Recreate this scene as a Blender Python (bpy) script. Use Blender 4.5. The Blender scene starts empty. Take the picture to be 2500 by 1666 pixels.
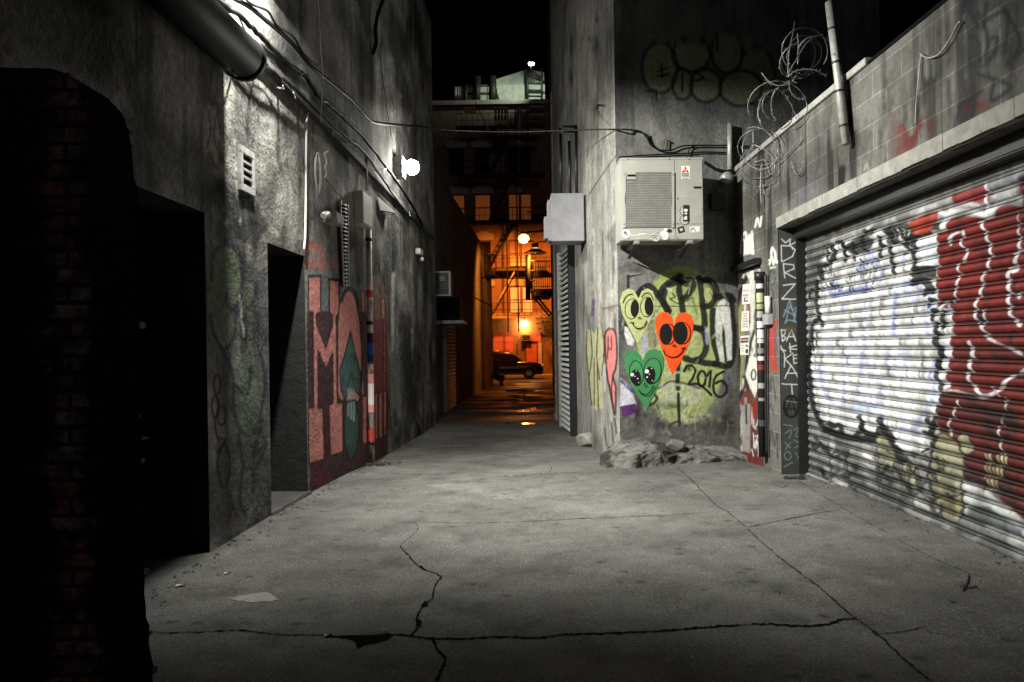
import bpy, bmesh, math, random
import numpy as np
from mathutils import Vector, Matrix
random.seed(7)
S = bpy.context.scene
C = S.collection
FOC, CX, HY, CAMZ, ROLL = 1667.0, 1250.0, 850.0, 1.5, 0.0157
cr, sr = math.cos(ROLL), math.sin(ROLL)

# ------------------------------------------------------------------ geometry of the view
def ray(px, py):
    u, v = (px - CX) / FOC, -(py - HY) / FOC
    return (u * cr + v * sr, 1.0, -u * sr + v * cr)

def project(x, y, z):
    u, v = x / y, (z - CAMZ) / y
    return CX + FOC * (u * cr - v * sr), HY - FOC * (u * sr + v * cr)

def at_y(px, py, y):
    r = ray(px, py)
    return Vector((r[0] * y, y, CAMZ + r[2] * y))

def gz(y):
    return float(np.interp(y, [-20, 6.5, 7.5, 8.6, 9.8, 11.5, 14, 21, 36, 44, 90],
                           [0, 0, -.015, -.05, -.12, -.17, -.19, -.22, -.45, -.48, -.48]))

def on_ground(px, py, up=0.0):
    y = 5.0
    r = ray(px, py)
    for _ in range(40):
        y = (gz(y) + up - CAMZ) / r[2]
    return Vector((r[0] * y, y, gz(y) + up))

def ZM(ox, oy, s):
    return lambda *pts: [(ox + a / s, oy + b / s) for a, b in pts]

class Plane:
    """upright plane: x,y plan point, plan direction, normal pointing into the alley"""
    def __init__(self, p0, p1, nsign):
        self.p0 = Vector((p0[0], p0[1], 0))
        d = Vector((p1[0] - p0[0], p1[1] - p0[1], 0)); self.len = d.length
        self.d = d.normalized()
        self.n = Vector((-self.d.y, self.d.x, 0)) * nsign
    def at(self, px, py, off=0.0):
        r = Vector(ray(px, py)); o = Vector((0, 0, CAMZ))
        t = (self.p0 + self.n * off - o).dot(self.n) / r.dot(self.n)
        return o + r * t
    def sz(self, px, py, off=0.0):
        p = self.at(px, py, off)
        return (p - self.p0).dot(self.d), p.z
    def w(self, s, z, off=0.0):
        p = self.p0 + self.d * s + self.n * off
        return Vector((p.x, p.y, z))

def yx(x0, sl):                     # x = x0 + sl*y
    return lambda y: x0 + sl * y
fL = yx(-2.573, .0546); fR = yx(3.06, .01); fS = yx(1.979, -.06); fL2 = yx(-2.783, .048); fR2 = yx(0.146, .0546); fH = yx(3.38, .01)
PL = Plane((fL(1.0), 1.0), (fL(15.2), 15.2), -1)          # s = along +y
PR = Plane((fR(1.0), 1.0), (fR(9.6), 9.6), 1)
PF = Plane((1.43, 9.15), (3.155, 9.55), -1)
PS = Plane((1.43, 9.15), (fS(16), 16.0), 1)
PL2 = Plane((fL2(15.3), 15.3), (fL2(36.4), 36.4), -1)
PR2 = Plane((fR2(16), 16.0), (fR2(36), 36.0), 1)
PH = Plane((fH(1.0), 1.0), (fH(8.0), 8.0), 1)             # curtain of the wide shutter
PJ = Plane((fR(8.0), 8.0), (3.50, 8.0), -1)               # return of the garage opening
PB = Plane((-14, 48.0), (14, 48.0), -1)                   # far facade
for q in (PL, PR, PF, PS, PL2, PR2, PH, PJ, PB):           # normals must look to the camera side
    pass
if PL.n.x < 0: PL.n = -PL.n
if PL2.n.x < 0: PL2.n = -PL2.n
for q in (PR, PS, PR2, PH):
    if q.n.x > 0: q.n = -q.n
for q in (PF, PJ, PB):
    if q.n.y > 0: q.n = -q.n

# ------------------------------------------------------------------ noise + paint raster
RNG = np.random.default_rng(11)
TAB = RNG.random((8, 256, 256))
def vnoise(x, y, k=0):
    t = TAB[k % 8]
    xi = np.floor(x).astype(int); yi = np.floor(y).astype(int)
    fx = x - xi; fy = y - yi
    fx = fx * fx * (3 - 2 * fx); fy = fy * fy * (3 - 2 * fy)
    a = t[xi % 256, yi % 256]; b = t[(xi + 1) % 256, yi % 256]
    c = t[xi % 256, (yi + 1) % 256]; d = t[(xi + 1) % 256, (yi + 1) % 256]
    return (a * (1 - fx) + b * fx) * (1 - fy) + (c * (1 - fx) + d * fx) * fy
def fbm(x, y, o=4, k=0):
    r = 0; a = .5; n = 0
    for i in range(o):
        r = r + a * vnoise(x * 2 ** i + 17.3 * i, y * 2 ** i + 5.1 * i, k + i); n += a; a *= .5
    return r / n
def sstep(a, b, x):
    t = np.clip((x - a) / (b - a), 0, 1); return t * t * (3 - 2 * t)

def smooth(pts, n=6, closed=False):
    if len(pts) < 3: return list(pts)
    p = list(pts); out = []
    m = len(p)
    rng = range(m if closed else m - 1)
    for i in rng:
        if closed: a, b, c, d = p[i - 1], p[i], p[(i + 1) % m], p[(i + 2) % m]
        else: a, b, c, d = p[max(i - 1, 0)], p[i], p[i + 1], p[min(i + 2, m - 1)]
        for k in range(n):
            t = k / n
            out.append(tuple(.5 * (2 * b[j] + (c[j] - a[j]) * t + (2 * a[j] - 5 * b[j] + 4 * c[j] - d[j]) * t * t +
                                   (3 * b[j] - a[j] - 3 * c[j] + d[j]) * t ** 3) for j in range(len(b))))
    if not closed: out.append(tuple(p[-1]))
    return out

def ell(cx, cy, rx, ry, n=28, rot=0.0, a0=0.0, a1=2 * math.pi):
    o = []
    full = abs(a1 - a0 - 2 * math.pi) < 1e-6
    for i in range(n if full else n + 1):
        a = a0 + (a1 - a0) * i / n
        x, y = rx * math.cos(a), ry * math.sin(a)
        o.append((cx + x * math.cos(rot) - y * math.sin(rot), cy + x * math.sin(rot) + y * math.cos(rot)))
    return o

def lin(c):
    c = np.asarray(c, float) / 255.0
    return np.where(c <= .04045, c / 12.92, ((c + .055) / 1.055) ** 2.4)

class Painter:
    def __init__(self, px, py, a, b, base):
        self.px0, self.py0 = px, py
        self.a, self.b = a, b
        self.px = px + 2.2 * (fbm(a * 14, b * 14, 3, 1) - .5); self.py = py + 2.2 * (fbm(a * 14, b * 14, 3, 4) - .5)
        self.c = np.tile(np.asarray(base, float), (len(px), 1)) if np.ndim(base) == 1 else base
    def mul(self, f): self.c *= f[:, None]
    def mix(self, idx, col, al):
        self.c[idx] = self.c[idx] * (1 - al[:, None]) + np.asarray(col, float)[None, :] * al[:, None]
    def _sub(self, pts, pad):
        q = np.asarray(pts, float)
        lo = q.min(0) - pad; hi = q.max(0) + pad
        return np.nonzero((self.px > lo[0]) & (self.px < hi[0]) & (self.py > lo[1]) & (self.py < hi[1]))[0], q
    def _dist(self, idx, q, closed):
        x, y = self.px[idx], self.py[idx]
        d = np.full(len(idx), 1e9); m = len(q)
        for i in range(m if closed else m - 1):
            ax, ay = q[i]; bx, by = q[(i + 1) % m]
            vx, vy = bx - ax, by - ay; L = vx * vx + vy * vy + 1e-9
            t = np.clip(((x - ax) * vx + (y - ay) * vy) / L, 0, 1)
            d = np.minimum(d, (x - ax - t * vx) ** 2 + (y - ay - t * vy) ** 2)
        return np.sqrt(d)
    def stroke(self, pts, w, col, al=1.0, soft=2.0, sm=True, closed=False, wear=0.0):
        if len(pts) < 2: return
        p = smooth(pts, 5, closed) if sm else pts
        idx, q = self._sub(p, w + soft)
        if not len(idx): return
        d = self._dist(idx, q, closed)
        a = np.clip((w / 2 + soft / 2 - d) / soft, 0, 1) * al
        if wear: a = a * sstep(wear - .25, wear + .1, fbm(self.a[idx] * 9, self.b[idx] * 9, 3, 2))
        self.mix(idx, lin(col), a)
    def poly(self, pts, col, al=1.0, soft=2.0, sm=False, wear=0.0):
        p = smooth(pts, 5, True) if sm else pts
        idx, q = self._sub(p, soft + 1)
        if not len(idx): return
        x, y = self.px[idx], self.py[idx]
        ins = np.zeros(len(idx), bool); m = len(q)
        for i in range(m):
            ax, ay = q[i]; bx, by = q[(i + 1) % m]
            if ay == by: continue
            c = ((ay > y) != (by > y)) & (x < (bx - ax) * (y - ay) / (by - ay) + ax)
            ins ^= c
        d = self._dist(idx, q, True) * np.where(ins, 1, -1)
        a = np.clip((d + soft / 2) / soft, 0, 1) * al
        if wear: a = a * sstep(wear - .25, wear + .1, fbm(self.a[idx] * 9, self.b[idx] * 9, 3, 2))
        self.mix(idx, lin(col), a)
    def blob(self, cx, cy, rx, ry, col, al=1.0, noise=0.0):
        idx = np.nonzero((abs(self.px - cx) < rx * 2) & (abs(self.py - cy) < ry * 2))[0]
        if not len(idx): return
        r = ((self.px[idx] - cx) / rx) ** 2 + ((self.py[idx] - cy) / ry) ** 2
        a = np.exp(-r * 1.6) * al
        if noise: a = a * sstep(.5 - noise * .5, .5 + noise * .3, fbm(self.a[idx] * 7, self.b[idx] * 7, 4, 3))
        self.mix(idx, lin(col), np.clip(a, 0, 1))

# ------------------------------------------------------------------ object helpers
ORG = {}
def tag(o, label=None, cat=None, group=None, kind=None):
    if label: o['label'] = label
    if cat: o['category'] = cat
    if group: o['group'] = group
    if kind: o['kind'] = kind
    return o
def thing(name, loc, label, cat, group=None):
    o = bpy.data.objects.new(name, None); C.objects.link(o); o.location = loc
    o.empty_display_size = .2
    ORG[o.name] = Vector(loc)
    return tag(o, label, cat, group)
def link(name, me, mats, parent=None):
    o = bpy.data.objects.new(name, me); C.objects.link(o)
    for m in (mats if isinstance(mats, (list, tuple)) else [mats]): me.materials.append(m)
    if parent is not None:
        o.parent = parent; ORG[o.name] = ORG[parent.name]
        me.transform(Matrix.Translation(-ORG[parent.name]))
    else: ORG[o.name] = Vector((0, 0, 0))
    return o

class MB:
    def __init__(self): self.v = []; self.f = []; self.m = []; self.mi = 0; self.sm = []; self.smooth = False; self.col = []; self.cc = (.5, .5, .5)
    def vert(self, p): self.v.append(tuple(p)); return len(self.v) - 1
    def face(self, idx): self.f.append(tuple(idx)); self.m.append(self.mi); self.sm.append(self.smooth); self.col.append(self.cc)
    def poly(self, pts): self.face([self.vert(p) for p in pts])
    def hexa(self, p):       # 8 points: bottom 4 then top 4
        i = [self.vert(q) for q in p]
        for f in ((3, 2, 1, 0), (4, 5, 6, 7), (0, 1, 5, 4), (1, 2, 6, 5), (2, 3, 7, 6), (3, 0, 4, 7)): self.face([i[k] for k in f])
    def box(self, lo, hi):
        x0, y0, z0 = lo; x1, y1, z1 = hi
        self.hexa([(x0, y0, z0), (x1, y0, z0), (x1, y1, z0), (x0, y1, z0), (x0, y0, z1), (x1, y0, z1), (x1, y1, z1), (x0, y1, z1)])
    def pbox(self, pl, s0, s1, z0, z1, o0, o1):
        self.hexa([pl.w(s0, z0, o0), pl.w(s1, z0, o0), pl.w(s1, z0, o1), pl.w(s0, z0, o1), pl.w(s0, z1, o0), pl.w(s1, z1, o0), pl.w(s1, z1, o1), pl.w(s0, z1, o1)])
    def tube(self, pts, r, n=8, closed=False, cap=True):
        pts = [Vector(p) for p in pts]; m = len(pts); rings = []
        up = None
        for i, p in enumerate(pts):
            a = pts[i - 1] if (i > 0 or closed) else p
            b = pts[(i + 1) % m] if (i < m - 1 or closed) else p
            t = (b - a).normalized()
            if up is None:
                up = Vector((0, 0, 1)) if abs(t.z) < .9 else Vector((1, 0, 0))
            x = t.cross(up)
            if x.length < 1e-4: x = t.cross(Vector((0.3, 1, .2)))
            x.normalize(); y = x.cross(t).normalized(); up = y
            rr = r[i] if isinstance(r, (list, tuple)) else r
            rings.append([self.vert(p + x * (rr * math.cos(2 * math.pi * k / n)) + y * (rr * math.sin(2 * math.pi * k / n))) for k in range(n)])
        s = self.smooth; self.smooth = True
        for i in range(m if closed else m - 1):
            A, B = rings[i], rings[(i + 1) % m]
            for k in range(n): self.face((A[k], A[(k + 1) % n], B[(k + 1) % n], B[k]))
        self.smooth = s
        if cap and not closed: self.face(rings[0][::-1]); self.face(rings[-1])
    def lathe(self, c, axis, prof, n=20):
        axis = Vector(axis).normalized(); c = Vector(c)
        x = axis.cross(Vector((0, 0, 1)) if abs(axis.z) < .9 else Vector((1, 0, 0))).normalized(); y = axis.cross(x)
        rings = [[self.vert(c + axis * h + x * (r * math.cos(2 * math.pi * k / n)) + y * (r * math.sin(2 * math.pi * k / n))) for k in range(n)] for h, r in prof]
        s = self.smooth; self.smooth = True
        for A, B in zip(rings, rings[1:]):
            for k in range(n): self.face((A[k], A[(k + 1) % n], B[(k + 1) % n], B[k]))
        self.smooth = s
        self.face(rings[0][::-1]); self.face(rings[-1])
    def prism(self, a, b):           # two matching loops
        ia = [self.vert(p) for p in a]; ib = [self.vert(p) for p in b]; n = len(a)
        for k in range(n): self.face((ia[k], ia[(k + 1) % n], ib[(k + 1) % n], ib[k]))
        self.face(ia[::-1]); self.face(ib)
    def build(self, name, mat, parent=None, bevel=0.0, colour=False):
        me = bpy.data.meshes.new(name); me.from_pydata(self.v, [], self.f); me.update()
        for p, mi, sm in zip(me.polygons, self.m, self.sm): p.material_index = mi; p.use_smooth = sm
        if colour:
            at = me.color_attributes.new('Col', 'FLOAT_COLOR', 'CORNER')
            arr = []
            for p, cc in zip(me.polygons, self.col): arr += list(cc) * 0 + [x for _ in p.vertices for x in (cc[0], cc[1], cc[2], 1.0)]
            at.data.foreach_set('color', np.asarray(arr, np.float32))
        bm = bmesh.new(); bm.from_mesh(me)
        bmesh.ops.recalc_face_normals(bm, faces=bm.faces) if not colour else None
        if bevel:
            es = [e for e in bm.edges if len(e.link_faces) == 2 and e.calc_face_angle(0) > .7]
            bmesh.ops.bevel(bm, geom=es, offset=bevel, segments=2, affect='EDGES', clamp_overlap=True)
        bm.to_mesh(me); bm.free()
        return link(name, me, mat, parent)

# flat art: coloured polygons lying on an upright plane (posters, stickers, signs)
class Art:
    def __init__(self, pl, off): self.pl, self.off, self.mb, self.k = pl, off, MB(), 0
    def P(self, q, k): return self.pl.at(q[0], q[1], self.off + k * .0012)
    def poly(self, pts, col, sm=False, lift=1):
        self.k += lift
        p = smooth(pts, 6, True) if sm else pts
        self.mb.cc = tuple(lin(col))
        P3 = [self.P(q, self.k) for q in p]
        self.mb.poly(P3)
        return self
    def stroke(self, pts, w, col, sm=True, closed=False):
        self.k += 1
        p = smooth(pts, 6, closed) if sm else list(pts)
        if closed: p = p + [p[0], p[1]]
        self.mb.cc = tuple(lin(col))
        n = len(p); L = []; R = []
        for i in range(n):
            a = p[max(i - 1, 0)]; b = p[min(i + 1, n - 1)]
            if closed and i == 0: a = p[-3]
            tx, ty = b[0] - a[0], b[1] - a[1]; l = math.hypot(tx, ty) + 1e-9
            wd = w * (.55 + .45 * min(1, min(i, n - 1 - i) / 2.0)) if not closed else w
            L.append(self.P((p[i][0] - ty / l * wd / 2, p[i][1] + tx / l * wd / 2), self.k)); R.append(self.P((p[i][0] + ty / l * wd / 2, p[i][1] - tx / l * wd / 2), self.k))
        for i in range(n - 1): self.mb.poly([L[i], L[i + 1], R[i + 1], R[i]])
        return self
    def slab(self, pts, col, thick, sm=False):       # body with real thickness, front at layer 0
        p = smooth(pts, 6, True) if sm else pts
        self.mb.cc = tuple(lin(col))
        a = [self.P(q, 0) for q in p]; b = [x - self.pl.n * thick for x in a]
        ia = [self.mb.vert(x) for x in a]; ib = [self.mb.vert(x) for x in b]; n = len(p)
        self.mb.face(ia); self.mb.face(ib[::-1])
        for k in range(n): self.mb.face((ia[k], ib[k], ib[(k + 1) % n], ia[(k + 1) % n]))
        return self
    def text(self, s, c, h, col, ang=0.0, wide=None):      # c: centre in px, h: letter height px
        self.k += 1
        cu = bpy.data.curves.new('lettering', 'FONT'); cu.body = s; cu.align_x = 'CENTER'; cu.align_y = 'CENTER'; cu.size = 1.0; cu.resolution_u = 2
        ob = bpy.data.objects.new('lettering', cu); C.objects.link(ob)
        dg = bpy.context.evaluated_depsgraph_get(); me = bpy.data.meshes.new_from_object(ob.evaluated_get(dg))
        vs = [v.co.copy() for v in me.vertices]; fs = [tuple(p.vertices) for p in me.polygons]
        bpy.data.objects.remove(ob); bpy.data.meshes.remove(me); bpy.data.curves.remove(cu)
        if not vs: return self
        sx = h / .7
        if wide: sx = wide / (max(v.x for v in vs) - min(v.x for v in vs))
        self.mb.cc = tuple(lin(col)); b = len(self.mb.v)
        for v in vs:
            x, y = v.x * sx, -v.y * h / .7
            self.mb.vert(self.P((c[0] + x * math.cos(ang) - y * math.sin(ang), c[1] + x * math.sin(ang) + y * math.cos(ang)), self.k))
        for f in fs: self.mb.face([b + i for i in f])
        return self
    def build(self, name, parent=None, mat=None): return self.mb.build(name, mat or M['paint'], parent, colour=True)

# ------------------------------------------------------------------ materials
M = {}
def newmat(name):
    m = bpy.data.materials.new(name); m.use_nodes = True
    nt = m.node_tree; nt.nodes.clear()
    o = nt.nodes.new('ShaderNodeOutputMaterial'); b = nt.nodes.new('ShaderNodeBsdfPrincipled')
    nt.links.new(b.outputs[0], o.inputs[0])
    return m, nt, b
def N(nt, t, **kw):
    n = nt.nodes.new('ShaderNode' + t)
    for k, v in kw.items():
        if k in n.inputs: n.inputs[k].default_value = v
        else: setattr(n, k, v)
    return n
def noise_tex(nt, co, scale, detail=4, rough=.6, stretch=None):
    if stretch:
        mp = N(nt, 'Mapping'); mp.inputs['Scale'].default_value = stretch; nt.links.new(co, mp.inputs[0]); co = mp.outputs[0]
    n = N(nt, 'TexNoise', Scale=scale, Detail=detail, Roughness=rough); nt.links.new(co, n.inputs['Vector'])
    return n.outputs['Fac']
def ramp(nt, fac, lo, hi, a=0.0, b=1.0):
    r = N(nt, 'MapRange'); r.inputs[1].default_value = lo; r.inputs[2].default_value = hi; r.inputs[3].default_value = a; r.inputs[4].default_value = b
    nt.links.new(fac, r.inputs[0]); return r.outputs[0]
def mulcol(nt, col, fac, blend='MULTIPLY'):
    x = N(nt, 'Mix', data_type='RGBA', blend_type=blend); x.inputs[0].default_value = 1
    nt.links.new(col, x.inputs[6]); nt.links.new(fac, x.inputs[7]); return x.outputs[2]
def mixcol(nt, fac, ca, cb):
    x = N(nt, 'Mix', data_type='RGBA'); nt.links.new(fac, x.inputs[0])
    for sock, c in ((6, ca), (7, cb)):
        if isinstance(c, tuple): x.inputs[sock].default_value = (*c, 1)
        else: nt.links.new(c, x.inputs[sock])
    return x.outputs[2]
def add_bump(nt, b, h, strength, dist, prev=None):
    n = N(nt, 'Bump', Strength=strength, Distance=dist); nt.links.new(h, n.inputs['Height'])
    if prev: nt.links.new(prev, n.inputs['Normal'])
    nt.links.new(n.outputs[0], b.inputs['Normal']); return n.outputs[0]

def wallmat(name, rough=.9, b1=.5, b2=.5, d1=.03, d2=.008, s1=5, s2=45, lo=.7, hi=1.2, brick=None, spec=.3):
    m, nt, b = newmat(name)
    co = N(nt, 'TexCoord').outputs['Object']
    at = N(nt, 'Attribute', attribute_name='Col')
    n1 = noise_tex(nt, co, 18, 8, .7); col = mulcol(nt, at.outputs['Color'], ramp(nt, n1, .3, .7, lo, hi))
    n3 = noise_tex(nt, co, s1, 6, .65); n2 = noise_tex(nt, co, s2, 5, .7)
    p = add_bump(nt, b, n3, b1, d1); p = add_bump(nt, b, n2, b2, d2, p)
    if brick:
        sx = N(nt, 'SeparateXYZ'); nt.links.new(co, sx.inputs[0]); mp = N(nt, 'CombineXYZ'); nt.links.new(sx.outputs[1], mp.inputs[0]); nt.links.new(sx.outputs[2], mp.inputs[1])
        bt = N(nt, 'TexBrick', offset=.5); bt.inputs['Color1'].default_value = (1, 1, 1, 1); bt.inputs['Color2'].default_value = brick.get('c2', (.85, .85, .85, 1)); bt.inputs['Mortar'].default_value = brick['mortar']
        bt.inputs['Scale'].default_value = 1; bt.inputs['Mortar Size'].default_value = brick['ms']; bt.inputs['Brick Width'].default_value = brick['w']; bt.inputs['Row Height'].default_value = brick['h']; bt.inputs['Mortar Smooth'].default_value = .3
        nt.links.new(mp.outputs[0], bt.inputs[0])
        col = mulcol(nt, col, bt.outputs['Color'])
        inv = ramp(nt, bt.outputs['Fac'], 0, 1, 1, 0)
        add_bump(nt, b, inv, brick.get('b', .6), .012, p)
    nt.links.new(col, b.inputs['Base Color'])
    b.inputs['Roughness'].default_value = rough; b.inputs['Specular IOR Level'].default_value = spec
    M[name] = m; return m

def plainmat(name, col, rough=.6, metal=0.0, var=.25, vs=9.0, bump=.15, bs=40, rust=None, emit=None, es=0.0, spec=.5, stretch=None):
    m, nt, b = newmat(name)
    co = N(nt, 'TexCoord').outputs['Object']
    n1 = noise_tex(nt, co, vs, 6, .65, stretch)
    rgb = N(nt, 'RGB'); rgb.outputs[0].default_value = (*col, 1)
    c = mulcol(nt, rgb.outputs[0], ramp(nt, n1, .3, .7, 1 - var, 1 + var * .6))
    if rust:
        n2 = noise_tex(nt, co, rust[1], 5, .7, rust[3] if len(rust) > 3 else None)
        c = mixcol(nt, ramp(nt, n2, rust[2], rust[2] + .08), c, rust[0])
    nt.links.new(c, b.inputs['Base Color'])
    b.inputs['Roughness'].default_value = rough; b.inputs['Metallic'].default_value = metal; b.inputs['Specular IOR Level'].default_value = spec
    if bump: add_bump(nt, b, noise_tex(nt, co, bs, 5, .6), bump, .006)
    if emit:
        b.inputs['Emission Color'].default_value = (*emit, 1); b.inputs['Emission Strength'].default_value = es
    M[name] = m; return m

wallmat('stucco', b1=.85, b2=.9, d1=.09, d2=.016, s1=4.5, s2=28, lo=.55, hi=1.25)
wallmat('plaster', b1=.6, b2=.6, d1=.05, d2=.012, s1=5, s2=32, lo=.6, hi=1.22)
wallmat('block', b1=.35, b2=.6, d1=.02, d2=.006, s1=5, s2=70, lo=.72, hi=1.2,
        brick=dict(rot=(0, math.radians(-90), 0), mortar=(1.55, 1.53, 1.45, 1), ms=.007, w=.44, h=.225, c2=(.88, .88, .88, 1), b=.5))
wallmat('paint', rough=.7, b1=.1, b2=.25, d1=.01, d2=.002, s2=60, lo=.86, hi=1.08)
wallmat('heartpaint', rough=.8, b1=.35, b2=.6, d1=.03, d2=.008, s2=40, lo=.74, hi=1.1)
wallmat('shutterpaint', rough=.55, b1=.15, b2=.15, d1=.006, d2=.002, s2=80, lo=.8, hi=1.1, spec=.4)
wallmat('jambpaint', rough=.75, b1=.2, b2=.3, d1=.01, d2=.003, lo=.7, hi=1.2)
plainmat('black_metal', (.012, .012, .013), .45, 0, .3, bump=.1)
plainmat('duct', (.003, .003, .003), .6, .0, .3, bump=.12, spec=.06)
plainmat('ledge_dark', (.055, .053, .05), .8, 0, .4, 9, .5)
plainmat('soffit', (.10, .098, .09), .95, 0, .4, 8, .5)
plainmat('slat_grey', (.68, .68, .65), .5, .1, .25, 6, .1, rust=((.2, .2, .19), 9, .62))
plainmat('cable', (.004, .004, .004), .6, 0, .2, bump=.05, spec=.25)
plainmat('wire_white', (.62, .62, .56), .5, 0, .2, bump=.05)
plainmat('steel', (.42, .42, .40), .4, .7, .3, bump=.1)
plainmat('wire_dull', (.24, .24, .23), .4, .3, .4, 20, 0)
plainmat('galv', (.35, .35, .33), .5, .3, .35, rust=((.12, .06, .03), 14, .6), bump=.1)
plainmat('box_grey', (.30, .30, .31), .55, .0, .18, 5, .08, rust=((.16, .13, .11), 9, .68))
plainmat('box_beige', (.52, .51, .45), .6, 0, .2, 6, .1, rust=((.2, .14, .09), 12, .64))
plainmat('pipe_rusty', (.50, .47, .40), .6, 0, .3, 6, .2, rust=((.22, .09, .03), 7, .54, (1, 1, .35)))
plainmat('ac_paint', (.255, .255, .222), .5, 0, .10, 4, .06, rust=((.38, .36, .30), 8, .64))
plainmat('grille', (.055, .055, .05), .5, .3, .3, bump=0)
plainmat('grille_wire', (.33, .33, .30), .5, .2, .2, bump=0)
plainmat('dark_void', (.008, .008, .008), .9, 0, .3, spec=.1)
plainmat('door_dark', (.02, .019, .018), .6, 0, .5, 6, .3)
plainmat('stone', (.29, .285, .255), .95, 0, .45, 6, .9, 16, rust=((.10, .10, .09), 5, .58))
plainmat('footing', (.145, .143, .13), .95, 0, .6, 5, .8, 20, rust=((.035, .035, .032), 3.2, .5), spec=.15)
plainmat('stonelight', (.24, .236, .215), .95, 0, .4, 7, .8, 20, rust=((.14, .13, .12), 6, .6))
plainmat('conc_band', (.25, .245, .22), .9, 0, .35, 8, .7, 22, rust=((.08, .07, .06), 9, .62))
plainmat('flashing', (.34, .34, .31), .6, .2, .25, 8, .2)
plainmat('debris', (.02, .02, .018), .8, 0, .5, 12, .5)
plainmat('paper', (.5, .49, .45), .8, 0, .15)
plainmat('car_paint', (.008, .008, .009), .18, .2, .1, bump=0, spec=.6)
plainmat('car_glass', (.01, .01, .012), .06, 0, .1, bump=0, spec=.8)
plainmat('rubber', (.012, .012, .012), .8, 0, .2)
plainmat('alloy', (.6, .6, .6), .3, .8, .1, bump=0)
plainmat('chrome', (.75, .75, .75), .15, 1, .05, bump=0)
plainmat('headlamp', (.6, .6, .62), .1, .2, .05, bump=0)
plainmat('cloth_dark', (.012, .012, .016), .9, 0, .3)
plainmat('skin', (.28, .16, .11), .6, 0, .1)
plainmat('hair', (.01, .008, .007), .7, 0, .3)
plainmat('far_brick', (.22, .15, .11), .9, 0, .35, 3, .5, 10)
plainmat('far_stone', (.42, .37, .30), .85, 0, .25, 4, .3)
plainmat('far_white', (.50, .53, .45), .9, 0, .35, 2, .6, 6)
plainmat('far_frame', (.10, .06, .04), .7)
plainmat('iron', (.012, .011, .010), .6, .2, .3)
plainmat('pink_panel', (.50, .16, .14), .7, 0, .25, 3)
plainmat('mauve', (.42, .20, .40), .7, 0, .3, 3)
plainmat('leaf', (.10, .13, .03), .7, 0, .5, 8, 0)
plainmat('lamp_hot', (.9, .9, .85), .5, 0, 0, bump=0, emit=(1, .98, .92), es=220)
plainmat('lamp_lens', (.9, .9, .85), .5, 0, 0, bump=0, emit=(1, .98, .92), es=4)
plainmat('lamp_orange', (.9, .7, .4), .5, 0, 0, bump=0, emit=(1, .50, .12), es=7)
plainmat('lamp_warm', (.9, .8, .6), .5, 0, 0, bump=0, emit=(1, .55, .18), es=7)
plainmat('lamp_roof', (.9, .95, .85), .5, 0, 0, bump=0, emit=(.9, 1, .85), es=12)
plainmat('win_warm', (.3, .2, .1), .3, 0, .15, 2, 0, emit=(1, .40, .08), es=.9)
plainmat('win_dim', (.2, .1, .05), .3, 0, .3, 2, 0, emit=(1, .25, .05), es=.09)
plainmat('win_dark', (.01, .01, .012), .1, 0, .2, bump=0, spec=.7)

def brickmat():
    m, nt, b = newmat('old_brick')
    co = N(nt, 'TexCoord').outputs['Object']
    n1 = noise_tex(nt, co, 8, 6, .7)
    mp = N(nt, 'Mapping'); mp.inputs['Rotation'].default_value = (math.radians(90), 0, 0); nt.links.new(co, mp.inputs[0])
    bt = N(nt, 'TexBrick', offset=.5); bt.inputs['Color1'].default_value = (.42, .14, .08, 1); bt.inputs['Color2'].default_value = (.40, .30, .24, 1); bt.inputs['Mortar'].default_value = (.05, .045, .04, 1)
    bt.inputs['Scale'].default_value = 1; bt.inputs['Mortar Size'].default_value = .009; bt.inputs['Brick Width'].default_value = .20; bt.inputs['Row Height'].default_value = .068
    nt.links.new(mp.outputs[0], bt.inputs[0])
    # tar-black paint left over most of the brick, worn through in a ragged upright streak
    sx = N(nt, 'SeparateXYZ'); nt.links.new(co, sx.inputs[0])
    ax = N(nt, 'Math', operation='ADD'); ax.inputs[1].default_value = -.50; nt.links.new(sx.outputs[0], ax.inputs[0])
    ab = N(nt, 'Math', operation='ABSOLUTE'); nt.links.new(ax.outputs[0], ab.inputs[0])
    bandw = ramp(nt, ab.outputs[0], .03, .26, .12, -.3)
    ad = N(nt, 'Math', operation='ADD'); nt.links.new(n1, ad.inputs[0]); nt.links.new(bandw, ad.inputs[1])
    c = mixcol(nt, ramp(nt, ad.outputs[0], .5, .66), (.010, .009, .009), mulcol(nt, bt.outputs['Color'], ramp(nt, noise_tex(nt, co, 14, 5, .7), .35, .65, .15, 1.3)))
    nt.links.new(c, b.inputs['Base Color']); b.inputs['Roughness'].default_value = .6
    p = add_bump(nt, b, ramp(nt, bt.outputs['Fac'], 0, 1, 1, 0), .8, .012)
    add_bump(nt, b, noise_tex(nt, co, 40, 5, .7), .5, .006, p)
    M['old_brick'] = m
brickmat()

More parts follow.
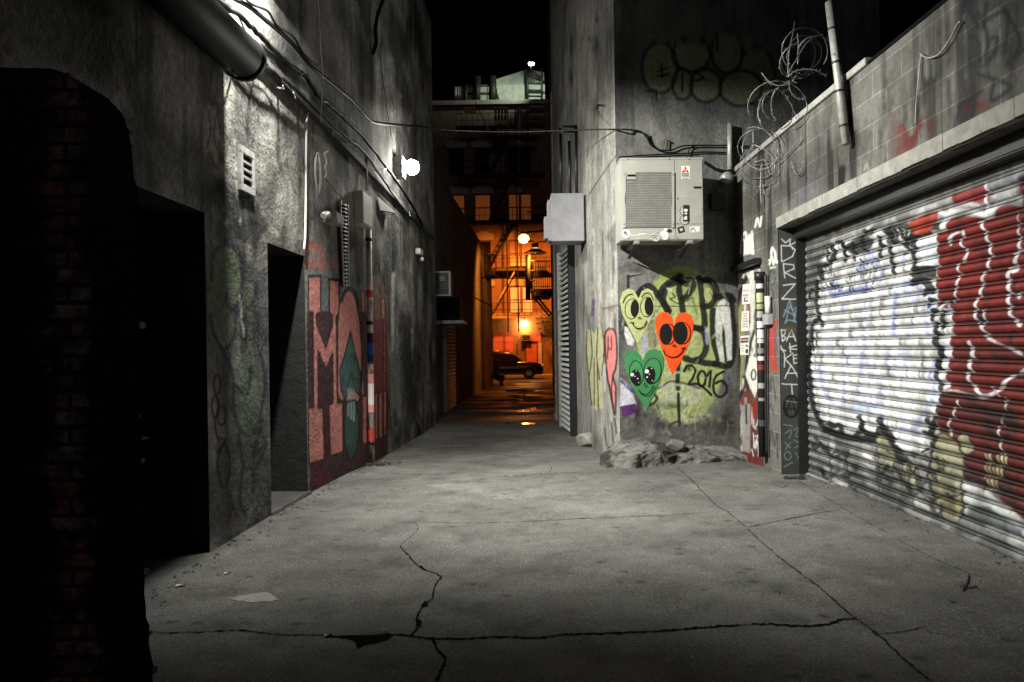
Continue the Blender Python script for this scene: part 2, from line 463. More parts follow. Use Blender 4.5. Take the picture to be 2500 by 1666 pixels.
def groundmat():
    m, nt, b = newmat('concrete_ground')
    co = N(nt, 'TexCoord').outputs['Object']
    big = noise_tex(nt, co, .9, 5, .6); mid = noise_tex(nt, co, 4.5, 7, .68); fine = noise_tex(nt, co, 60, 5, .7)
    c = mixcol(nt, ramp(nt, big, .3, .7), (.082, .081, .075), (.168, .166, .152))
    rgb = ramp(nt, mid, .28, .72, .72, 1.16)
    c = mulcol(nt, c, rgb)
    c = mulcol(nt, c, ramp(nt, fine, .3, .7, .45, 1.5))
    # exposed aggregate: small pale stones and dark pits
    v = N(nt, 'TexVoronoi', Scale=85); nt.links.new(co, v.inputs['Vector'])
    sep = N(nt, 'SeparateColor'); nt.links.new(v.outputs['Color'], sep.inputs[0])
    pick = ramp(nt, sep.outputs[0], .84, .9); near = ramp(nt, v.outputs['Distance'], .25, .4, 1, 0)
    mm = N(nt, 'Math', operation='MULTIPLY'); nt.links.new(pick, mm.inputs[0]); nt.links.new(near, mm.inputs[1])
    zone = N(nt, 'Math', operation='MULTIPLY'); nt.links.new(mm.outputs[0], zone.inputs[0]); nt.links.new(ramp(nt, noise_tex(nt, co, 1.3, 4), .4, .6, .2, 1), zone.inputs[1])
    c = mixcol(nt, zone.outputs[0], c, (.36, .35, .31))
    pk2 = ramp(nt, sep.outputs[1], .82, .88); m2 = N(nt, 'Math', operation='MULTIPLY'); nt.links.new(pk2, m2.inputs[0]); nt.links.new(near, m2.inputs[1])
    c = mixcol(nt, m2.outputs[0], c, (.07, .065, .06))
    # old gum and oil spots
    v2 = N(nt, 'TexVoronoi', Scale=4.2); mp = N(nt, 'Mapping'); mp.inputs['Scale'].default_value = (1, 1.3, 1); nt.links.new(co, mp.inputs[0]); nt.links.new(mp.outputs[0], v2.inputs['Vector'])
    s2 = N(nt, 'SeparateColor'); nt.links.new(v2.outputs['Color'], s2.inputs[0])
    wob = N(nt, 'Math', operation='MULTIPLY_ADD'); nt.links.new(noise_tex(nt, co, 30, 4), wob.inputs[0]); wob.inputs[1].default_value = .30; nt.links.new(v2.outputs['Distance'], wob.inputs[2])
    g = N(nt, 'Math', operation='MULTIPLY'); nt.links.new(ramp(nt, s2.outputs[1], .42, .47), g.inputs[0]); nt.links.new(ramp(nt, wob.outputs[0], .22, .36, .75, 0), g.inputs[1])
    c = mixcol(nt, g.outputs[0], c, (.04, .038, .034))
    st = ramp(nt, noise_tex(nt, co, 1.7, 6, .7), .52, .68, 0, .7)
    c = mixcol(nt, st, c, (.05, .05, .05))
    st2 = ramp(nt, noise_tex(nt, co, 7, 5, .75), .6, .72, 0, .6)
    c = mixcol(nt, st2, c, (.03, .03, .029))
    # asphalt beyond the slabs, wet in places
    sy = N(nt, 'SeparateXYZ'); nt.links.new(co, sy.inputs[0])
    wy = N(nt, 'Math', operation='MULTIPLY_ADD'); nt.links.new(big, wy.inputs[0]); wy.inputs[1].default_value = 2.5; nt.links.new(sy.outputs[1], wy.inputs[2])
    far = ramp(nt, wy.outputs[0], 15.5, 17.5)
    c = mixcol(nt, far, c, (.045, .043, .04))
    nt.links.new(c, b.inputs['Base Color'])
    wet = N(nt, 'Math', operation='MULTIPLY'); nt.links.new(far, wet.inputs[0]); nt.links.new(ramp(nt, noise_tex(nt, co, 1.1, 3, .5, (.5, 1.2, 1)), .42, .6), wet.inputs[1])
    nt.links.new(ramp(nt, wet.outputs[0], 0, 1, .9, .3), b.inputs['Roughness'])
    nt.links.new(ramp(nt, far, 0, 1, .12, .5), b.inputs['Specular IOR Level'])
    p = add_bump(nt, b, mid, .35, .02); p = add_bump(nt, b, fine, .9, .010, p)
    add_bump(nt, b, zone.outputs[0], .3, .004, p)
    M['ground'] = m
groundmat()
plainmat('crack', (.009, .0085, .008), .95, 0, .5, 20, .5, spec=.0)  # near-black colour paints the shaded depth of cracks and hole on flat pieces
plainmat('joint', (.03, .029, .026), .95, 0, .5, 20, .5, spec=.0)
plainmat('water', (.006, .006, .006), .04, 0, .1, bump=.12, bs=7, spec=.8)
plainmat('pavement', (.30, .28, .24), .9, 0, .2, 3, .3)
plainmat('stain_pale', (.26, .255, .23), .95, 0, .3, 14, .3)

# ------------------------------------------------------------------ painted wall sheets
def sheet(name, pl, ss, zs, painter_fn, mat, parent, holes=(), shell=3.0, disp=None, base=(.2, .2, .19), close=True):
    ss = np.unique(np.round(np.concatenate([ss] + [np.array(h[:2]) for h in holes]), 5)) if holes else np.asarray(ss)
    zs = np.unique(np.round(np.concatenate([zs] + [np.array(h[2:]) for h in holes]), 5)) if holes else np.asarray(zs)
    ns, nz = len(ss), len(zs)
    A, B = np.meshgrid(ss, zs, indexing='ij'); a = A.ravel(); b = B.ravel()
    off = disp(a, b) if disp else np.zeros_like(a)
    x = pl.p0.x + pl.d.x * a; y = pl.p0.y + pl.d.y * a
    px, py = project(x, np.maximum(y, .3), b)
    x = x + pl.n.x * off; y = y + pl.n.y * off
    P = Painter(px, py, a, b, base)
    painter_fn(P)
    i, j = np.meshgrid(np.arange(ns - 1), np.arange(nz - 1), indexing='ij'); i = i.ravel(); j = j.ravel()
    keep = np.ones(len(i), bool)
    cs = (ss[i] + ss[i + 1]) / 2; cz = (zs[j] + zs[j + 1]) / 2
    for h in holes: keep &= ~((cs > h[0]) & (cs < h[1]) & (cz > h[2]) & (cz < h[3]))
    i, j = i[keep], j[keep]
    q = np.stack([i * nz + j, (i + 1) * nz + j, (i + 1) * nz + j + 1, i * nz + j + 1], 1)
    dxn = pl.d.x * 0 + pl.d.y * 1; 
    cr_n = Vector((pl.d.x, pl.d.y, 0)).cross(Vector((0, 0, 1)))
    if cr_n.dot(pl.n) < 0: q = q[:, ::-1]
    co = np.stack([x, y, b], 1); col = P.c
    if close:       # real depth behind the sheet: ends, top and back
        s0, s1, z0, z1 = ss[0], ss[-1], zs[0], zs[-1]
        ex = [pl.w(s, z, o) for o in (-.001, -shell) for s, z in ((s0, z0), (s1, z0), (s1, z1), (s0, z1))]
        k = len(co)
        co = np.concatenate([co, np.array([list(e) for e in ex])]); col = np.concatenate([col, np.tile(np.asarray(base)[None, :] if np.ndim(base) == 1 else np.array([[.15, .15, .14]]), (8, 1))])
        q = np.concatenate([q, np.array([[k, k + 4, k + 7, k + 3], [k + 1, k + 2, k + 6, k + 5], [k + 3, k + 7, k + 6, k + 2], [k + 4, k + 5, k + 6, k + 7]])])
    me = bpy.data.meshes.new(name)
    me.vertices.add(len(co)); me.vertices.foreach_set('co', co.astype(np.float32).ravel())
    me.loops.add(q.size); me.loops.foreach_set('vertex_index', q.astype(np.int32).ravel())
    me.polygons.add(len(q)); me.polygons.foreach_set('loop_start', np.arange(0, q.size, 4, dtype=np.int32))
    me.update(calc_edges=True); me.validate()
    at = me.color_attributes.new('Col', 'FLOAT_COLOR', 'POINT')
    rgba = np.concatenate([np.clip(col, 0.003, .9), np.ones((len(col), 1))], 1).astype(np.float32)
    at.data.foreach_set('color', rgba.ravel())
    return link(name, me, mat, parent)

def pxs(pl, p0, p1, step, py=850.0, extra=()):
    s = sorted(pl.sz(p, py)[0] for p in np.arange(p0, p1, step))
    return np.unique(np.concatenate([np.array(s), np.array(extra, float)]))
def zgrid(*seg):
    return np.unique(np.concatenate([np.arange(a, b, st) for a, b, st in seg] + [np.array([seg[-1][1]])]))

def weather(P, k, dark=.55, streak=.35, sz=1.0):
    a, b = P.a * sz, P.b * sz
    big = fbm(a * .9, b * .9, 5, k); st = fbm(a * 9, b * .55, 4, k + 2); med = fbm(a * 4, b * 4, 5, k + 3)
    f = 1.0 - dark * sstep(.5, .72, big) - streak * sstep(.5, .75, st)
    f *= .72 + .56 * med
    P.mul(np.clip(f, .12, 1.4))

# ================================================================== GROUND
ys = np.concatenate([np.arange(-6, 20, .35), np.arange(20, 60, 1.5), [60, 75, 90]]); xs = np.concatenate([[-60, -30, -12], np.arange(-8, 8.1, .8), [12, 30, 60]])
mb = MB(); ids = [[mb.vert((x, y, gz(y))) for y in ys] for x in xs]
for i in range(len(xs) - 1):
    for j in range(len(ys) - 1): mb.face((ids[i][j], ids[i + 1][j], ids[i + 1][j + 1], ids[i][j + 1]))
ground = mb.build('ground', M['ground']); tag(ground, 'worn grey concrete paving of the alley, cracked and spotted', 'ground', kind='structure')

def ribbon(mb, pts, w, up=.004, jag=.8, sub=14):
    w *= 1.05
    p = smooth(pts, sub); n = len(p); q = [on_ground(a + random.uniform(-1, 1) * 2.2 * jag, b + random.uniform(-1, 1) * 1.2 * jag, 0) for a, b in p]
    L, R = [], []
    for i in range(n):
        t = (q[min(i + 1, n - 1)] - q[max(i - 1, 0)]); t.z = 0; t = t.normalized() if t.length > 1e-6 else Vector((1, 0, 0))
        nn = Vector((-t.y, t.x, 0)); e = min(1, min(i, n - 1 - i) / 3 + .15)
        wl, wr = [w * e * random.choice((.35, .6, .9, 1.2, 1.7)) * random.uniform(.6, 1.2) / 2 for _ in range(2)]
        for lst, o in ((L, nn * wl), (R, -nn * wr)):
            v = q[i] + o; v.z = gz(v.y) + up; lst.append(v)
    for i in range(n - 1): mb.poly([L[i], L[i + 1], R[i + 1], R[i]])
D = 2500 / 2353.0
def d(*pts): return [(a * D, b * D) for a, b in pts]
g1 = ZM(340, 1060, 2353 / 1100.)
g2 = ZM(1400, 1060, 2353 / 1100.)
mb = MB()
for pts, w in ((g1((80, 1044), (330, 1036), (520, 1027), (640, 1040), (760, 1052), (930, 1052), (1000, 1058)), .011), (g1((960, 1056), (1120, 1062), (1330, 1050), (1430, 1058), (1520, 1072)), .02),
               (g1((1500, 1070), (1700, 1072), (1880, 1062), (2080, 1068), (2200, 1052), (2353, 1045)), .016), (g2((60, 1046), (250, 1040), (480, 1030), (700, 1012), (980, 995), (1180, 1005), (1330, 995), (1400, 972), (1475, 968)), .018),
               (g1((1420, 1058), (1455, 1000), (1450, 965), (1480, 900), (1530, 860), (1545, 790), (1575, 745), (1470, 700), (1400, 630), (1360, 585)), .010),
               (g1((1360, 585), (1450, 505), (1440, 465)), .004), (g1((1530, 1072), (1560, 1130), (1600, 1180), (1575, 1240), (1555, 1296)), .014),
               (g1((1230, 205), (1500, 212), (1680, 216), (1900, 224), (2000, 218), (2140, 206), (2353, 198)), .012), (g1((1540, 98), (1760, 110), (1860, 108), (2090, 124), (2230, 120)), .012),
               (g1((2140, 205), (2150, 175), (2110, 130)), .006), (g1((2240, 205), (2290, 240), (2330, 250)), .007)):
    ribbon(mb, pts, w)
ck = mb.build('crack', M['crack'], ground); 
mb = MB()
for pts, w in ((g1((750, 445), (960, 449)), .007), (g1((1335, 461), (1600, 464), (1720, 466), (1980, 460), (2180, 450), (2340, 440)), .009), (g2((0, 442), (220, 437), (480, 424), (740, 408)), .008),
               (g2((540, 175), (620, 245), (740, 370), (810, 410), (900, 490)), .012), (g2((900, 490), (1050, 625), (1180, 725), (1300, 815), (1420, 925), (1490, 975)), .012), (g2((1490, 975), (1600, 1060), (1740, 1190), (1870, 1296)), .014),
               (g2((900, 490), (1100, 450), (1300, 410), (1400, 398)), .010), (g2((1470, 402), (1610, 396)), .010), (g2((1150, 230), (1420, 395), (1640, 520)), .006), (g2((1680, 545), (1900, 660), (2150, 760)), .006),
               (g2((1600, 1048), (1740, 1030), (1830, 1010)), .007), (g2((1830, 1010), (1870, 1040), (1990, 1055)), .004), (g2((1030, 255), (1090, 280), (1120, 265)), .01)):
    ribbon(mb, pts, w, jag=.3)
mb.build('slab_joint', M['joint'], ground)
# broken-out hole at the long crack, pale mortar stain
mb = MB()
def gpoly(mb, pts, up):
    v = [on_ground(a, b, 0) for a, b in pts]
    for q in v: q.z = gz(q.y) + up
    mb.poly(v)
def rag(pts, j=2.0, n=4):
    o = []
    m = len(pts)
    for i in range(m):
        a, b = pts[i], pts[(i + 1) % m]
        for k in range(n):
            t = k / n; o.append((a[0] + (b[0] - a[0]) * t + random.uniform(-j, j), a[1] + (b[1] - a[1]) * t + random.uniform(-j, j) * .6))
    return o
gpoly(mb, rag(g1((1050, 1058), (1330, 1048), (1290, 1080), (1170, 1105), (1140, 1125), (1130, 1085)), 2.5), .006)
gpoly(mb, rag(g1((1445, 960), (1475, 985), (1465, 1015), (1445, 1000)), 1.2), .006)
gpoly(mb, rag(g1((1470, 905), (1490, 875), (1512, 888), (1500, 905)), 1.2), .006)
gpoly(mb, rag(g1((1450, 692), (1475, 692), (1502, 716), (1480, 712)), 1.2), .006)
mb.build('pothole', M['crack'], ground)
mb = MB(); gpoly(mb, rag(g1((470, 862), (560, 838), (680, 826), (730, 870), (640, 880), (540, 876)), 4), .003)
mb.build('mortar_stain', M['stain_pale'], ground)

# puddles far down the alley
pz = ZM(1000, 560, 1447 / 480.)
for k, q in enumerate((((800, 1335), (920, 1310), (935, 1325), (860, 1348), (790, 1345)), ((740, 1275), (860, 1272), (870, 1282), (750, 1285)), ((700, 1185), (840, 1178), (930, 1188), (860, 1198), (720, 1195)), ((560, 1258), (800, 1250), (850, 1259), (600, 1264)), ((820, 1430), (925, 1425), (920, 1434), (830, 1436)), ((720, 1222), (860, 1219), (850, 1231), (740, 1231)))):
    mb = MB(); gpoly(mb, smooth(rag(pz(*q), 1.0, 2), 3, True), .004)
    o = mb.build('puddle', M['water']); tag(o, kind='structure')

# ================================================================== LEFT PLASTER BUILDING
D_ = 2500 / 2353.
zm3 = ZM(720, 560, 2.375); z4 = ZM(480, 440, 511 / 300.)
def paintL(P):
    weather(P, 0, .62, .45)
    P.mul(np.clip(.45 + 1.15 * sstep(.3, .7, fbm(P.a * 2.1, P.b * 2.1, 6, 5)), .3, 1.7))
    # old repairs and dark smears on the render
    for q in d((540, 470), (580, 500), (520, 520), (600, 460), (560, 540), (500, 440), (530, 600)): P.blob(q[0], q[1], 38, 50, (12, 12, 12), 1.0, .35)
    P.stroke(z4((60, 60), (110, 110), (200, 90), (240, 160), (230, 260)), 22, (10, 10, 10), .9, 14)
    P.stroke(z4((100, 180), (150, 220), (210, 240)), 16, (8, 8, 8), .9, 10); P.stroke(z4((265, 150), (290, 190), (255, 230), (235, 320)), 12, (8, 8, 8), .9, 8)
    P.stroke(z4((170, 110), (180, 240)), 9, (8, 8, 8), .8, 8); P.stroke(z4((215, 60), (225, 300)), 8, (8, 8, 8), .8, 8)
    for q in d((620, 330), (660, 420), (600, 400), (640, 500), (690, 560), (520, 240), (500, 290)): P.blob(q[0], q[1], 30, 50, (150, 148, 136), .5, .9)
    pv = ZM(0, 0, 1195 / 640.)
    P.poly(pv((945, 480), (985, 490), (1000, 620), (1030, 660), (1035, 770), (1000, 780), (960, 690), (930, 700), (925, 560)), (150, 148, 136), .85, 4, wear=.25)
    for q in (((950, 500), (960, 600), (940, 680)), ((985, 520), (975, 620), (1000, 700)), ((1000, 640), (1010, 740))): P.stroke(pv(*q), 3, (14, 14, 13), .85, 3)
    P.poly(pv((980, 290), (1060, 330), (1080, 400), (1000, 480), (960, 440)), (140, 138, 126), .6, 6, wear=.35)
    for k in range(70):
        x, y = random.uniform(500, 700), random.uniform(130, 610); P.blob(x * D_, y * D_, random.uniform(4, 22), random.uniform(6, 34), random.choice(((14, 14, 13), (30, 30, 28), (150, 148, 138), (120, 118, 108), (16, 16, 15))), random.uniform(.4, .9), .8)
    for k in range(22):
        x, y = random.uniform(510, 960), random.uniform(150, 560); P.stroke([(x * D_, y * D_), ((x + random.uniform(-8, 8)) * D_, (y + random.uniform(10, 30)) * D_), ((x + random.uniform(-16, 16)) * D_, (y + random.uniform(30, 80)) * D_)], 1.6, (10, 10, 10), .8, 1.5)
    # olive throw-up between the two doorways
    ol = (92, 104, 82)
    P.poly(z4(*ell(122, 420, 62, 140)), ol, .75, 10, wear=.3); P.poly(z4(*ell(115, 600, 48, 95)), ol, .75, 10, wear=.3); P.poly(z4(*ell(222, 860, 62, 180)), (84, 98, 80), .75, 12, wear=.3); P.poly(z4(*ell(240, 1180, 60, 190)), (62, 76, 66), .7, 16, wear=.35); P.poly(z4(*ell(215, 480, 30, 80)), ol, .5, 8)
    nv = (22, 24, 44)
    for s in (((62, 420), (70, 310), (115, 265), (175, 290), (192, 400), (180, 490), (150, 545)), ((122, 470), (128, 520), (165, 550)), ((55, 560), (75, 650), (115, 705), (155, 650), (165, 560)), ((95, 690), (150, 800), (155, 950), (190, 1050), (240, 1050), (272, 950), (285, 830), (265, 720)),
              ((165, 850), (190, 890), (215, 880), (225, 780)), ((175, 1060), (200, 1200), (230, 1190)), ((190, 1200), (180, 1340), (210, 1400)), ((235, 1110), (238, 1280)), ((275, 1000), (240, 1150), (290, 1090), (250, 1200)), ((195, 420), (240, 430), (240, 500), (200, 540))):
        P.stroke(z4(*s), 8, nv, .85, 7)
    bk = (9, 9, 9)
    for s in (ell(85, 850, 14, 40), ell(78, 940, 14, 45), ell(103, 980, 18, 42), ell(113, 1190, 26, 85)): P.stroke(z4(*s), 5, bk, .9, 2.5, closed=True)
    P.stroke(z4((75, 990), (85, 1070), (120, 1080), (85, 1130)), 5, bk, .9, 3); P.stroke(z4((140, 1310), (150, 1360), (130, 1420)), 4, bk, .8, 3)
    P.stroke(z4((178, 480), (185, 560), (195, 650)), 4, (190, 190, 180), .7, 4, wear=.5); P.stroke(z4((185, 510), (200, 640)), 3, (190, 190, 180), .6, 4, wear=.5)
    P.blob(*z4((240, 1370))[0], 40, 14, (120, 120, 112), .6, .7)
    P.stroke(z4((408, 745), (412, 900), (395, 1000)), 2.5, (140, 140, 135), .5, 2)
    # rose lettering mural
    pk, mr, tl, gb, ink = (196, 128, 120), (60, 30, 37), (66, 98, 94), (98, 110, 112), (12, 10, 11)
    P.poly(zm3((66, 90), (110, 70), (160, 95), (160, 150), (235, 150), (245, 240), (70, 240)), (168, 98, 90), .85, 8, True, wear=.52)
    P.poly(zm3((66, 235), (270, 225), (330, 330), (410, 300), (420, 400), (380, 520), (240, 560), (70, 520)), gb, .8, 4)
    P.poly(zm3((440, 270), (500, 270), (540, 420), (540, 900), (450, 900)), (120, 92, 78), .8, 6, wear=.35)
    P.poly(zm3((66, 480), (260, 470), (260, 1010), (400, 960), (540, 930), (540, 1340), (400, 1390), (90, 1550)), mr, .95, 4)
    P.poly(zm3((380, 480), (420, 470), (425, 1000), (380, 1000)), mr, .9, 4); P.poly(zm3((455, 520), (540, 540), (540, 960), (455, 960)), (110, 40, 48), .85, 4)
    Ms = zm3((78, 275), (150, 275), (150, 480), (125, 492), (125, 550), (180, 690), (217, 560), (217, 492), (200, 478), (198, 295), (257, 300), (257, 490), (240, 500), (246, 1010), (278, 1005), (280, 1290), (205, 1312), (198, 1020), (220, 1010), (218, 720), (180, 812), (133, 700), (135, 1038), (162, 1040), (172, 1332), (82, 1360), (76, 1040), (108, 1038), (105, 482), (78, 470))
    P.poly(Ms, pk, 1, 2); P.stroke(Ms, 3.6, ink, .95, 2, sm=False, closed=True)
    P.stroke(zm3((76, 272), (152, 272)), 6, ink, .95, 3, sm=False); P.stroke(zm3((196, 290), (258, 292)), 6, ink, .95, 3, sm=False)
    gap = zm3((133, 700), (180, 812), (218, 720), (220, 1008), (165, 1030), (135, 1034)); P.poly(gap, mr, 1, 2)
    P.poly(zm3((172, 1040), (198, 1030), (205, 1312), (174, 1330)), (70, 20, 30), 1, 3)
    ar = zm3((248, 960), (246, 560), (258, 430), (285, 362), (322, 352), (352, 400), (376, 520), (388, 690), (386, 930), (370, 1000), (260, 1000))
    P.poly(ar, pk, 1, 2); P.stroke(ar, 4, ink, .95, 2, sm=False, closed=True)
    P.stroke(zm3((268, 420), (300, 350), (340, 350), (372, 450)), 7, ink, .9, 5)
    sp = zm3((322, 590), (296, 700), (260, 820), (268, 920), (290, 1005), (312, 935), (345, 932), (372, 965), (382, 880), (378, 830), (345, 690))
    P.poly(sp, tl, 1, 2); P.stroke(sp, 3.5, ink, .95, 2, sm=False, closed=True)
    lo = zm3((302, 1000), (345, 1000), (372, 1110), (362, 1250), (330, 1335), (295, 1260), (285, 1110)); P.poly(lo, (52, 82, 78), 1, 2); P.stroke(lo, 3, ink, .9, 2, closed=True)
    for s in (((311, 925), (309, 1080)), ((327, 930), (326, 1095)), ((343, 935), (342, 1110))): P.stroke(zm3(*s), 4.5, (150, 168, 160), .95, 2)
    P.stroke(zm3((255, 985), (300, 1000), (350, 990)), 5, ink, .9, 2)
    for s in (((325, 740), (345, 735), (345, 780)), ((340, 870), (360, 865), (362, 895)), ((275, 850), (282, 885)), ((318, 880), (330, 830), (340, 890))): P.stroke(zm3(*s), 2.6, ink, .8, 2)
    for x0, y0, x1, y1 in ((384, 360, 406, 482), (392, 970, 418, 1242), (464, 955, 480, 1215), (486, 948, 508, 1208), (514, 940, 531, 1196), (500, 400, 522, 525), (388, 880, 402, 960), (514, 530, 524, 930)):
        r = zm3((x0, y0), (x1, y0), (x1, y1), (x0, y1)); P.poly(r, (186, 116, 104), .95, 2, wear=.22); P.stroke(r, 3, ink, .85, 2, sm=False, closed=True)
    P.blob(*zm3((150, 1430))[0], 26, 26, (120, 30, 34), .5, .7)
    P.stroke(zm3((64, 240), (62, 700), (70, 1480)), 7, (150, 152, 146), .5, 5, wear=.35)
    # drips and peeling whitewash further down
    for k in range(46):
        x = random.uniform(545, 830); y0 = random.uniform(150, 800); l = random.uniform(60, 420)
        c = random.choice(((160, 160, 152), (135, 135, 128), (40, 40, 42), (22, 22, 24), (22, 22, 24), (84, 62, 50)))
        P.stroke(zm3((x, y0), (x + random.uniform(-6, 6), y0 + l)), random.uniform(2, 7), c, random.uniform(.3, .75), 5, wear=.4)
    P.stroke(zm3((568, 700), (568, 300), (575, 265)), 8, (185, 185, 176), .8, 5, wear=.25)
    P.poly(zm3((545, 620), (620, 600), (620, 1040), (560, 1080)), (122, 126, 126), .55, 10, wear=.4)
    P.poly(zm3((630, 680), (740, 700), (740, 1000), (640, 1060)), (18, 20, 26), .7, 20, wear=.4)
    P.blob(*zm3((600, 1150))[0], 40, 60, (24, 24, 24), .8, .5)
hA = PL.sz(350, 1418)[0], PL.sz(512, 1320)[0]     # first doorway
zA = PL.sz(506, 522)[1]
hB = PL.sz(663, 1262)[0], PL.sz(752, 1212)[0]
zB = PL.sz(700, 610)[1]
LB = thing('plaster_building', (fL(8), 8, gz(8)), 'tall stained plaster building with two black doorways and a rose lettering mural', 'building')
holesL = [(PL.sz(300, 900)[0], hA[1], -.6, zA), (hB[0], hB[1], -.02, zB)]
sheet('wall', PL, pxs(PL, 335, 1066, 1.55, extra=(1.2, 1.8, 2.4, 3.0, PL.len)), zgrid((-.6, 5.2, .0155), (5.2, 9.0, .06)), paintL, M['stucco'], LB, holesL, base=(.17, .167, .152))
def recess(pl, h, depth, parent, doormat, handle=True):
    s0, s1, z0, z1 = h
    mb = MB()
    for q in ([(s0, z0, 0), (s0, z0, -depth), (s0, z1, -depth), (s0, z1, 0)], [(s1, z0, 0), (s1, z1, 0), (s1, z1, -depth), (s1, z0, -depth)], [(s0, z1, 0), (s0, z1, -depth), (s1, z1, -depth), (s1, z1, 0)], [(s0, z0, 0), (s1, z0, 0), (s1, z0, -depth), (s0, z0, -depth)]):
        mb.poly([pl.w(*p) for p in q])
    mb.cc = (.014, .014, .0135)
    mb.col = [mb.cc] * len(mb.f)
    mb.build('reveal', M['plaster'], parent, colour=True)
    mb = MB(); mb.pbox(pl, s0 + .01, s1 - .01, z0 + .01, z1 - .01, -depth, -depth + .05)
    n = 2
    w = (s1 - s0 - .2)
    for za, zb in ((.2, 1.0), (1.15, min(2.0, z1 - .2))): mb.pbox(pl, s0 + .12, s1 - .12, z0 + za, z0 + zb, -depth + .05, -depth + .065)
    dr = mb.build('door', doormat, parent, .004)
    mb = MB(); a = pl.w(s0 + .1, z0 + 1.05, -depth + .05); mb.tube([a, a + pl.n * .06], .012, 8); mb.lathe(a + pl.n * .06, pl.n, [(0, .02), (.015, .03), (.035, .028), (.045, .01)], 12)
    mb.build('handle', M['steel'], dr)
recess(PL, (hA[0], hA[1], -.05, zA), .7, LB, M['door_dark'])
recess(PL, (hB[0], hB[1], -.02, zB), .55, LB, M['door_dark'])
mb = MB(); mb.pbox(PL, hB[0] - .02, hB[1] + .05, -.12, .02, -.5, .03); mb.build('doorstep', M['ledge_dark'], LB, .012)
# louvre set in the wall
def slatvent(name, pl, px0, py0, px1, py1, n, parent, th=.03):
    s0, z1 = pl.sz(px0, py0); s1, _ = pl.sz(px1, py0); z0 = pl.sz(px0, py1)[1]
    mb = MB()
    f = .06
    mb.pbox(pl, s0, s1, z1 - f, z1, 0, th); mb.pbox(pl, s0, s1, z0, z0 + f, 0, th); mb.pbox(pl, s0, s0 + f * .8, z0 + f, z1 - f, 0, th); mb.pbox(pl, s1 - f * .8, s1, z0 + f, z1 - f, 0, th)
    for k in range(1, n):
        z = z0 + f + (z1 - z0 - 2 * f) * k / n; mb.pbox(pl, s0 + f * .8, s1 - f * .8, z - .012, z + .012, .004, th - .004)
    o = mb.build(name, M['galv'], parent, .003)
    mb = MB(); mb.pbox(pl, s0 + .01, s1 - .01, z0 + .01, z1 - .01, .002, .006); mb.build('opening', M['dark_void'], o)
    return o
slatvent('louvre', PL, 579, 352, 614, 462, 4, LB)
# long ledge carrying the cables
def L_(pts, off): return [PL.at(a, b, off) for a, b in pts]
e0, e1 = (380, -30), (1062, 610)
mb = MB()
za, zb = 4.66, None
s0 = PL.sz(622, 138)[0]; zz0 = PL.sz(622, 138)[1]; s1, zz1 = PL.sz(1025, 552)
def ledge(mb, h0, h1, o): 
    for i in range(10):
        sa = 2.2 + (PL.len - 2.25) * i / 10; sb = 2.2 + (PL.len - 2.25) * (i + 1) / 10
        fa = zz0 + (zz1 - zz0) * (sa - s0) / (s1 - s0); fb = zz0 + (zz1 - zz0) * (sb - s0) / (s1 - s0)
        mb.hexa([PL.w(sa, fa + h0, .0), PL.w(sb, fb + h0, .0), PL.w(sb, fb + h0, o), PL.w(sa, fa + h0, o), PL.w(sa, fa + h1, .0), PL.w(sb, fb + h1, .0), PL.w(sb, fb + h1, o), PL.w(sa, fa + h1, o)])
mb2 = MB(); ledge(mb2, -.05, .05, .07); mb2.build('ledge', M['ledge_dark'], LB, .006)
def wallcable(name, pts, r, off, label, mat='cable', group=None, cat='cable', wob=.0, pl=PL):
    p = smooth(pts, 8); mb = MB()
    P3 = [pl.at(a, b, off) for a, b in p]
    if wob:
        for q in P3: q.z += random.uniform(-wob, wob)
    mb.tube(P3, r, 7)
    o = mb.build(name, M[mat]); tag(o, label, cat, group); return o
c2 = ZM(440, 0, 1669 / 660.)
G = 'black cables run along the plaster wall'
wallcable('cable', c2((60, -30), (140, 60), (330, 200), (410, 300), (480, 370), (590, 460), (720, 560), (860, 700), (1000, 830), (1140, 950), (1260, 1120), (1400, 1320), (1490, 1420)), .016, .11, 'lowest black cable on hooks along the plaster wall ledge', group=G, wob=.012)
wallcable('cable', c2((180, -30), (380, 110), (470, 200), (600, 330), (700, 420), (780, 480), (850, 590), (960, 680), (1130, 850), (1270, 1030), (1420, 1250), (1500, 1400)), .024, .10, 'thick black cable sagging above the plaster wall ledge', group=G, wob=.012)
wallcable('cable', c2((290, -30), (420, 40), (520, 120), (640, 220), (720, 300), (820, 420), (940, 520), (1060, 620), (1150, 720), (1220, 760), (1480, 782)), .022, .12, 'black cable leaving the plaster wall above the bright lamp', group=G)
wallcable('cable', c2((230, -30), (330, 60), (400, 190), (440, 330), (520, 380), (580, 470)), .008, .09, 'thin slack black cable looping over the duct end', group=G)
wallcable('cable', c2((380, -20), (450, 30), (540, 70), (600, 160), (700, 230), (760, 330), (850, 410)), .012, .15, 'upper black cable sagging under the top corner light', group=G)
wallcable('cable', c2((100, -30), (150, 40), (240, 130), (350, 230), (400, 280)), .013, .2, 'cable lying along the top of the black duct', group=G)
wallcable('cable', c2((1262, -20), (1225, 70), (1205, 170), (1210, 260), (1190, 330)), .03, .05, 'curved black cable hanging high on the upper plaster wall', group=G)
wallcable('hanging_wire', c2((850, -20), (860, 120), (866, 280), (880, 440), (878, 560), (874, 640), (870, 700), (868, 750)), .006, .16, 'thin pale wire hanging down from the roof past the cables', 'wire_white', cat='wire')
wallcable('conduit', c2((800, 655), (802, 690), (786, 705), (780, 760), (777, 900), (776, 1100), (774, 1300), (772, 1450), (764, 1540)), .011, .03, 'white conduit dropping from the cables to the second doorway', 'wire_white', cat='conduit')
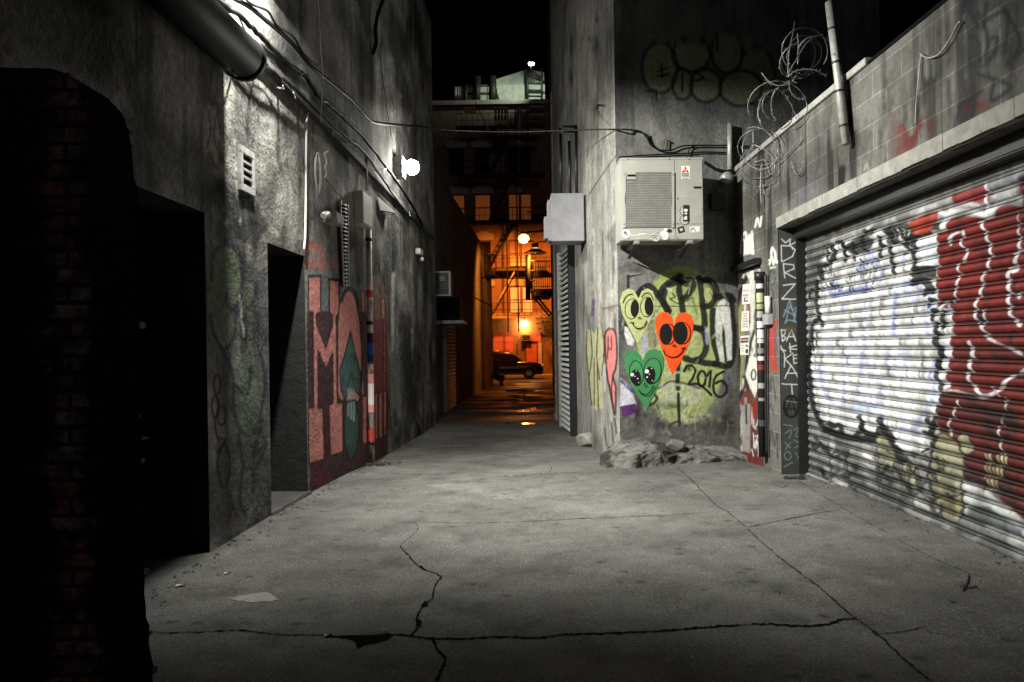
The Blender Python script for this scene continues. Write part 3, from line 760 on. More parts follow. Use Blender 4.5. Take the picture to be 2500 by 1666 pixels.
wallcable('wire', c2((910, 935), (890, 950), (900, 1000), (892, 1040), (900, 1070), (890, 1098)), .008, .03, 'short kinked white wire on the plaster wall', 'wire_white', cat='wire')
wallcable('wire', c2((900, 1110), (940, 1160), (980, 1200), (1012, 1218)), .006, .03, 'thin dark wire running down to the small grey box', cat='wire')
wallcable('wire', c2((1230, 320), (1260, 560), (1290, 760), (1330, 960), (1345, 1060)), .006, .03, 'thin black wire drooping towards the bright wall lamp', cat='wire')
# hooks
hk = [((600, 540), (640, 550)), ((700, 570), (715, 620)), ((938, 805), (942, 845)), ((1024, 880), (1030, 912)), ((868, 700), (870, 755)), ((470, 350), (480, 400)), ((325, 455), (345, 470)), ((1240, 1050), (1275, 1045)), ((1415, 1310), (1420, 1340))]
for k, (a, b) in enumerate(hk):
    (p0,), (p1,) = c2(a), c2(b); mb = MB()
    q0 = PL.at(*p0, .02); q1 = PL.at(*p0, .17); q2 = PL.at(*p1, .17)
    mb.tube([q0, q1, q2, q2 + Vector((0, -.03, .02))], .007, 6); o = mb.build('cable_hook', M['steel'])
    tag(o, 'bent steel hook holding cables on the plaster wall', 'hook', 'cable hooks on the plaster wall')
# round duct in the upper left, with a flanged end
a, b = PL.at(598, 146, .185), PL.at(330, -120, .185)
dr = (b - a).normalized(); dr.z = 0; dr.normalize()
D0 = thing('air_duct', a, 'fat black round duct on the upper left wall', 'duct')
mb = MB(); b2 = a - Vector((PL.d.x, PL.d.y, 0)) * 4.2
mb.lathe(a, b2 - a, [(0, .02), (0.0, .14), (.02, .165), (4.2, .165)], 28); mb.build('duct_pipe', M['duct'], D0)
mb = MB(); mb.lathe(a, b2 - a, [(-.012, .14), (-.012, .175), (.05, .178), (.055, .166)], 28); mb.build('collar', M['duct'], D0)
for k in (.6, 2.0, 3.4):
    mb = MB(); c = a - Vector((PL.d.x, PL.d.y, 0)) * k; mb.tube([c + Vector((0, 0, .17)), c + Vector((0, 0, .17)) - PL.n * .27], .012, 6); mb.build('bracket', M['black_metal'], D0)

# cable tray, boxes, pipes on the mural wall
zt = ZM(760, 460, 5.6)
def boxon(name, pl, q, depth, mat, label, cat, off0=.004, bevel=.006, door=True, parent=None):
    (x0, y0), (x1, y1) = q
    s0, z1 = pl.sz(x0, y0, depth); s1 = pl.sz(x1, y0, depth)[0]; z0 = pl.sz((x0 + x1) / 2, y1, depth)[1]
    if s0 > s1: s0, s1 = s1, s0
    t = thing(name, pl.w((s0 + s1) / 2, z0, 0), label, cat) if parent is None else parent
    mb = MB(); mb.pbox(pl, s0, s1, z0, z1, off0, depth); body = mb.build('housing', M[mat], t, bevel)
    if door:
        mb = MB(); mb.pbox(pl, s0 + .012, s1 - .012, z0 + .012, z1 - .012, depth + .001, depth + .009); mb.build('cover', M[mat], t, .003)
    return t, (s0, s1, z0, z1)
tray = thing('cable_tray', PL.at(808, 690), 'narrow ladder-shaped cable tray climbing above the rose mural', 'cable tray')
pA, pB = [PL.at(*zt(q)[0], .05) for q in ((392, 165), (445, 1350))]; qA, qB = [PL.at(*zt(q)[0], .05) for q in ((497, 210), (510, 1345))]
for r0, r1 in ((pA, pB), (qA, qB)):
    mb = MB(); mb.tube([r0, r1], .014, 6); mb.build('rail', M['galv'], tray)
for k in range(22):
    t = .03 + .95 * k / 21; mb = MB(); mb.tube([pA.lerp(pB, t), qA.lerp(qB, t)], .008, 6); mb.build('rung', M['galv'], tray)
mb = MB(); nn = PL.n * -.03; mb.poly([pA + nn, pB + nn, qB + nn, qA + nn]); mb.build('back_strip', M['dark_void'], tray)
t, _ = boxon('junction_box', PL, (zt((330, 305))[0], zt((440, 490))[0]), .16, 'box_grey', 'small grey junction box over the cable tray', 'electrical box')
mb = MB(); c = PL.at(*zt((357, 450))[0], .172); mb.lathe(c, PL.n, [(0, .012), (.006, .02), (.012, .012)], 12); mb.build('lock', M['wire_white'], t)
t, e = boxon('meter_box', PL, (zt((697, 25))[0], zt((825, 512))[0]), .12, 'box_beige', 'tall pale electrical box above the stickered drainpipe', 'electrical box')
mb = MB(); mb.tube([PL.at(*q, .06) for q in zt((757, 30), (755, -190), (752, -420))], .018, 8); mb.build('conduit', M['galv'], t)
pp = thing('drainpipe', PL.at(905, 1138), 'rusty cream drainpipe with stickers running down through the rose mural', 'pipe')
mb = MB(); top = PL.at(*zt((782, 515))[0], .06); bot = PL.at(*zm3((447, 1365))[0], .06); mb.tube([top, bot], .042, 12); mb.build('pipe', M['pipe_rusty'], pp)
for k, (f, c) in enumerate(((.27, (196, 60, 26)), (.45, (30, 22, 22)), (.49, (24, 60, 130)), (.54, (20, 18, 18)), (.62, (230, 150, 150)), (.66, (235, 228, 220)), (.75, (232, 150, 140)), (.85, (180, 60, 50)))):
    mb = MB(); mb.cc = tuple(lin(c)); p = top.lerp(bot, f); mb.tube([p, p - Vector((0, 0, .10 + .1 * (k % 3)))], .0436, 12, cap=False); mb.build('sticker', M['paint'], pp, colour=True)
for f in (.05, .4, .9):
    mb = MB(); p = top.lerp(bot, f); mb.tube([p, p - Vector((0, 0, .05))], .05, 12); mb.build('clamp', M['black_metal'], pp)
# elbow vent
mb = MB(); ez = [PL.at(*q, o) for q, o in zip(zt((235, 412), (236, 375), (215, 352), (180, 362), (165, 380)), (.05, .08, .1, .12, .12))]; mb.tube(smooth(ez, 4), .035, 12)
tag(mb.build('vent_elbow', M['wire_white']), 'small white elbow pipe poking from the plaster wall', 'pipe')
# pale triangular hood
tri = thing('shade_hood', PL.at(935, 510), 'white triangular metal hood beside the pale electrical box', 'hood')
a, b, c = [PL.at(*q, .02) for q in zt((905, 110), (925, 300), (1045, 335))]; n = PL.n * .22
mb = MB(); mb.poly([a, b + n * .1, c + n * .6]); mb.poly([a, c + n * .6, c]); mb.poly([a, b, b + n * .1]); mb.poly([b, c, c + n * .6, b + n * .1]); mb.build('cover', M['wire_white'], tri)
# round fitting with tangled loop on the wall
mb = MB()
for k in range(4):
    c = PL.at(*c2((850, 1070))[0], .03 + .01 * k); ax = random.uniform(.06, .10)
    mb.tube([c + Vector((PL.d.x, PL.d.y, 0)) * (ax * 1.1 * math.cos(t / 14 * 6.283)) + Vector((0, 0, (.14 + .03 * k) * math.sin(t / 14 * 6.283))) for t in range(14)], .006, 5, closed=True)
tag(mb.build('wire_coil', M['wire_white']), 'small tangled coil of pale wire on the plaster wall', 'wire')
# small white alarm box near the end of the wall
t, e = boxon('alarm_box', PL, ((1026, 606), (1033, 622)), .1, 'wire_white', 'tiny white box with a bulb near the far end of the plaster wall', 'electrical box', door=False)
mb = MB(); mb.lathe(PL.at(1029, 633, .08), (0, 0, 1), [(-.05, .01), (-.04, .04), (0, .055), (.04, .03), (.05, .01)], 12); mb.build('bulb', M['wire_white'], t)
# bright wall lamp
lamp2_p = PL.at(1004, 409, .28)
t = thing('wall_lamp', PL.at(1004, 430), 'glaring white bulkhead lamp high on the plaster wall', 'lamp')
mb = MB(); sL = PL.sz(1004, 409, .28)
mb.pbox(PL, sL[0] - .14, sL[0] + .14, sL[1] - .17, sL[1] + .17, .0, .16); mb.build('housing', M['galv'], t, .01)
mb = MB(); mb.lathe(lamp2_p - PL.n * .11, PL.n, [(.0, .05), (.03, .09), (.07, .118), (.12, .128), (.17, .118), (.21, .09), (.235, .05), (.245, .01)], 20); mb.build('lens', M['lamp_hot'], t)
# off-frame floodlight that lights the near end of the alley
LP1 = Vector((fL(5.4) + .45, 5.4, 4.86))
t = thing('floodlight', (fL(5.4), 5.4, 4.8), 'hooded floodlight bracketed high on the plaster wall', 'lamp')
mb = MB(); x0 = fL(5.4) + .01
mb.box((x0, 4.9, 4.95), (x0 + .86, 6.3, 4.99)); mb.box((x0 + .84, 4.9, 4.845), (x0 + .86, 6.3, 4.95)); mb.box((x0 + .10, 6.28, 4.845), (x0 + .84, 6.3, 4.95)); mb.box((x0, 5.25, 4.78), (x0 + .14, 5.55, 4.95)); mb.build('hood', M['black_metal'], t)
mb = MB(); mb.box((x0 + .375, 5.64, 4.62), (x0 + .52, 5.655, 4.95)); mb.build('side_baffle', M['black_metal'], t)
mb = MB(); mb.box((x0 + .30, 5.33, 4.90), (x0 + .56, 5.47, 4.93)); mb.build('lens', M['lamp_lens'], t)

# ================================================================== FRONT-LEFT BRICK PIER
pier = thing('brick_pier', (-2.2, 2.6, 0), 'black-painted brick pier with worn red patches in the left foreground', 'wall')
zP = ZM(0, 0, 1195 / 640.)
edge = d((118, 158), (160, 172), (205, 200), (250, 228), (282, 262), (296, 300), (303, 350), (308, 410), (322, 470), (318, 540), (322, 590), (324, 660), (320, 730), (322, 800), (326, 870), (322, 940), (326, 1010), (324, 1080), (329, 1150), (326, 1220), (331, 1290), (332, 1350), (336, 1420), (344, 1440), (342, 1480), (352, 1530), (350, 1560), (362, 1600), (364, 1700))
Y0 = 2.62
pts = []
for i in range(len(edge) - 1):
    for k in range(4):
        t = k / 4; x = edge[i][0] + (edge[i + 1][0] - edge[i][0]) * t; y = edge[i][1] + (edge[i + 1][1] - edge[i][1]) * t
        pts.append((x + (random.uniform(-1.6, 1.6) if k % 2 else 0), y))
out = [at_y(a, b, Y0) for a, b in pts] + [at_y(364, 1720, Y0)]
bl = out[-1].copy(); bl.z = -.3
front = [Vector((-3.3, Y0, out[0].z + .06))] + out + [Vector((out[-1].x, Y0, -.3)), Vector((-3.3, Y0, -.3))]
back = [p + Vector((-.25, .34, 0)) for p in front]
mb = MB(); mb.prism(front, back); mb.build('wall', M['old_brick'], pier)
# bricks standing proud along the broken corner
for i in range(4, len(out) - 1, 3):
    p = out[i]
    if random.random() < .4:
        w, h = random.uniform(.008, .025), random.uniform(.008, .03); ox = random.uniform(-.02, .002)
        mb = MB(); mb.box((p.x - w + ox, Y0 + random.uniform(-.012, .0), p.z - h / 2), (p.x + ox + .004, Y0 + random.uniform(.03, .06), p.z + h / 2)); mb.build('loose_brick', M['old_brick'], pier, .005)
for s, c, h, an in (('IM N HEART S', zP((405, 630))[0], 20, .18), ('A', zP((432, 855))[0], 18, .1), ('LOVE A', zP((545, 905))[0], 22, .15), ('2015', zP((468, 970))[0], 20, .1)):
    AR = Art(Plane((-3.0, Y0), (-1.0, Y0), -1), .003); AR.pl.n = Vector((0, -1, 0)); AR.text(s, c, h, (92, 88, 82), an); AR.build('lettering', pier)

# ================================================================== RIGHT: CORNER BUILDING (front and side faces)
zH = ZM(1440, 640, 1354 / 380.); zT = ZM(1320, 0, 1366 / 540.); zS = ZM(1320, 300, 459 / 240.)
ink = (9, 9, 9)
def paintF(P):
    P.mul(.6 + .8 * fbm(P.a * 6, P.b * 3, 5, 6))
    weather(P, 2, .45, .3)
    a, b = P.a, P.b
    # high faded throw-up
    og = (128, 138, 104)
    P.poly(zT(*ell(1330, 470, 110, 170)), og, .6, 10, wear=.3); P.stroke(zT(*ell(1330, 470, 115, 176)), 8, (12, 12, 11), .7, 6, closed=True)
    for e in ((735, 420, 105, 150), (930, 340, 112, 98), (875, 520, 58, 92), (1020, 530, 92, 98), (1150, 320, 92, 128), (1235, 545, 125, 105)):
        P.poly(zT(*ell(*e)), og, .75, 10, wear=.2)
    P.poly(zT((650, 520), (668, 565), (710, 555), (715, 608), (790, 550)), og, .75, 6)
    P.poly(zT((780, 245), (840, 250), (890, 320), (880, 400)), og, .7, 8)
    for e in ((735, 420, 110, 155), (930, 340, 116, 102), (875, 520, 62, 96), (1020, 530, 96, 102), (1150, 320, 96, 132), (1235, 545, 130, 110)):
        P.stroke(zT(*ell(*e)), 8, (12, 12, 11), .8, 6, closed=True)
    for s in (((720, 440), (780, 420)), ((745, 395), (750, 480)), ((725, 470), (790, 460)), ((875, 450), (875, 570)), ((1090, 230), (1092, 310)), ((960, 440), (1010, 490), (940, 500)), ((655, 565), (715, 558), (715, 610))):
        P.stroke(zT(*s), 6, (12, 12, 11), .85, 3, sm=False)
    # grey smudged render behind the green disc
    P.poly(zH((240, 20), (1290, 20), (1290, 1500), (240, 1500)), (112, 112, 104), .5, 30, wear=.4)
    P.poly(zH(*ell(795, 735, 385, 690, 40)), (158, 168, 108), .97, 10)
    for k in range(60):
        x, y = random.uniform(430, 1160), random.uniform(100, 1380)
        if ((x - 795) / 380) ** 2 + ((y - 735) / 680) ** 2 < 1:
            P.blob(*zH((x, y))[0], random.uniform(8, 26), random.uniform(8, 26), random.choice(((186, 196, 130), (130, 130, 100), (190, 180, 150), (80, 80, 64), (160, 160, 140), (60, 60, 50))), .28, .5)
    P.stroke(zH(*ell(795, 735, 372, 672, 40, 0, math.pi * 1.05, math.pi * 1.95)), 16, (140, 152, 88), .8, 8, wear=.2)
    # soot-black hazes
    for x, y, rx, ry, al in ((300, 560, 22, 60, .85), (700, 1250, 46, 11, .85), (560, 1330, 20, 40, .5), (1200, 1330, 30, 50, .7), (1140, 1420, 50, 30, .7), (520, 480, 18, 40, .7), (1190, 160, 24, 26, .6), (760, 110, 60, 16, .5), (420, 1300, 14, 50, .8), (400, 60, 40, 16, .6)):
        P.blob(*zH((x, y))[0], rx, ry, (14, 14, 13), al)
    for x, y, rx, ry, al in ((760, 1170, 56, 22, .8), (820, 1340, 50, 16, .5), (640, 1300, 16, 30, .5), (960, 1130, 30, 16, .5)): P.blob(*zH((x, y))[0], rx, ry, (178, 180, 172), al, .5)
    P.blob(*zH((1060, 1270))[0], 30, 40, (112, 124, 80), .6, .5)
    # black letters
    W = 15.5
    for s in (((420, 280), (470, 225), (530, 215), (600, 300), (650, 380), (682, 440)), ((610, 290), (640, 220), (720, 160), (790, 130)), ((785, 120), (778, 240), (795, 340), (812, 440)), ((690, 200), (780, 170), (880, 160), (900, 210), (850, 290), (810, 320)), ((650, 260), (640, 340), (690, 420)),
              ((950, 140), (975, 290), (985, 400), (1000, 520), (980, 575), (905, 568)), ((960, 165), (1040, 160), (1095, 220), (1090, 310), (1050, 375), (985, 385)), ((905, 570), (975, 600), (1012, 690), (1000, 790), (930, 860), (830, 840)),
              ((1070, 420), (1070, 560), (1085, 720), (1120, 870), (1010, 880), (930, 850)), ((1225, 300), (1245, 560), (1250, 760), (1210, 900), (1090, 890)), ((1160, 560), (1175, 700), (1195, 850)), ((1100, 310), (1200, 290), (1250, 330))):
        P.stroke(zH(*s), W, ink, .95, 3.5)
    P.poly(zH((960, 160), (1080, 160), (1100, 380), (1230, 350), (1200, 300), (1080, 300)), ink, .6, 14)
    P.poly(zH(*ell(1030, 285, 36, 62)), (158, 164, 112), .95, 3)
    nn = zH((1100, 400), (1120, 350), (1165, 322), (1205, 350), (1220, 430), (1235, 620), (1235, 850), (1195, 862), (1175, 600), (1155, 545), (1148, 640), (1172, 862), (1135, 866), (1100, 700), (1090, 560))
    P.poly(nn, (196, 198, 192), .97, 4, wear=.1)
    P.stroke(zH((690, 315), (780, 365), (890, 310)), 3, ink, .9, 2); P.stroke(zH((715, 270), (740, 300), (700, 320)), 4, ink, .8, 2)
    P.stroke(zH((335, 230), (332, 125), (440, 100)), 8, ink, .9, 3, sm=False); P.stroke(zH((350, 110), (440, 95)), 3, (170, 170, 165), .6, 3)
    # stem below the orange heart
    P.stroke(zH((775, 860), (765, 1000), (766, 1105)), 11, ink, .95, 3); P.stroke(zH((770, 1150), (773, 1290), (780, 1420)), 8, ink, .95, 3); P.stroke(zH((690, 1430), (760, 1390), (840, 1425)), 6, ink, .9, 4)
    # date
    for s in (((822, 950), (845, 905), (890, 905), (918, 945), (895, 1010), (865, 1062), (930, 1062), (985, 1090), (1055, 1155)), ell(975, 1015, 34, 66, 20), ((1020, 992), (1052, 950), (1040, 1085)), ((1165, 955), (1100, 990), (1075, 1070), (1085, 1140), (1130, 1175), (1180, 1145), (1190, 1085), (1150, 1035), (1095, 1055))):
        P.stroke(zH(*s), 6.5, ink, .97, 2)
    P.blob(*zH((860, 925))[0], 9, 9, ink, .9)
    for s in (((700, 985), (722, 1035), (655, 1095), (660, 1120)), ((610, 1078), (740, 1066), (900, 1092)), ((650, 1010), (760, 960), (840, 985)), ((830, 1225), (900, 1220), (945, 1200))): P.stroke(zH(*s), 5, (168, 170, 166), .8, 4)
    P.stroke(zH((600, 1100), (700, 1040), (800, 1050), (960, 1100)), 5, ink, .8, 4)
    # lilac, purple and white scraps at left
    P.poly(zH((268, 1005), (350, 1095), (405, 1235), (258, 1255)), (190, 188, 200), .95, 4); P.stroke(zH((275, 1035), (320, 1080), (365, 1125)), 7, (56, 62, 104), .9, 4)
    P.poly(zH((264, 1258), (400, 1230), (408, 1310), (290, 1358)), (78, 34, 92), .95, 3)
    P.poly(zH((300, 560), (330, 570), (385, 690), (370, 730), (330, 720), (300, 620)), (205, 205, 200), .9, 3, wear=.3); P.poly(zH((440, 660), (505, 610), (505, 770), (455, 830)), (150, 150, 168), .9, 4)
    P.poly(zH((505, 560), (560, 560), (600, 700), (560, 770), (510, 740)), (120, 110, 92), .8, 5)
    P.poly(zH((1000, 560), (1040, 590), (1035, 720), (1010, 720)), (150, 152, 170), .8, 5); P.poly(zH((1200, 960), (1222, 1000), (1205, 1150)), (60, 68, 100), .8, 4)
    P.stroke(zH((560, 1150), (585, 1190), (545, 1235), (510, 1240)), 7, ink, .9, 3)
    for k in range(46):
        x, y = random.uniform(250, 1240), random.uniform(120, 1450)
        if abs(x - 720) < 160 and 440 < y < 960: continue
        P.stroke(zH((x, y), (x + random.uniform(-50, 50), y + random.uniform(20, 120)), (x + random.uniform(-60, 60), y + random.uniform(60, 180))), random.uniform(1.5, 6), random.choice(((16, 16, 15), (60, 60, 54), (190, 190, 180), (150, 156, 110), (84, 80, 74))), random.uniform(.3, .7), 3, wear=.45)
    for k in range(30): 
        x, y = random.uniform(240, 1240), random.uniform(1330, 1560); P.blob(*zH((x, y))[0], random.uniform(4, 16), random.uniform(4, 12), random.choice(((150, 148, 138), (20, 20, 19), (24, 24, 22), (90, 88, 80))), .8, .7)
    P.stroke(zH((240, 388), (560, 386), (900, 384), (1260, 380)), 2.4, (20, 20, 19), .8, 1.6)
    P.poly(zH((235, 1340), (1260, 1430), (1260, 1600), (235, 1600)), (60, 58, 54), .5, 14, wear=.45)
CB = thing('corner_building', (2.2, 9.4, gz(9.4)), 'tall grey corner building painted with a green disc, black letters and hearts', 'building')
sheet('wall', PF, np.concatenate([np.arange(0, PF.len + .001, PF.len / 300), np.arange(PF.len + .012, 4.2, .014)]), zgrid((-.5, 3.2, .0068), (3.2, 5.6, .014), (5.6, 11, .1)), paintF, M['plaster'], CB, base=(.145, .144, .136), close=False)
def paintS(P):
    weather(P, 5, .4, .3)
    P.mul(.6 + .8 * fbm(P.a * 7, P.b * 4, 5, 3))
    yl, pk = (180, 178, 136), (208, 118, 114)
    for k in range(26):
        x = random.uniform(200, 350); y0 = random.uniform(500, 1000); P.stroke(zS((x, y0), (x + random.uniform(-4, 4), y0 + random.uniform(60, 300))), random.uniform(3, 8), random.choice(((60, 60, 56), (40, 40, 38), (170, 168, 156), (196, 194, 184))), .5, 5, wear=.42)
    P.poly(zS((216, 975), (232, 960), (250, 985), (268, 955), (288, 970), (296, 1060), (294, 1130), (284, 1180), (294, 1330), (262, 1345), (238, 1320), (224, 1190), (214, 1080)), yl, .92, 3, wear=.2)
    for s in (((232, 960), (240, 1080), (226, 1180)), ((268, 955), (262, 1090), (276, 1200)), ((216, 975), (214, 1080), (226, 1200), (238, 1320)), ((250, 1100), (250, 1320)), ((264, 1130), (270, 1345)), ((288, 970), (296, 1060), (284, 1180))): P.stroke(zS(*s), 3, (22, 22, 20), .85, 2)
    pp = zS((300, 1000), (310, 970), (330, 962), (350, 985), (356, 1080), (350, 1150), (338, 1180), (350, 1240), (348, 1360), (336, 1320), (322, 1240), (310, 1180), (302, 1090))
    P.poly(pp, pk, .95, 2); P.stroke(pp, 5, (24, 10, 14), .9, 2, closed=True); P.stroke(zS((316, 1000), (312, 1100)), 4, (70, 20, 34), .8, 2); P.stroke(zS((330, 1000), (330, 1060), (316, 1050)), 4, (70, 20, 34), .8, 2); P.stroke(zS((338, 1180), (330, 1260), (340, 1330)), 4, (24, 10, 14), .9, 2)
    P.stroke(zS((246, 830), (240, 900)), 8, (86, 48, 104), .8, 5); P.stroke(zS((298, 1130), (300, 1250)), 5, (200, 200, 204), .7, 4)
    P.blob(*zS((330, 870))[0], 12, 12, (90, 48, 52), .6)
    P.stroke(zS((290, 870), (360, 852)), 3, (20, 20, 20), .7, 3)
    for x, y, l in ((300, 1430, 80), (330, 1400, 90), (345, 1380, 70)): P.stroke(zS((x, y), (x + 8, y + l)), 4, (24, 24, 22), .8, 3, wear=.3)
    for q in (((395, 70), (30, 75)), ((362, 105), (8, 26)), ((350, 330), (16, 60))): pass
    for x, y, rx, ry in ((345, 280, 14, 44), (350, 120, 8, 16), (300, 240, 8, 10), (190, 290, 9, 60), (190, 480, 10, 60)): P.blob(*zT((x, y))[0], rx * .7, ry * .7, (34, 34, 32), .9)
    for k in range(60):
        x, y = random.uniform(220, 460), random.uniform(150, 1000); P.stroke(zT((x, y), (x - 5, y + random.uniform(10, 40))), 2, (60, 58, 52), .6, 2)
    P.poly(zT((470, 1350), (470, 1560), (400, 1470)), (70, 68, 62), .6, 8); P.stroke(zT((465, 960), (380, 1080), (300, 1200)), 3, (46, 44, 40), .8, 2)
sheet('side_wall', PS, np.arange(0, PS.len + .001, PS.len / 220), zgrid((-.5, 5, .014), (5, 11, .05)), paintS, M['plaster'], CB, base=(.30, .293, .265), close=False)
mb = MB(); pq = PF.w(4.18, 0, -.02); fp = [(1.44, 9.17), (pq.x, pq.y), (5.6, 16.0), (fS(16) + .01, 15.99)]
mb.hexa([Vector((a, b, -.5)) for a, b in fp] + [Vector((a, b, 10.9)) for a, b in fp]); mb.build('body', M['stone'], CB)

# hearts painted on the front wall
h = Art(PF, .002)
he = zH((418, 712), (340, 570), (280, 450), (262, 340), (285, 260), (335, 230), (385, 245), (414, 300), (425, 320), (450, 255), (500, 230), (550, 255), (572, 330), (560, 440), (510, 540), (460, 640))
h.poly(he[:], (168, 172, 118))
for e, p in (((366, 408, 62, 92, .12), (390, 404, 36, 76, .05)), ((495, 392, 58, 88, 0), (512, 384, 36, 80, 0))):
    h.poly(zH(*ell(e[0], e[1], e[2], e[3], 28, e[4])), (14, 14, 13)); h.poly(zH(*ell(e[0], e[1], e[2] - 7, e[3] - 7, 28, e[4])), (172, 176, 122)); h.poly(zH(*ell(p[0], p[1], p[2], p[3], 24, p[4])), (12, 12, 12))
for s, w in ((((285, 360), (310, 305), (350, 280), (375, 285)), 1.8), (((445, 310), (480, 272), (520, 275), (555, 335)), 1.8), (((350, 525), (372, 528), (385, 525)), 2.2), (((368, 528), (395, 568), (435, 578), (475, 555), (494, 508)), 2.6), (((418, 495), (430, 480), (446, 494)), 2.2)): h.stroke(zH(*s), w, (14, 14, 13))
o = h.build('heart_painting', CB, M['heartpaint']); o['label'] = 'pale yellow painted heart with large sideways eyes'
h = Art(PF, .002)
h.poly(zH((716, 985), (680, 900), (620, 740), (580, 620), (568, 530), (585, 465), (630, 435), (680, 440), (715, 475), (736, 560), (745, 490), (780, 445), (830, 437), (880, 460), (903, 530), (895, 620), (850, 740), (790, 870)), (232, 80, 20))
h.poly(zH(*ell(694, 628, 52, 92, 26, 0)), (14, 12, 11)); h.poly(zH(*ell(692, 628, 44, 84, 26)), (232, 84, 22))
h.poly(zH(*ell(662, 628, 56, 93, 28)), (12, 11, 11)); h.poly(zH(*ell(806, 618, 74, 98, 28)), (12, 11, 11)); h.poly(zH(*ell(806, 618, 66, 90, 28)), (232, 84, 22)); h.poly(zH(*ell(786, 618, 66, 98, 28)), (12, 11, 11))
for s, w in ((((640, 765), (655, 800), (700, 826), (750, 825), (795, 795), (815, 755)), 2.6), (((795, 745), (815, 755), (832, 742)), 3), (((720, 735), (735, 722), (748, 738)), 2.6)): h.stroke(zH(*s), w, (20, 12, 10))
o = h.build('heart_painting', CB, M['heartpaint']); o['label'] = 'orange painted heart with solid black eyes'
h = Art(PF, .005)
h.poly(zH((492, 1292), (440, 1200), (370, 1080), (315, 950), (298, 850), (312, 790), (350, 765), (400, 772), (440, 810), (460, 865), (480, 800), (520, 765), (570, 758), (620, 780), (645, 840), (640, 920), (600, 1060), (545, 1180)), (60, 126, 76))
for e, p in (((406, 967, 64, 112, -.1), (402, 1008, 44, 72, -.15)), ((545, 947, 78, 114, .12), (524, 985, 46, 76, .05))):
    h.poly(zH(*ell(e[0], e[1], e[2], e[3], 28, e[4])), (12, 14, 12)); h.poly(zH(*ell(e[0], e[1], e[2] - 7, e[3] - 7, 28, e[4])), (62, 130, 80)); h.poly(zH(*ell(*p[:4], 24, p[4])), (10, 10, 10))
for x, y, r in ((369, 980, 15), (496, 952, 18), (392, 995, 5), (416, 1014, 6), (402, 950, 4), (498, 1002, 7), (519, 976, 5), (538, 926, 5), (543, 1032, 5), (425, 1050, 4)): h.poly(zH(*ell(x, y, r, r, 12)), (225, 228, 220))
for s, w in ((((425, 1105), (440, 1135), (480, 1152), (520, 1138), (548, 1085)), 2.6), (((540, 1082), (552, 1086), (566, 1078)), 2.6), (((468, 1080), (478, 1055), (492, 1076)), 2.4)): h.stroke(zH(*s), w, (14, 18, 14))
o = h.build('heart_painting', CB, M['heartpaint']); o['label'] = 'green painted heart with sparkling eyes'

# broken concrete plinth at the foot of the front wall
def rockmesh(name, prof_front, y_f, y_b, mat, parent=None, top_in=.0):
    pass
pl_t = thing('concrete_plinth', (2.0, 8.8, gz(8.8)), 'broken sloping concrete plinth at the foot of the corner building', 'plinth')
mb = MB()
fx = d((1378, 1075), (1450, 1077), (1530, 1070), (1600, 1058), (1690, 1048))
tops = d((1395, 1000), (1450, 1000), (1530, 1000), (1600, 1022), (1690, 1040))
nX, nT = 90, 26
grid = []
for i in range(nX + 1):
    t = i / nX
    bx = np.interp(t, np.linspace(0, 1, 5), [q[0] for q in fx]); by = np.interp(t, np.linspace(0, 1, 5), [q[1] for q in fx])
    g0 = on_ground(bx, by); 
    lip = np.interp(t, [0, .3, .47, .5, .75, 1], [.19, .21, .19, .13, .13, .10]); top_h = np.interp(t, [0, .1, .3, .47, .55, .8, 1], [.34, .36, .34, .30, .26, .26, .22])
    wallp = PF.p0 + PF.d * (t * PF.len * .98 - .1); 
    g0.y = min(g0.y, wallp.y - .26); col = []
    for j in range(nT + 1):
        k = j / nT
        if k < .3: f, hz = k / .3 * .035, lip * (k / .3)
        else: f, hz = .035 + (k - .3) / .7 * .965, lip + (top_h - lip) * ((k - .3) / .7) ** 1.3
        p = Vector((g0.x, g0.y, 0)).lerp(Vector((wallp.x, wallp.y + .03, 0)), f)
        r = (fbm(np.array([t * 14]), np.array([k * 5.0]), 4, 3)[0] - .5); r2 = vnoise(np.array([t * 9.0]), np.array([k * 2.0]), 5)[0] - .5
        e = 0 if j == 0 else 1
        p.z = gz(p.y) - .03 + hz + (.016 * r + .012 * math.copysign(abs(r2) ** .5, r2)) * e; p.y -= .09 * r * e; p.x += .04 * r * e
        col.append(mb.vert(p))
    grid.append(col)
for i in range(nX):
    for j in range(nT): mb.face((grid[i][j], grid[i + 1][j], grid[i + 1][j + 1], grid[i][j + 1]))
g0 = [mb.v[k] for k in grid[0]]; base = Vector(g0[-1]); base.z = gz(base.y) - .05
mb.face([grid[0][j] for j in range(nT + 1)][::-1] + [mb.vert(base)])
mb.build('block', M['footing'], pl_t)
mb = MB(); 
for q, w in ((zH((560 * 1, 1500), (700, 1520)), 3),): pass
ribp = [PF.at(a, b, .0) for a, b in ((1, 1),)] if False else []
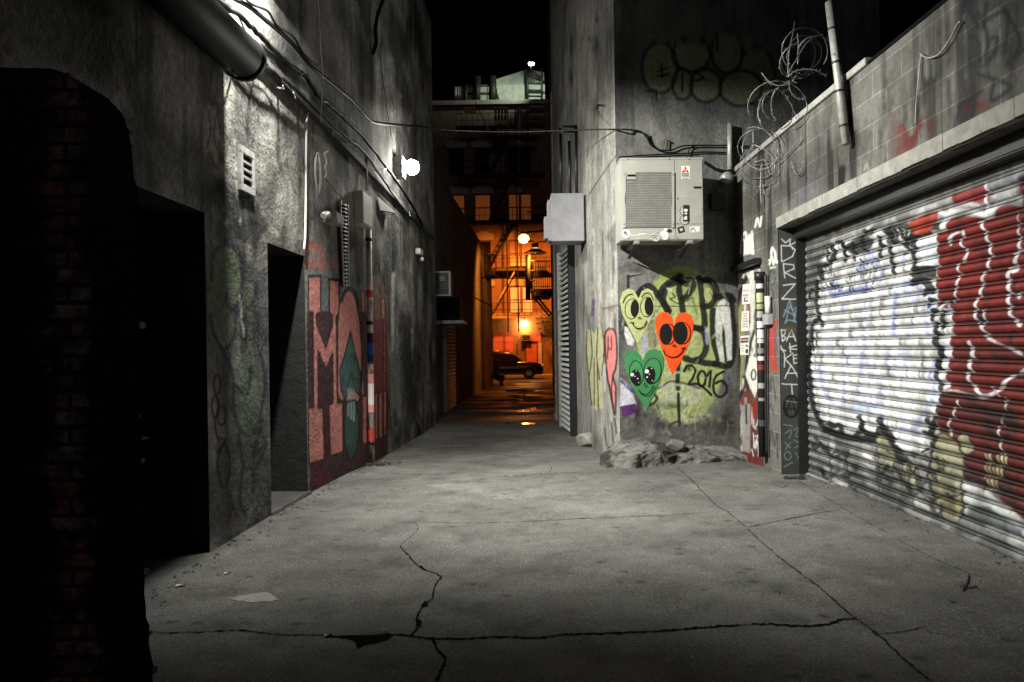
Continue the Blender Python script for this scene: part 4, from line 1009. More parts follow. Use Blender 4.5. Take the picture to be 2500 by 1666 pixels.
# loose stones
def boulder(name, c, r, label, mat='stone', seed=0, cat='stone', flat=(1, 1, .8)):
    bm = bmesh.new(); bmesh.ops.create_icosphere(bm, subdivisions=4, radius=1)
    rs = np.random.default_rng(seed); dirs = [Vector(rs.normal(size=3)).normalized() for _ in range(9)]; cut = [rs.uniform(.55, .9) for _ in dirs]
    for v in bm.verts:
        p = v.co.copy()
        for dd, k in zip(dirs, cut):
            h = p.dot(dd)
            if h > k: p -= dd * (h - k) * .9
        p *= 1 + .08 * (fbm(np.array([p.x * 3 + 9]), np.array([p.y * 3 + p.z * 2 + 9]), 3, seed)[0] - .5)
        v.co = Vector((p.x * r[0], p.y * r[1], p.z * r[2])) + Vector(c)
    me = bpy.data.meshes.new(name); bm.to_mesh(me); bm.free()
    return tag(link(name, me, M[mat]), label, cat)
for k, (a, b, sx, sz) in enumerate(((1640, 1118, .16, .06), (1690, 1112, .20, .08), (1745, 1106, .15, .07), (1585, 1128, .11, .045), (1560, 1080, .13, .09), (1500, 1126, .09, .05), (1780, 1110, .10, .05))):
    c = on_ground(a, b); c.y = min(c.y, 9.15 + .23 * (c.x - 1.43) - .1)
    o = boulder('concrete_chunk', Vector((c.x, c.y, gz(c.y) + sz * .45 + (.20 if k == 4 else 0))), (sx, sx * .55, sz), 'broken grey concrete chunk lying on the plinth under the hearts', 'footing', 20 + k, 'rubble'); o['group'] = 'broken chunks along the concrete plinth'
c = on_ground(1432, 1092); boulder('boulder', c + Vector((.02, .1, .09)), (.2, .2, .16), 'rough lump of pale concrete at the foot of the narrow slatted shutter', 'stonelight', 3)
c = on_ground(1360, 1025); boulder('boulder', c + Vector((.05, .1, .06)), (.12, .2, .2), 'low stone against the wall beyond the narrow slatted shutter', 'stonelight', 5)
# leaning slab by the left wall
a = PL.at(1020, 1060, .22); 
mb = MB(); a = on_ground(1005, 1062); b = on_ground(1038, 1058); t1 = PL.at(1018, 1016, .03)
mb.prism([a, b, t1 + Vector((0.03, 0, 0)), t1], [a + Vector((-.05, .08, 0)), b + Vector((-.05, .1, 0)), t1 + Vector((-.02, .06, 0)), t1 + Vector((-.05, .05, 0))])
tag(mb.build('leaning_slab', M['stonelight'], None, .01), 'broken pale slab leaning on the foot of the plaster wall', 'slab')

# condenser unit on brackets
YF = 8.66
PC = Plane((1.2, YF), (3.0, YF + .06), -1); PC.n = Vector((0.033, -1, 0)).normalized()
AC = thing('condenser_unit', (1.95, 9.0, 2.88), 'big cream outdoor air conditioner with one fan grille on the corner building', 'air conditioner')
zA_ = ZM(1480, 370, 1510 / 260.)
c00 = PC.at(*zA_((212, 100))[0]); c10 = PC.at(*zA_((1380, 100))[0]); c11 = PC.at(*zA_((1380, 1255))[0]); c01 = PC.at(*zA_((205, 1255))[0])
x0, x1, z0, z1 = c01.x, c10.x, c11.z, c00.z
s0, s1 = (PC.sz(*zA_((210, 600))[0])[0], PC.sz(*zA_((1380, 600))[0])[0])
mb = MB(); mb.pbox(PC, s0, s1, z0, z1, -.42, 0); mb.build('casing', M['ac_paint'], AC, .012)
mb = MB(); mb.pbox(PC, s0 - .004, s1 + .004, z1 - .022, z1 + .006, -.425, .006); mb.build('lid', M['ac_paint'], AC, .004)
def acs(x): return PC.sz(*zA_((x, 600))[0])[0]
def acz(y): return PC.sz(*zA_((700, y))[0])[1]
mb = MB(); mb.pbox(PC, acs(275), acs(935), acz(1080), acz(292), .001, .006); mb.build('grille_recess', M['grille'], AC)
mb = MB()
for k in range(52):
    s = acs(280) + (acs(930) - acs(280)) * k / 51; mb.pbox(PC, s - .0016, s + .0016, acz(1078), acz(295), .012, .016)
for k in range(23):
    z = acz(1078) + (acz(295) - acz(1078)) * k / 22; mb.pbox(PC, acs(278), acs(932), z - .0018, z + .0018, .008, .012)
mb.build('grille', M['grille_wire'], AC)
for xa, xb, sg in ((243, 278, -1), (930, 966, 1)):
    mb = MB(); pts = [(xa, 292), (xb, 292)]
    inner = [(292, 0), (560, 0), (620, -8), (680, -12), (740, -8), (790, 0), (1080, 0)]
    if sg < 0: poly = [(xa, 292)] + [(xb + q, y) for y, q in inner] + [(xa, 1080)]
    else: poly = [(xb, 292)] + [(xa - q, y) for y, q in inner] + [(xb, 1080)]
    A = [PC.at(*zA_(q)[0], .02) for q in poly]; mb.prism(A, [p - PC.n * .018 for p in A]); mb.build('guard_strip', M['ac_paint'], AC)
mb = MB(); mb.pbox(PC, acs(288), acs(420), acz(400), acz(290), .014, .024); mb.build('handle_plate', M['ac_paint'], AC, .002)
mb = MB(); mb.pbox(PC, acs(300), acs(412), acz(362), acz(332), .0245, .027); mb.pbox(PC, acs(1243), acs(1348), acz(530), acz(503), .001, .006); mb.build('hand_grip', M['dark_void'], AC)
mb = MB(); mb.pbox(PC, acs(972), acs(976), z0 + .02, z1 - .03, .0004, .0022); mb.pbox(PC, acs(976), s1 - .002, acz(1036), acz(1032), .0004, .0022); mb.build('panel_seam', M['grille'], AC)
mb = MB()
for q in ((310, 112), (895, 112), (1178, 112), (255, 330), (950, 332), (255, 1032), (950, 1032), (1012, 668), (1012, 1022), (1012, 1226), (312, 1226), (892, 1226)):
    c = PC.at(*zA_(q)[0], .0205 if 240 < q[0] < 960 and 300 < q[1] < 1050 else .007); mb.lathe(c, PC.n, [(0, .008), (.003, .006)], 8)
mb.build('screw', M['grille'], AC)
A = Art(PC, .0015)
A.poly(zA_((1065, 205), (1188, 205), (1188, 395), (1065, 395)), (196, 196, 180))
for rot in (0, 2.094, 4.189):
    cx, cy = 1122, 268
    A.poly([zA_((cx + q[0] * math.cos(rot) - q[1] * math.sin(rot), cy + q[0] * math.sin(rot) + q[1] * math.cos(rot)))[0] for q in ((0, 0), (17, -29), (0, -60), (-17, -29))], (176, 30, 26))
A.poly(zA_((1070, 303), (1168, 303), (1168, 360), (1070, 360)), (150, 150, 146))
A.text('MITSUBISHI', zA_((1119, 318))[0], 3.0, (40, 40, 40), wide=15.5); A.text('ELECTRIC', zA_((1119, 345))[0], 3.0, (40, 40, 40), wide=14); A.text('MR.SLIM', zA_((1120, 381))[0], 3.2, (30, 30, 30), wide=15)
o = A.build('maker_badge', AC); o['label'] = 'pale badge with a red three-diamond emblem'
def stk(col, pts, extra, label):
    A = Art(PC, .0018); A.poly(zA_(*pts), col)
    for e in extra: getattr(A, e[0])(*e[1:])
    o = A.build('sticker', AC); o['label'] = label
stk((226, 228, 216), ell(283, 1166, 56, 57, 24), [('poly', zA_(*ell(270, 1155, 30, 28, 14)), (96, 98, 92)), ('poly', zA_(*ell(300, 1185, 16, 18, 10)), (120, 122, 116))], 'round white sticker')
A = Art(PC, .0018); A.poly(zA_((342, 1182), (578, 1140), (586, 1168), (350, 1215)), (120, 122, 112)); A.text('ZootedNation', zA_((464, 1178))[0], 5.0, (232, 234, 224), -.17, 38); o = A.build('sticker', AC); o['label'] = 'slanted lettered sticker'
stk((150, 152, 142), smooth([(590, 1235), (610, 1190), (660, 1170), (730, 1175), (765, 1220), (740, 1265), (690, 1275), (640, 1255)], 4, True), [('stroke', zA_((600, 1225), (660, 1195), (740, 1200)), 1.6, (40, 42, 40)), ('stroke', zA_((650, 1240), (690, 1215), (720, 1250)), 1.6, (50, 52, 50)), ('stroke', zA_((640, 1180), (740, 1130)), 3, (170, 172, 160))], 'grey scribbled sticker')
stk((216, 218, 208), smooth([(765, 1175), (800, 1130), (860, 1150), (880, 1200), (850, 1250), (800, 1235)], 4, True), [('poly', zA_(*ell(806, 1195, 32, 30, 14)), (70, 72, 70)), ('poly', zA_(*ell(806, 1195, 24, 22, 14)), (210, 212, 200)), ('poly', zA_(*ell(842, 1112, 24, 20, 12)), (236, 238, 228)), ('poly', zA_(*ell(895, 1125, 34, 24, 12)), (26, 26, 26))], 'white and black round sticker')
stk((18, 18, 18), ((1005, 1082), (1095, 1055), (1118, 1140), (1030, 1165)), [('poly', zA_((1035, 1095), (1080, 1085), (1090, 1125), (1050, 1135)), (150, 152, 146))], 'tilted black square sticker')
stk((186, 188, 180), ((1182, 1066), (1330, 1060), (1330, 1145), (1186, 1152)), [('stroke', zA_((1195, 1140), (1230, 1085), (1275, 1130), (1310, 1075)), 2, (50, 52, 56)), ('poly', zA_(*ell(1290, 1100, 26, 30, 12)), (226, 228, 220))], 'pale drawn sticker')
stk((140, 142, 136), ((1253, 778), (1358, 778), (1358, 925), (1253, 925)), [], 'plain grey rating plate')
A = Art(PC, .0018)
for cy in (845, 972): A.poly(zA_(*ell(1112, cy, 70, 70, 22)), (36, 36, 34)); A.poly(zA_(*ell(1112, cy, 62, 62, 22)), (150, 152, 138))
A.poly(zA_((1092, 760), (1175, 760), (1175, 995), (1092, 995)), (24, 24, 24))
for e in ((1128, 835, 30, 22), (1130, 880, 20, 14), (1124, 950, 26, 22), (1132, 925, 14, 12)): A.poly(zA_(*ell(*e, 12)), (190, 192, 184))
o = A.build('sticker', AC); o['label'] = 'black upright sticker over two rings'
A = Art(PC, .0018)
for px in (1489, 1614):
    pass
for k, xx in enumerate((415, 1170)):
    sx = acs(xx); t = thing('wall_bracket', PC.w(sx, z0 - .1, -.5), ('left' if k == 0 else 'right') + ' steel bracket holding up the cream air conditioner', 'bracket', 'brackets under the air conditioner')
    mb = MB(); mb.pbox(PC, sx - .03, sx + .03, z0 - .05, z0 - .004, -.60, .06); mb.build('arm', M['steel'], t, .004)
    mb = MB(); mb.hexa([PC.w(sx - .02, z0 - .17, -.46), PC.w(sx + .02, z0 - .17, -.46), PC.w(sx + .02, z0 - .14, -.38), PC.w(sx - .02, z0 - .14, -.38), PC.w(sx - .02, z0 - .06, -.05), PC.w(sx + .02, z0 - .06, -.05), PC.w(sx + .02, z0 - .05, .0), PC.w(sx - .02, z0 - .05, .0)]); mb.build('strut', M['black_metal'], t)
# cables across and over the front wall
mb = MB(); c5 = zT
far = PL.at(*c2((1480, 782))[0], .12)
pp_ = [far] + [at_y(1100, 318, 12.0), at_y(1250, 322, 11.2), at_y(1400, 318, 10.0)] + [PF.at(*q, .05) for q in zT((470, 800), (560, 803), (620, 815), (655, 850), (680, 895), (730, 925), (800, 930), (860, 908), (920, 900), (1160, 900), (1300, 905))]
mb.tube(smooth([tuple(p) for p in pp_], 5), .011, 7); tag(mb.build('span_cable', M['cable']), 'black cable slung across the alley to the corner building', 'cable')
for pts, r, lb in ((((480, 972), (640, 960), (900, 948), (1010, 940), (1180, 945)), .010, 'thin black cable just above the cream air conditioner'), (((660, 830), (675, 880), (720, 925)), .01, 'short black cable loop beside the slung cable'), (((905, 975), (920, 920), (950, 905)), .008, 'short cable rising from the top of the air conditioner'), (((780, 925), (785, 870), (800, 880)), .008, 'small hooked cable end above the air conditioner'), (((1010, 1000), (1070, 1040), (1150, 1060), (1260, 1060)), .02, 'thick dark cable behind the air conditioner by the garage corner')):
    wallcable('cable', zT(*pts), r, .04, lb, pl=PF)
mb = MB(); mb.tube([PF.at(*q, .08) for q in zT((1168, 765), (1166, 1050))], .035, 10); tag(mb.build('standpipe', M['galv']), 'short grey upright pipe beside the barbed wire', 'pipe')
t, e = boxon('switch_box', PF, (zT((1050, 1195))[0], zT((1140, 1300))[0]), .06, 'door_dark', 'dark little switch box in the shade right of the air conditioner', 'electrical box')
mb = MB(); mb.lathe(PF.at(*zT((1130, 1108))[0], .02), PF.n, [(0, .07), (.08, .085), (.12, .08), (.13, .02)], 16); tag(mb.build('alarm_bell', M['galv']), 'round grey bell right of the cream air conditioner', 'bell')
mb = MB(); mb.tube([PS.at(*q, o) for q, o in ((zT((350, 650))[0], .0), (zT((352, 670))[0], .1), (zT((328, 674))[0], .12))], .012, 6); tag(mb.build('wall_hook', M['black_metal']), 'small iron hook on the pale side wall above the grey cabinet', 'hook')

# grey cabinet above the narrow shutter
zc = ZM(1000, 80, 1394 / 480.)
PX = Plane((.3, 11.5), (1.6, 11.5), -1); PX.n = Vector((0, -1, 0))
cab = thing('grey_cabinet', PS.w(PS.sz(1390, 590)[0], 3.28, 0), 'grey sheet-metal cabinet above the narrow slatted shutter', 'cabinet')
A0 = PX.at(*zc((1003, 1140))[0]); A1 = PX.at(*zc((1240, 1475))[0])
mb = MB(); mb.box((A0.x, 11.5, A1.z), (A1.x, 12.0, A0.z)); mb.build('housing', M['box_grey'], cab, .008)
mb = MB(); mb.box((A0.x - .05, 11.62, A1.z + .03), (A0.x - .001, 11.98, A0.z - .08)); mb.box((A0.x - .11, 11.7, A1.z + .08), (A0.x - .051, 11.95, A0.z - .35)); mb.build('side_box', M['box_grey'], cab, .006)
mb = MB()
for f in np.linspace(.05, .95, 7): mb.lathe((A1.x - .015, 11.5, A1.z + (A0.z - A1.z) * f), (0, -1, 0), [(0, .008), (.005, .006)], 8)
mb.build('screw', M['steel'], cab)
for i, (q0, q1) in enumerate((((1070, 670), (1075, 1140)), ((1130, 770), (1140, 1140)), ((1180, 665), (1185, 1140)))):
    a = at_y(*zc(q0)[0], 12.0 - .15 * i); b = at_y(*zc(q1)[0], 12.0 - .15 * i); mb = MB(); mb.tube([a, b], .026, 8)
    tag(mb.build('conduit', M['black_metal']), ('far', 'middle', 'near')[i] + ' black upright conduit rising from the grey cabinet', 'conduit', 'black conduits above the grey cabinet')
mb = MB(); mb.tube([at_y(*zc(q)[0], 11.8) for q in ((1065, 668), (1188, 665))], .022, 8); mb.tube([at_y(*zc(q)[0], 11.85) for q in ((1065, 705), (1188, 702))], .018, 8); tag(mb.build('conduit_rack', M['black_metal']), 'black crossbars joining the tops of the conduits', 'bracket')

# narrow slatted shutter on the side wall
nsh = thing('narrow_shutter', PS.w(PS.sz(1400, 1050)[0], gz(12.6), 0), 'narrow grey slatted shutter on the side of the corner building', 'shutter')
sa, sb = PS.sz(1381, 1040)[0], PS.sz(1408, 1040)[0]
sa, sb = max(sa, sb), min(sa, sb)
mb = MB(); z = gz(12.8) + .04
while z < 3.45:
    mb.hexa([PS.w(sb, z, .03), PS.w(sa, z, .03), PS.w(sa, z, .10), PS.w(sb, z, .10), PS.w(sb, z + .07, .03), PS.w(sa, z + .07, .03), PS.w(sa, z + .045, .055), PS.w(sb, z + .045, .055)]); z += .105
mb.build('slats', M['slat_grey'], nsh, .004)
mb = MB(); mb.pbox(PS, sb, sa, gz(12.8), 3.5, .005, .028); mb.build('backing', M['dark_void'], nsh)
mb = MB(); mb.pbox(PS, sb - .10, sb - .002, gz(12.4) - .02, 3.5, .005, .13); mb.build('jamb', M['black_metal'], nsh, .006)
mb = MB(); mb.pbox(PS, sa + .002, sa + .12, gz(13.8) - .02, 3.5, .005, .13); mb.build('side_post', M['galv'], nsh, .006)

# ================================================================== RIGHT: GARAGE BUILDING
GB = thing('garage_building', (3.6, 6.5, 0), 'low concrete block garage with a wide painted roller shutter', 'building')
zU = ZM(1780, 0, 1821 / 720.)
zJ = ZM(1780, 560, 582 / 230.)
def paintR(P):
    weather(P, 4, .6, .55)
    for q, rx, ry, al in (((1120, 880), 34, 50, .85), ((1070, 760), 20, 24, .7), ((1180, 800), 26, 30, .6), ((1080, 1000), 16, 26, .7), ((1380, 790), 30, 24, .75), ((1540, 660), 28, 20, .7), ((1260, 860), 26, 20, .35)): P.blob(*zU(q)[0], rx * 1.35, ry * 1.35, (92, 26, 24), al, .1)
    nv = (24, 26, 40)
    for s in (((1440, 20), (1450, 200), (1500, 420), (1560, 300), (1480, 220)), ((1540, 80), (1600, 240), (1560, 400), (1640, 330), (1650, 230), (1570, 260)), ((1700, 60), (1800, 260), (1720, 400), (1821, 300)), ((1540, 460), (1640, 490), (1740, 540), (1620, 620), (1640, 500)), ((1420, 660), (1400, 780)), ((1560, 560), (1440, 640)), ((1450, 0), (1560, 180), (1590, 20)), ((1600, 120), (1720, 80), (1700, 330))): P.stroke(zU(*s), 10, nv, .75, 8)
    P.poly(zU((1420, 0), (1821, 0), (1821, 420), (1480, 400)), (30, 32, 38), .45, 30, wear=.4)
    for k in range(90):
        x = random.uniform(40, 1800); y = random.uniform(480, 900) - max(0, x - 900) * .7; P.stroke(zU((x, y), (x + 3, y + random.uniform(80, 300))), random.uniform(4, 12), random.choice(((50, 50, 48), (40, 40, 40), (120, 120, 112))), .4, 8, wear=.4)
    P.stroke(zU((700, 1010), (695, 1110), (690, 1190)), 16, (12, 12, 11), .95, 3, wear=.3); P.poly(zU((675, 900), (735, 900), (730, 1010), (680, 1030)), (70, 70, 64), .9, 3)
    for s in (((835, 1050), (850, 1015), (865, 1060)), ((845, 1100), (850, 1070))): P.stroke(zU(*s), 4, (150, 150, 140), .6, 4)
    P.blob(*zU((530, 1190))[0], 40, 30, (110, 106, 124), .5, .6); P.blob(*zU((420, 1290))[0], 40, 20, (90, 88, 104), .4, .6)
    wt = (222, 222, 214)
    for s in (((75, 1560), (80, 1470), (105, 1440), (100, 1560)), ((110, 1568), (125, 1450), (140, 1560)), ((140, 1430), (150, 1568)), ((260, 1568), (268, 1530), (285, 1568)), ((160, 1400), (175, 1350), (190, 1400), (200, 1340))): P.stroke(zU(*s), 5, wt, .85, 2.5)
    # strip between door and opening
    for s in (((70, 150), (78, 80), (96, 75), (90, 160), (70, 120)), ((96, 150), (112, 60), (118, 150)), ((130, 60), (126, 150)), ((130, 100), (146, 60), (140, 150)), ((250, 220), (262, 160), (275, 220), (285, 140), (295, 210)), ((245, 190), (300, 205)), ((255, 240), (285, 235))): P.stroke(zJ(*s), 3.4, wt, .9, 2)
    for s in (((245, 620), (250, 720), (246, 780)), ((262, 600), (258, 760), (262, 880)), ((280, 590), (275, 740), (285, 870)), ((240, 760), (300, 880)), ((288, 560), (292, 600))): P.stroke(zJ(*s), 6, (170, 50, 38), .8, 5, wear=.3)
    P.poly(zJ((285, 640), (310, 650), (308, 710), (285, 700)), (110, 84, 118), .6, 5)
    for s in (ell(266, 300, 18, 46, 14), ((258, 360), (275, 420), (262, 440)), ((245, 930), (256, 1000), (262, 900)), ((270, 920), (288, 1060)), ((245, 1120), (260, 1080), (275, 1150)), ((248, 1340), (262, 1240), (280, 1340), (298, 1260), (300, 1420))): P.stroke(zJ(*s), 2.6, (30, 30, 30), .8, 2.5)
hs = (PR.sz(2640, 850)[0], PR.sz(1908, 1150)[0])
zlin = PR.sz(1902, 558)[1]
sD0, sD1 = PR.sz(1862, 1000)[0], PR.sz(1795, 1000)[0]     # side door
zD = PR.sz(1825, 655)[1]
sheet('wall', PR, np.unique(np.concatenate([pxs(PR, 1794, 2520, 1.7), [0.2, .6, 1.2, 1.8, PR.len]])), zgrid((-.5, 3.9, .014)), paintR, M['block'], GB, [(-1.0, hs[1], -.6, zlin), (sD0, sD1, -.6, zD)], base=(.130, .128, .115), shell=4)
# lintel band, flashing
mb = MB()
for i in range(40):
    a = hs[1] * i / 40 - .3 * 0; b = hs[1] * (i + 1) / 40
    mb.pbox(PR, a + .0, b, zlin + .0015 + random.uniform(0, .010), zlin + .13, -.05, .022 + random.uniform(-.002, .004))
mb.build('lintel', M['conc_band'], GB)
mb = MB(); mb.pbox(PR, 0.0, hs[1] + .02, zlin + .004, zlin + .3, -.60, -.055); mb.build('soffit', M['soffit'], GB)
mb = MB(); mb.pbox(PR, 4.9, PR.len + .03, 3.90, 3.965, -.3, .03); mb.build('flashing', M['flashing'], GB, .004)
mb = MB(); mb.pbox(PR, 0, 4.9, 3.90, 3.93, -.3, .012); mb.build('roof_edge', M['duct'], GB, .004)
# return of the opening with white tags
wt = (206, 208, 202)
def paintJ(P):
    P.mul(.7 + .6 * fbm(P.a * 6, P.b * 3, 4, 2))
    for s in (((325, 62), (350, 85), (380, 60), (372, 100), (420, 75), (418, 130), (390, 120)), ((325, 200), (322, 100), (380, 105), (408, 130), (390, 170), (330, 200)), ((345, 300), (335, 215)), ((335, 215), (395, 220), (402, 245), (345, 268)), ((345, 268), (412, 302)), ((335, 345), (410, 338), (326, 430), (424, 432)),
              ((322, 620), (330, 690)), ((322, 625), (350, 620), (345, 650), (328, 655), (355, 670), (330, 690)), ((355, 690), (385, 620), (412, 690)), ((365, 665), (402, 662)), ((375, 705), (380, 760)), ((372, 730), (430, 715)), ((378, 738), (440, 745)), ((345, 770), (342, 850)), ((395, 765), (345, 800), (390, 850)), ((395, 780), (440, 770)), ((400, 800), (430, 798)), ((395, 780), (400, 830), (440, 822)),
              ((345, 920), (385, 840), (428, 918)), ((360, 890), (418, 888)), ((328, 955), (442, 962)), ((385, 958), (390, 1020)), ((310, 740), (350, 750)), ((318, 720), (340, 760))): P.stroke(zJ(*s), 2.6, wt, .9, 1.6, sm=False)
    for s in (((335, 540), (360, 480), (375, 440), (390, 500), (420, 480), (400, 560), (430, 580), (370, 560), (345, 580)), ((340, 500), (400, 530), (430, 540)), ((350, 570), (380, 470), (410, 570))): P.stroke(zJ(*s), 3, (130, 146, 156), .85, 2)
    P.blob(*zJ((378, 625))[0], 20, 14, (96, 84, 50), .7)
    P.stroke(zJ(*ell(385, 1095, 44, 66)), 6, (8, 8, 8), .95, 3, closed=True); P.stroke(zJ((385, 1040), (350, 1150)), 4, (8, 8, 8), .9, 3); P.stroke(zJ((385, 1040), (415, 1150)), 4, (8, 8, 8), .9, 3); P.stroke(zJ((345, 1110), (428, 1110)), 4, (8, 8, 8), .9, 3)
    for s in (((350, 1060), (420, 1070)), ((335, 1205), (390, 1215)), ((345, 1260), (385, 1240), (370, 1290)), ((345, 1320), (380, 1350)), ((380, 1315), (350, 1360)), ell(362, 1400, 20, 24, 12), ((340, 1470), (390, 1440)), ((400, 1240), (430, 1230), (410, 1280), (440, 1275)), ((400, 1300), (440, 1330), (405, 1350)), ((410, 1380), (440, 1430))): P.stroke(zJ(*s), 2, (130, 150, 138), .7, 1.6)
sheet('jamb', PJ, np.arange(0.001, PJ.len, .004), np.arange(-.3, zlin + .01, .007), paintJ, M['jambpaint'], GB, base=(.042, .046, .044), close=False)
# the painted roller curtain
qA = ZM(1960, 400, 1693 / 540.); qB = ZM(1960, 850, 1411 / 540.)
WH, BK, RD, CR, GR, BL = (214, 215, 214), (12, 12, 13), (106, 25, 21), (150, 147, 120), (96, 98, 98), (150, 164, 214)
def paintH(P):
    slat = np.floor((P.b - zb0) / pitch).astype(int); tt = ((P.b - zb0) / pitch) % 1.0
    rs = np.random.default_rng(5); shx = rs.normal(0, 3.2, 64); tone = rs.uniform(.84, 1.1, 64)
    P.px = P.px + shx[slat % 64] * np.clip((P.px0 - 1990) / 200, .3, 1.4) + 5 * (tt - .5)
    P.mul(.7 + .6 * fbm(P.a * 3, P.b * 3, 4, 1))
    for k in range(70):         # loose grey and white scribble underneath
        x, y = random.uniform(30, 1000), random.uniform(560, 1300); P.stroke(qB((x, y * .9), (x + random.uniform(60, 200), y * .9 + random.uniform(20, 90))), random.uniform(5, 12), random.choice(((205, 206, 204), (170, 170, 168), (60, 62, 62), (96, 98, 98), (74, 84, 86))), .8, 6)
    for k in range(30):
        x, y = random.uniform(40, 900), random.uniform(560, 900); y -= (x - 40) * .35; P.stroke(qA((x, y), (x + 30, y - 30)), random.uniform(4, 8), random.choice(((190, 190, 188), (120, 120, 118), (40, 40, 40))), .7, 3)
    P.poly(qA((130, 960), (140, 740), (240, 600), (420, 540), (620, 480), (860, 470), (930, 540), (1060, 510), (1050, 1105), (1155, 1105), (1140, 1568), (40, 1568), (60, 1300)), WH, .96, 4)
    P.poly(qB((48, -20), (950, -20), (945, 240), (890, 280), (880, 430), (800, 580), (830, 650), (620, 660), (590, 560), (520, 560), (430, 530), (250, 520), (130, 490), (85, 390), (58, 240)), WH, .96, 4)
    for k in range(90):
        x, y = random.uniform(130, 980), random.uniform(880, 1560); P.stroke(qA((x, y), (x + random.uniform(-14, 14), y + random.uniform(40, 130))), random.uniform(3, 9), random.choice((BL, (180, 190, 224), (206, 206, 200), (208, 200, 190), (186, 186, 180), (170, 180, 220), (222, 224, 226))), random.uniform(.25, .8), 4)
    for k in range(70):
        x, y = random.uniform(100, 850), random.uniform(0, 430); P.stroke(qB((x, y), (x + random.uniform(-14, 14), y + random.uniform(30, 90))), random.uniform(3, 9), random.choice((BL, (190, 196, 222), (206, 206, 200), (196, 196, 190), (216, 214, 206))), random.uniform(.3, .75), 4)
    for s, w in ((((720, 980), (705, 1150), (700, 1320)), 9), (((525, 680), (560, 740), (540, 900)), 6), (((595, 760), (605, 900)), 6), (((970, 980), (1000, 1150), (1015, 1400)), 8), (((250, 1010), (420, 970), (520, 950)), 16), (((780, 930), (860, 910), (920, 960)), 10), (((440, 800), (500, 770)), 12), (((200, 960), (260, 930)), 12)): P.stroke(qA(*s), w, (122, 140, 206), .75, 5)
    for s, w in ((((868, 0), (850, 180), (810, 380), (740, 520)), 9), (((640, 510), (740, 540)), 10), (((120, 120), (150, 280), (240, 380)), 8), (((380, 30), (400, 150)), 9), (((550, 0), (545, 120)), 8), (((340, 380), (470, 380)), 12)): P.stroke(qB(*s), w, (122, 140, 206), .65, 6)
    for s, w in ((((150, 1180), (150, 1380)), 3),): P.stroke(qA(*s), w, GR, .6, 3)
    for k in range(31):          # dabs that stop at the edge of each slat
        zc_ = zb0 + pitch * (k + .42); idx0 = np.nonzero(slat == k)[0]
        if not len(idx0): continue
        lo, hi = P.px0[idx0].min(), P.px0[idx0].max()
        for _ in range(17):
            x = rs.uniform(max(lo, 1990), min(hi, 2330)); w_ = rs.uniform(1.2, 6); c_ = lin(((140, 154, 206), (186, 190, 212), (150, 150, 146), (110, 110, 108), (186, 180, 168), (60, 60, 62))[rs.integers(6)])
            m_ = np.abs(P.px[idx0] - x) < w_; sub = idx0[m_]
            if len(sub):
                white = (P.c[sub].min(1) > .45)
                P.mix(sub, c_, rs.uniform(.25, .75) * white * sstep(.02, .2, tt[sub]))
    # dark passages at the top
    P.poly(qA((345, 660), (360, 610), (520, 560), (530, 640), (400, 690)), (34, 36, 44), .95, 4, True); P.poly(qA((620, 500), (700, 470), (850, 455), (850, 520), (760, 500), (660, 540)), (36, 36, 38), .95, 4, True); P.poly(qA((380, 590), (470, 540), (560, 520), (500, 580)), (44, 44, 46), .9, 4, True)
    P.poly(qA((560, 460), (640, 430), (630, 460), (560, 490)), GR, .9, 5, True); P.poly(qA((40, 640), (130, 590), (230, 570), (140, 760), (120, 960), (45, 980)), (92, 92, 90), .85, 6); P.poly(qA((710, 400), (830, 360), (820, 430), (740, 470)), (110, 110, 108), .9, 6)
    for s, w in ((((235, 640), (260, 605), (310, 600), (340, 650)), 6), (((160, 870), (150, 790), (210, 770), (250, 690), (235, 640)), 9), (((118, 900), (122, 1000), (118, 1090), (140, 1190), (165, 1240)), 7), (((60, 1568), (60, 1450), (80, 1260), (105, 1200), (145, 1190)), 7), (((590, 580), (620, 650), (605, 720)), 6), (((680, 560), (690, 640), (700, 740), (705, 830)), 8),
                 (((470, 570), (480, 530), (540, 510)), 7), (((860, 560), (885, 600), (880, 700), (870, 780)), 10), (((890, 560), (960, 490), (1030, 480)), 12), (((870, 830), (930, 815), (1000, 830)), 20), (((860, 910), (940, 890), (1000, 945)), 14), (((940, 1000), (965, 970), (1000, 985)), 9), (((978, 1095), (975, 1040), (1010, 1040)), 6), (((1000, 1190), (1000, 1130), (1030, 1120)), 8), (((1080, 1140), (1075, 1250)), 9), (((1020, 1280), (1025, 1220)), 8), (((1030, 1300), (1040, 1400), (1060, 1480), (1060, 1568)), 12),
                 (((760, 540), (790, 580), (840, 540)), 6), (((790, 520), (800, 600), (840, 620)), 6), (((770, 600), (830, 640)), 5), (((800, 690), (840, 660), (860, 690)), 5), (((120, 1280), (115, 1400)), 3), (((85, 1300), (90, 1430)), 4), (((75, 960), (60, 1040)), 4)): P.stroke(qA(*s), w * 1.4, BK, .95, 2.5)
    for k in range(16):
        x = random.uniform(170, 1000); y = 640 - (x - 170) * .25 + random.uniform(-30, 60); P.stroke(qA((x, y), (x + random.uniform(-12, 16), y + 50), (x + random.uniform(-10, 30), y + random.uniform(80, 150))), random.uniform(6, 11), BK, .93, 2.5)
    for k in range(50):
        x = random.uniform(150, 560); y = random.uniform(680, 960); P.stroke(qA((x, y), (x + random.uniform(-8, 8), y + 34)), random.uniform(2, 5), BK, .85, 2)
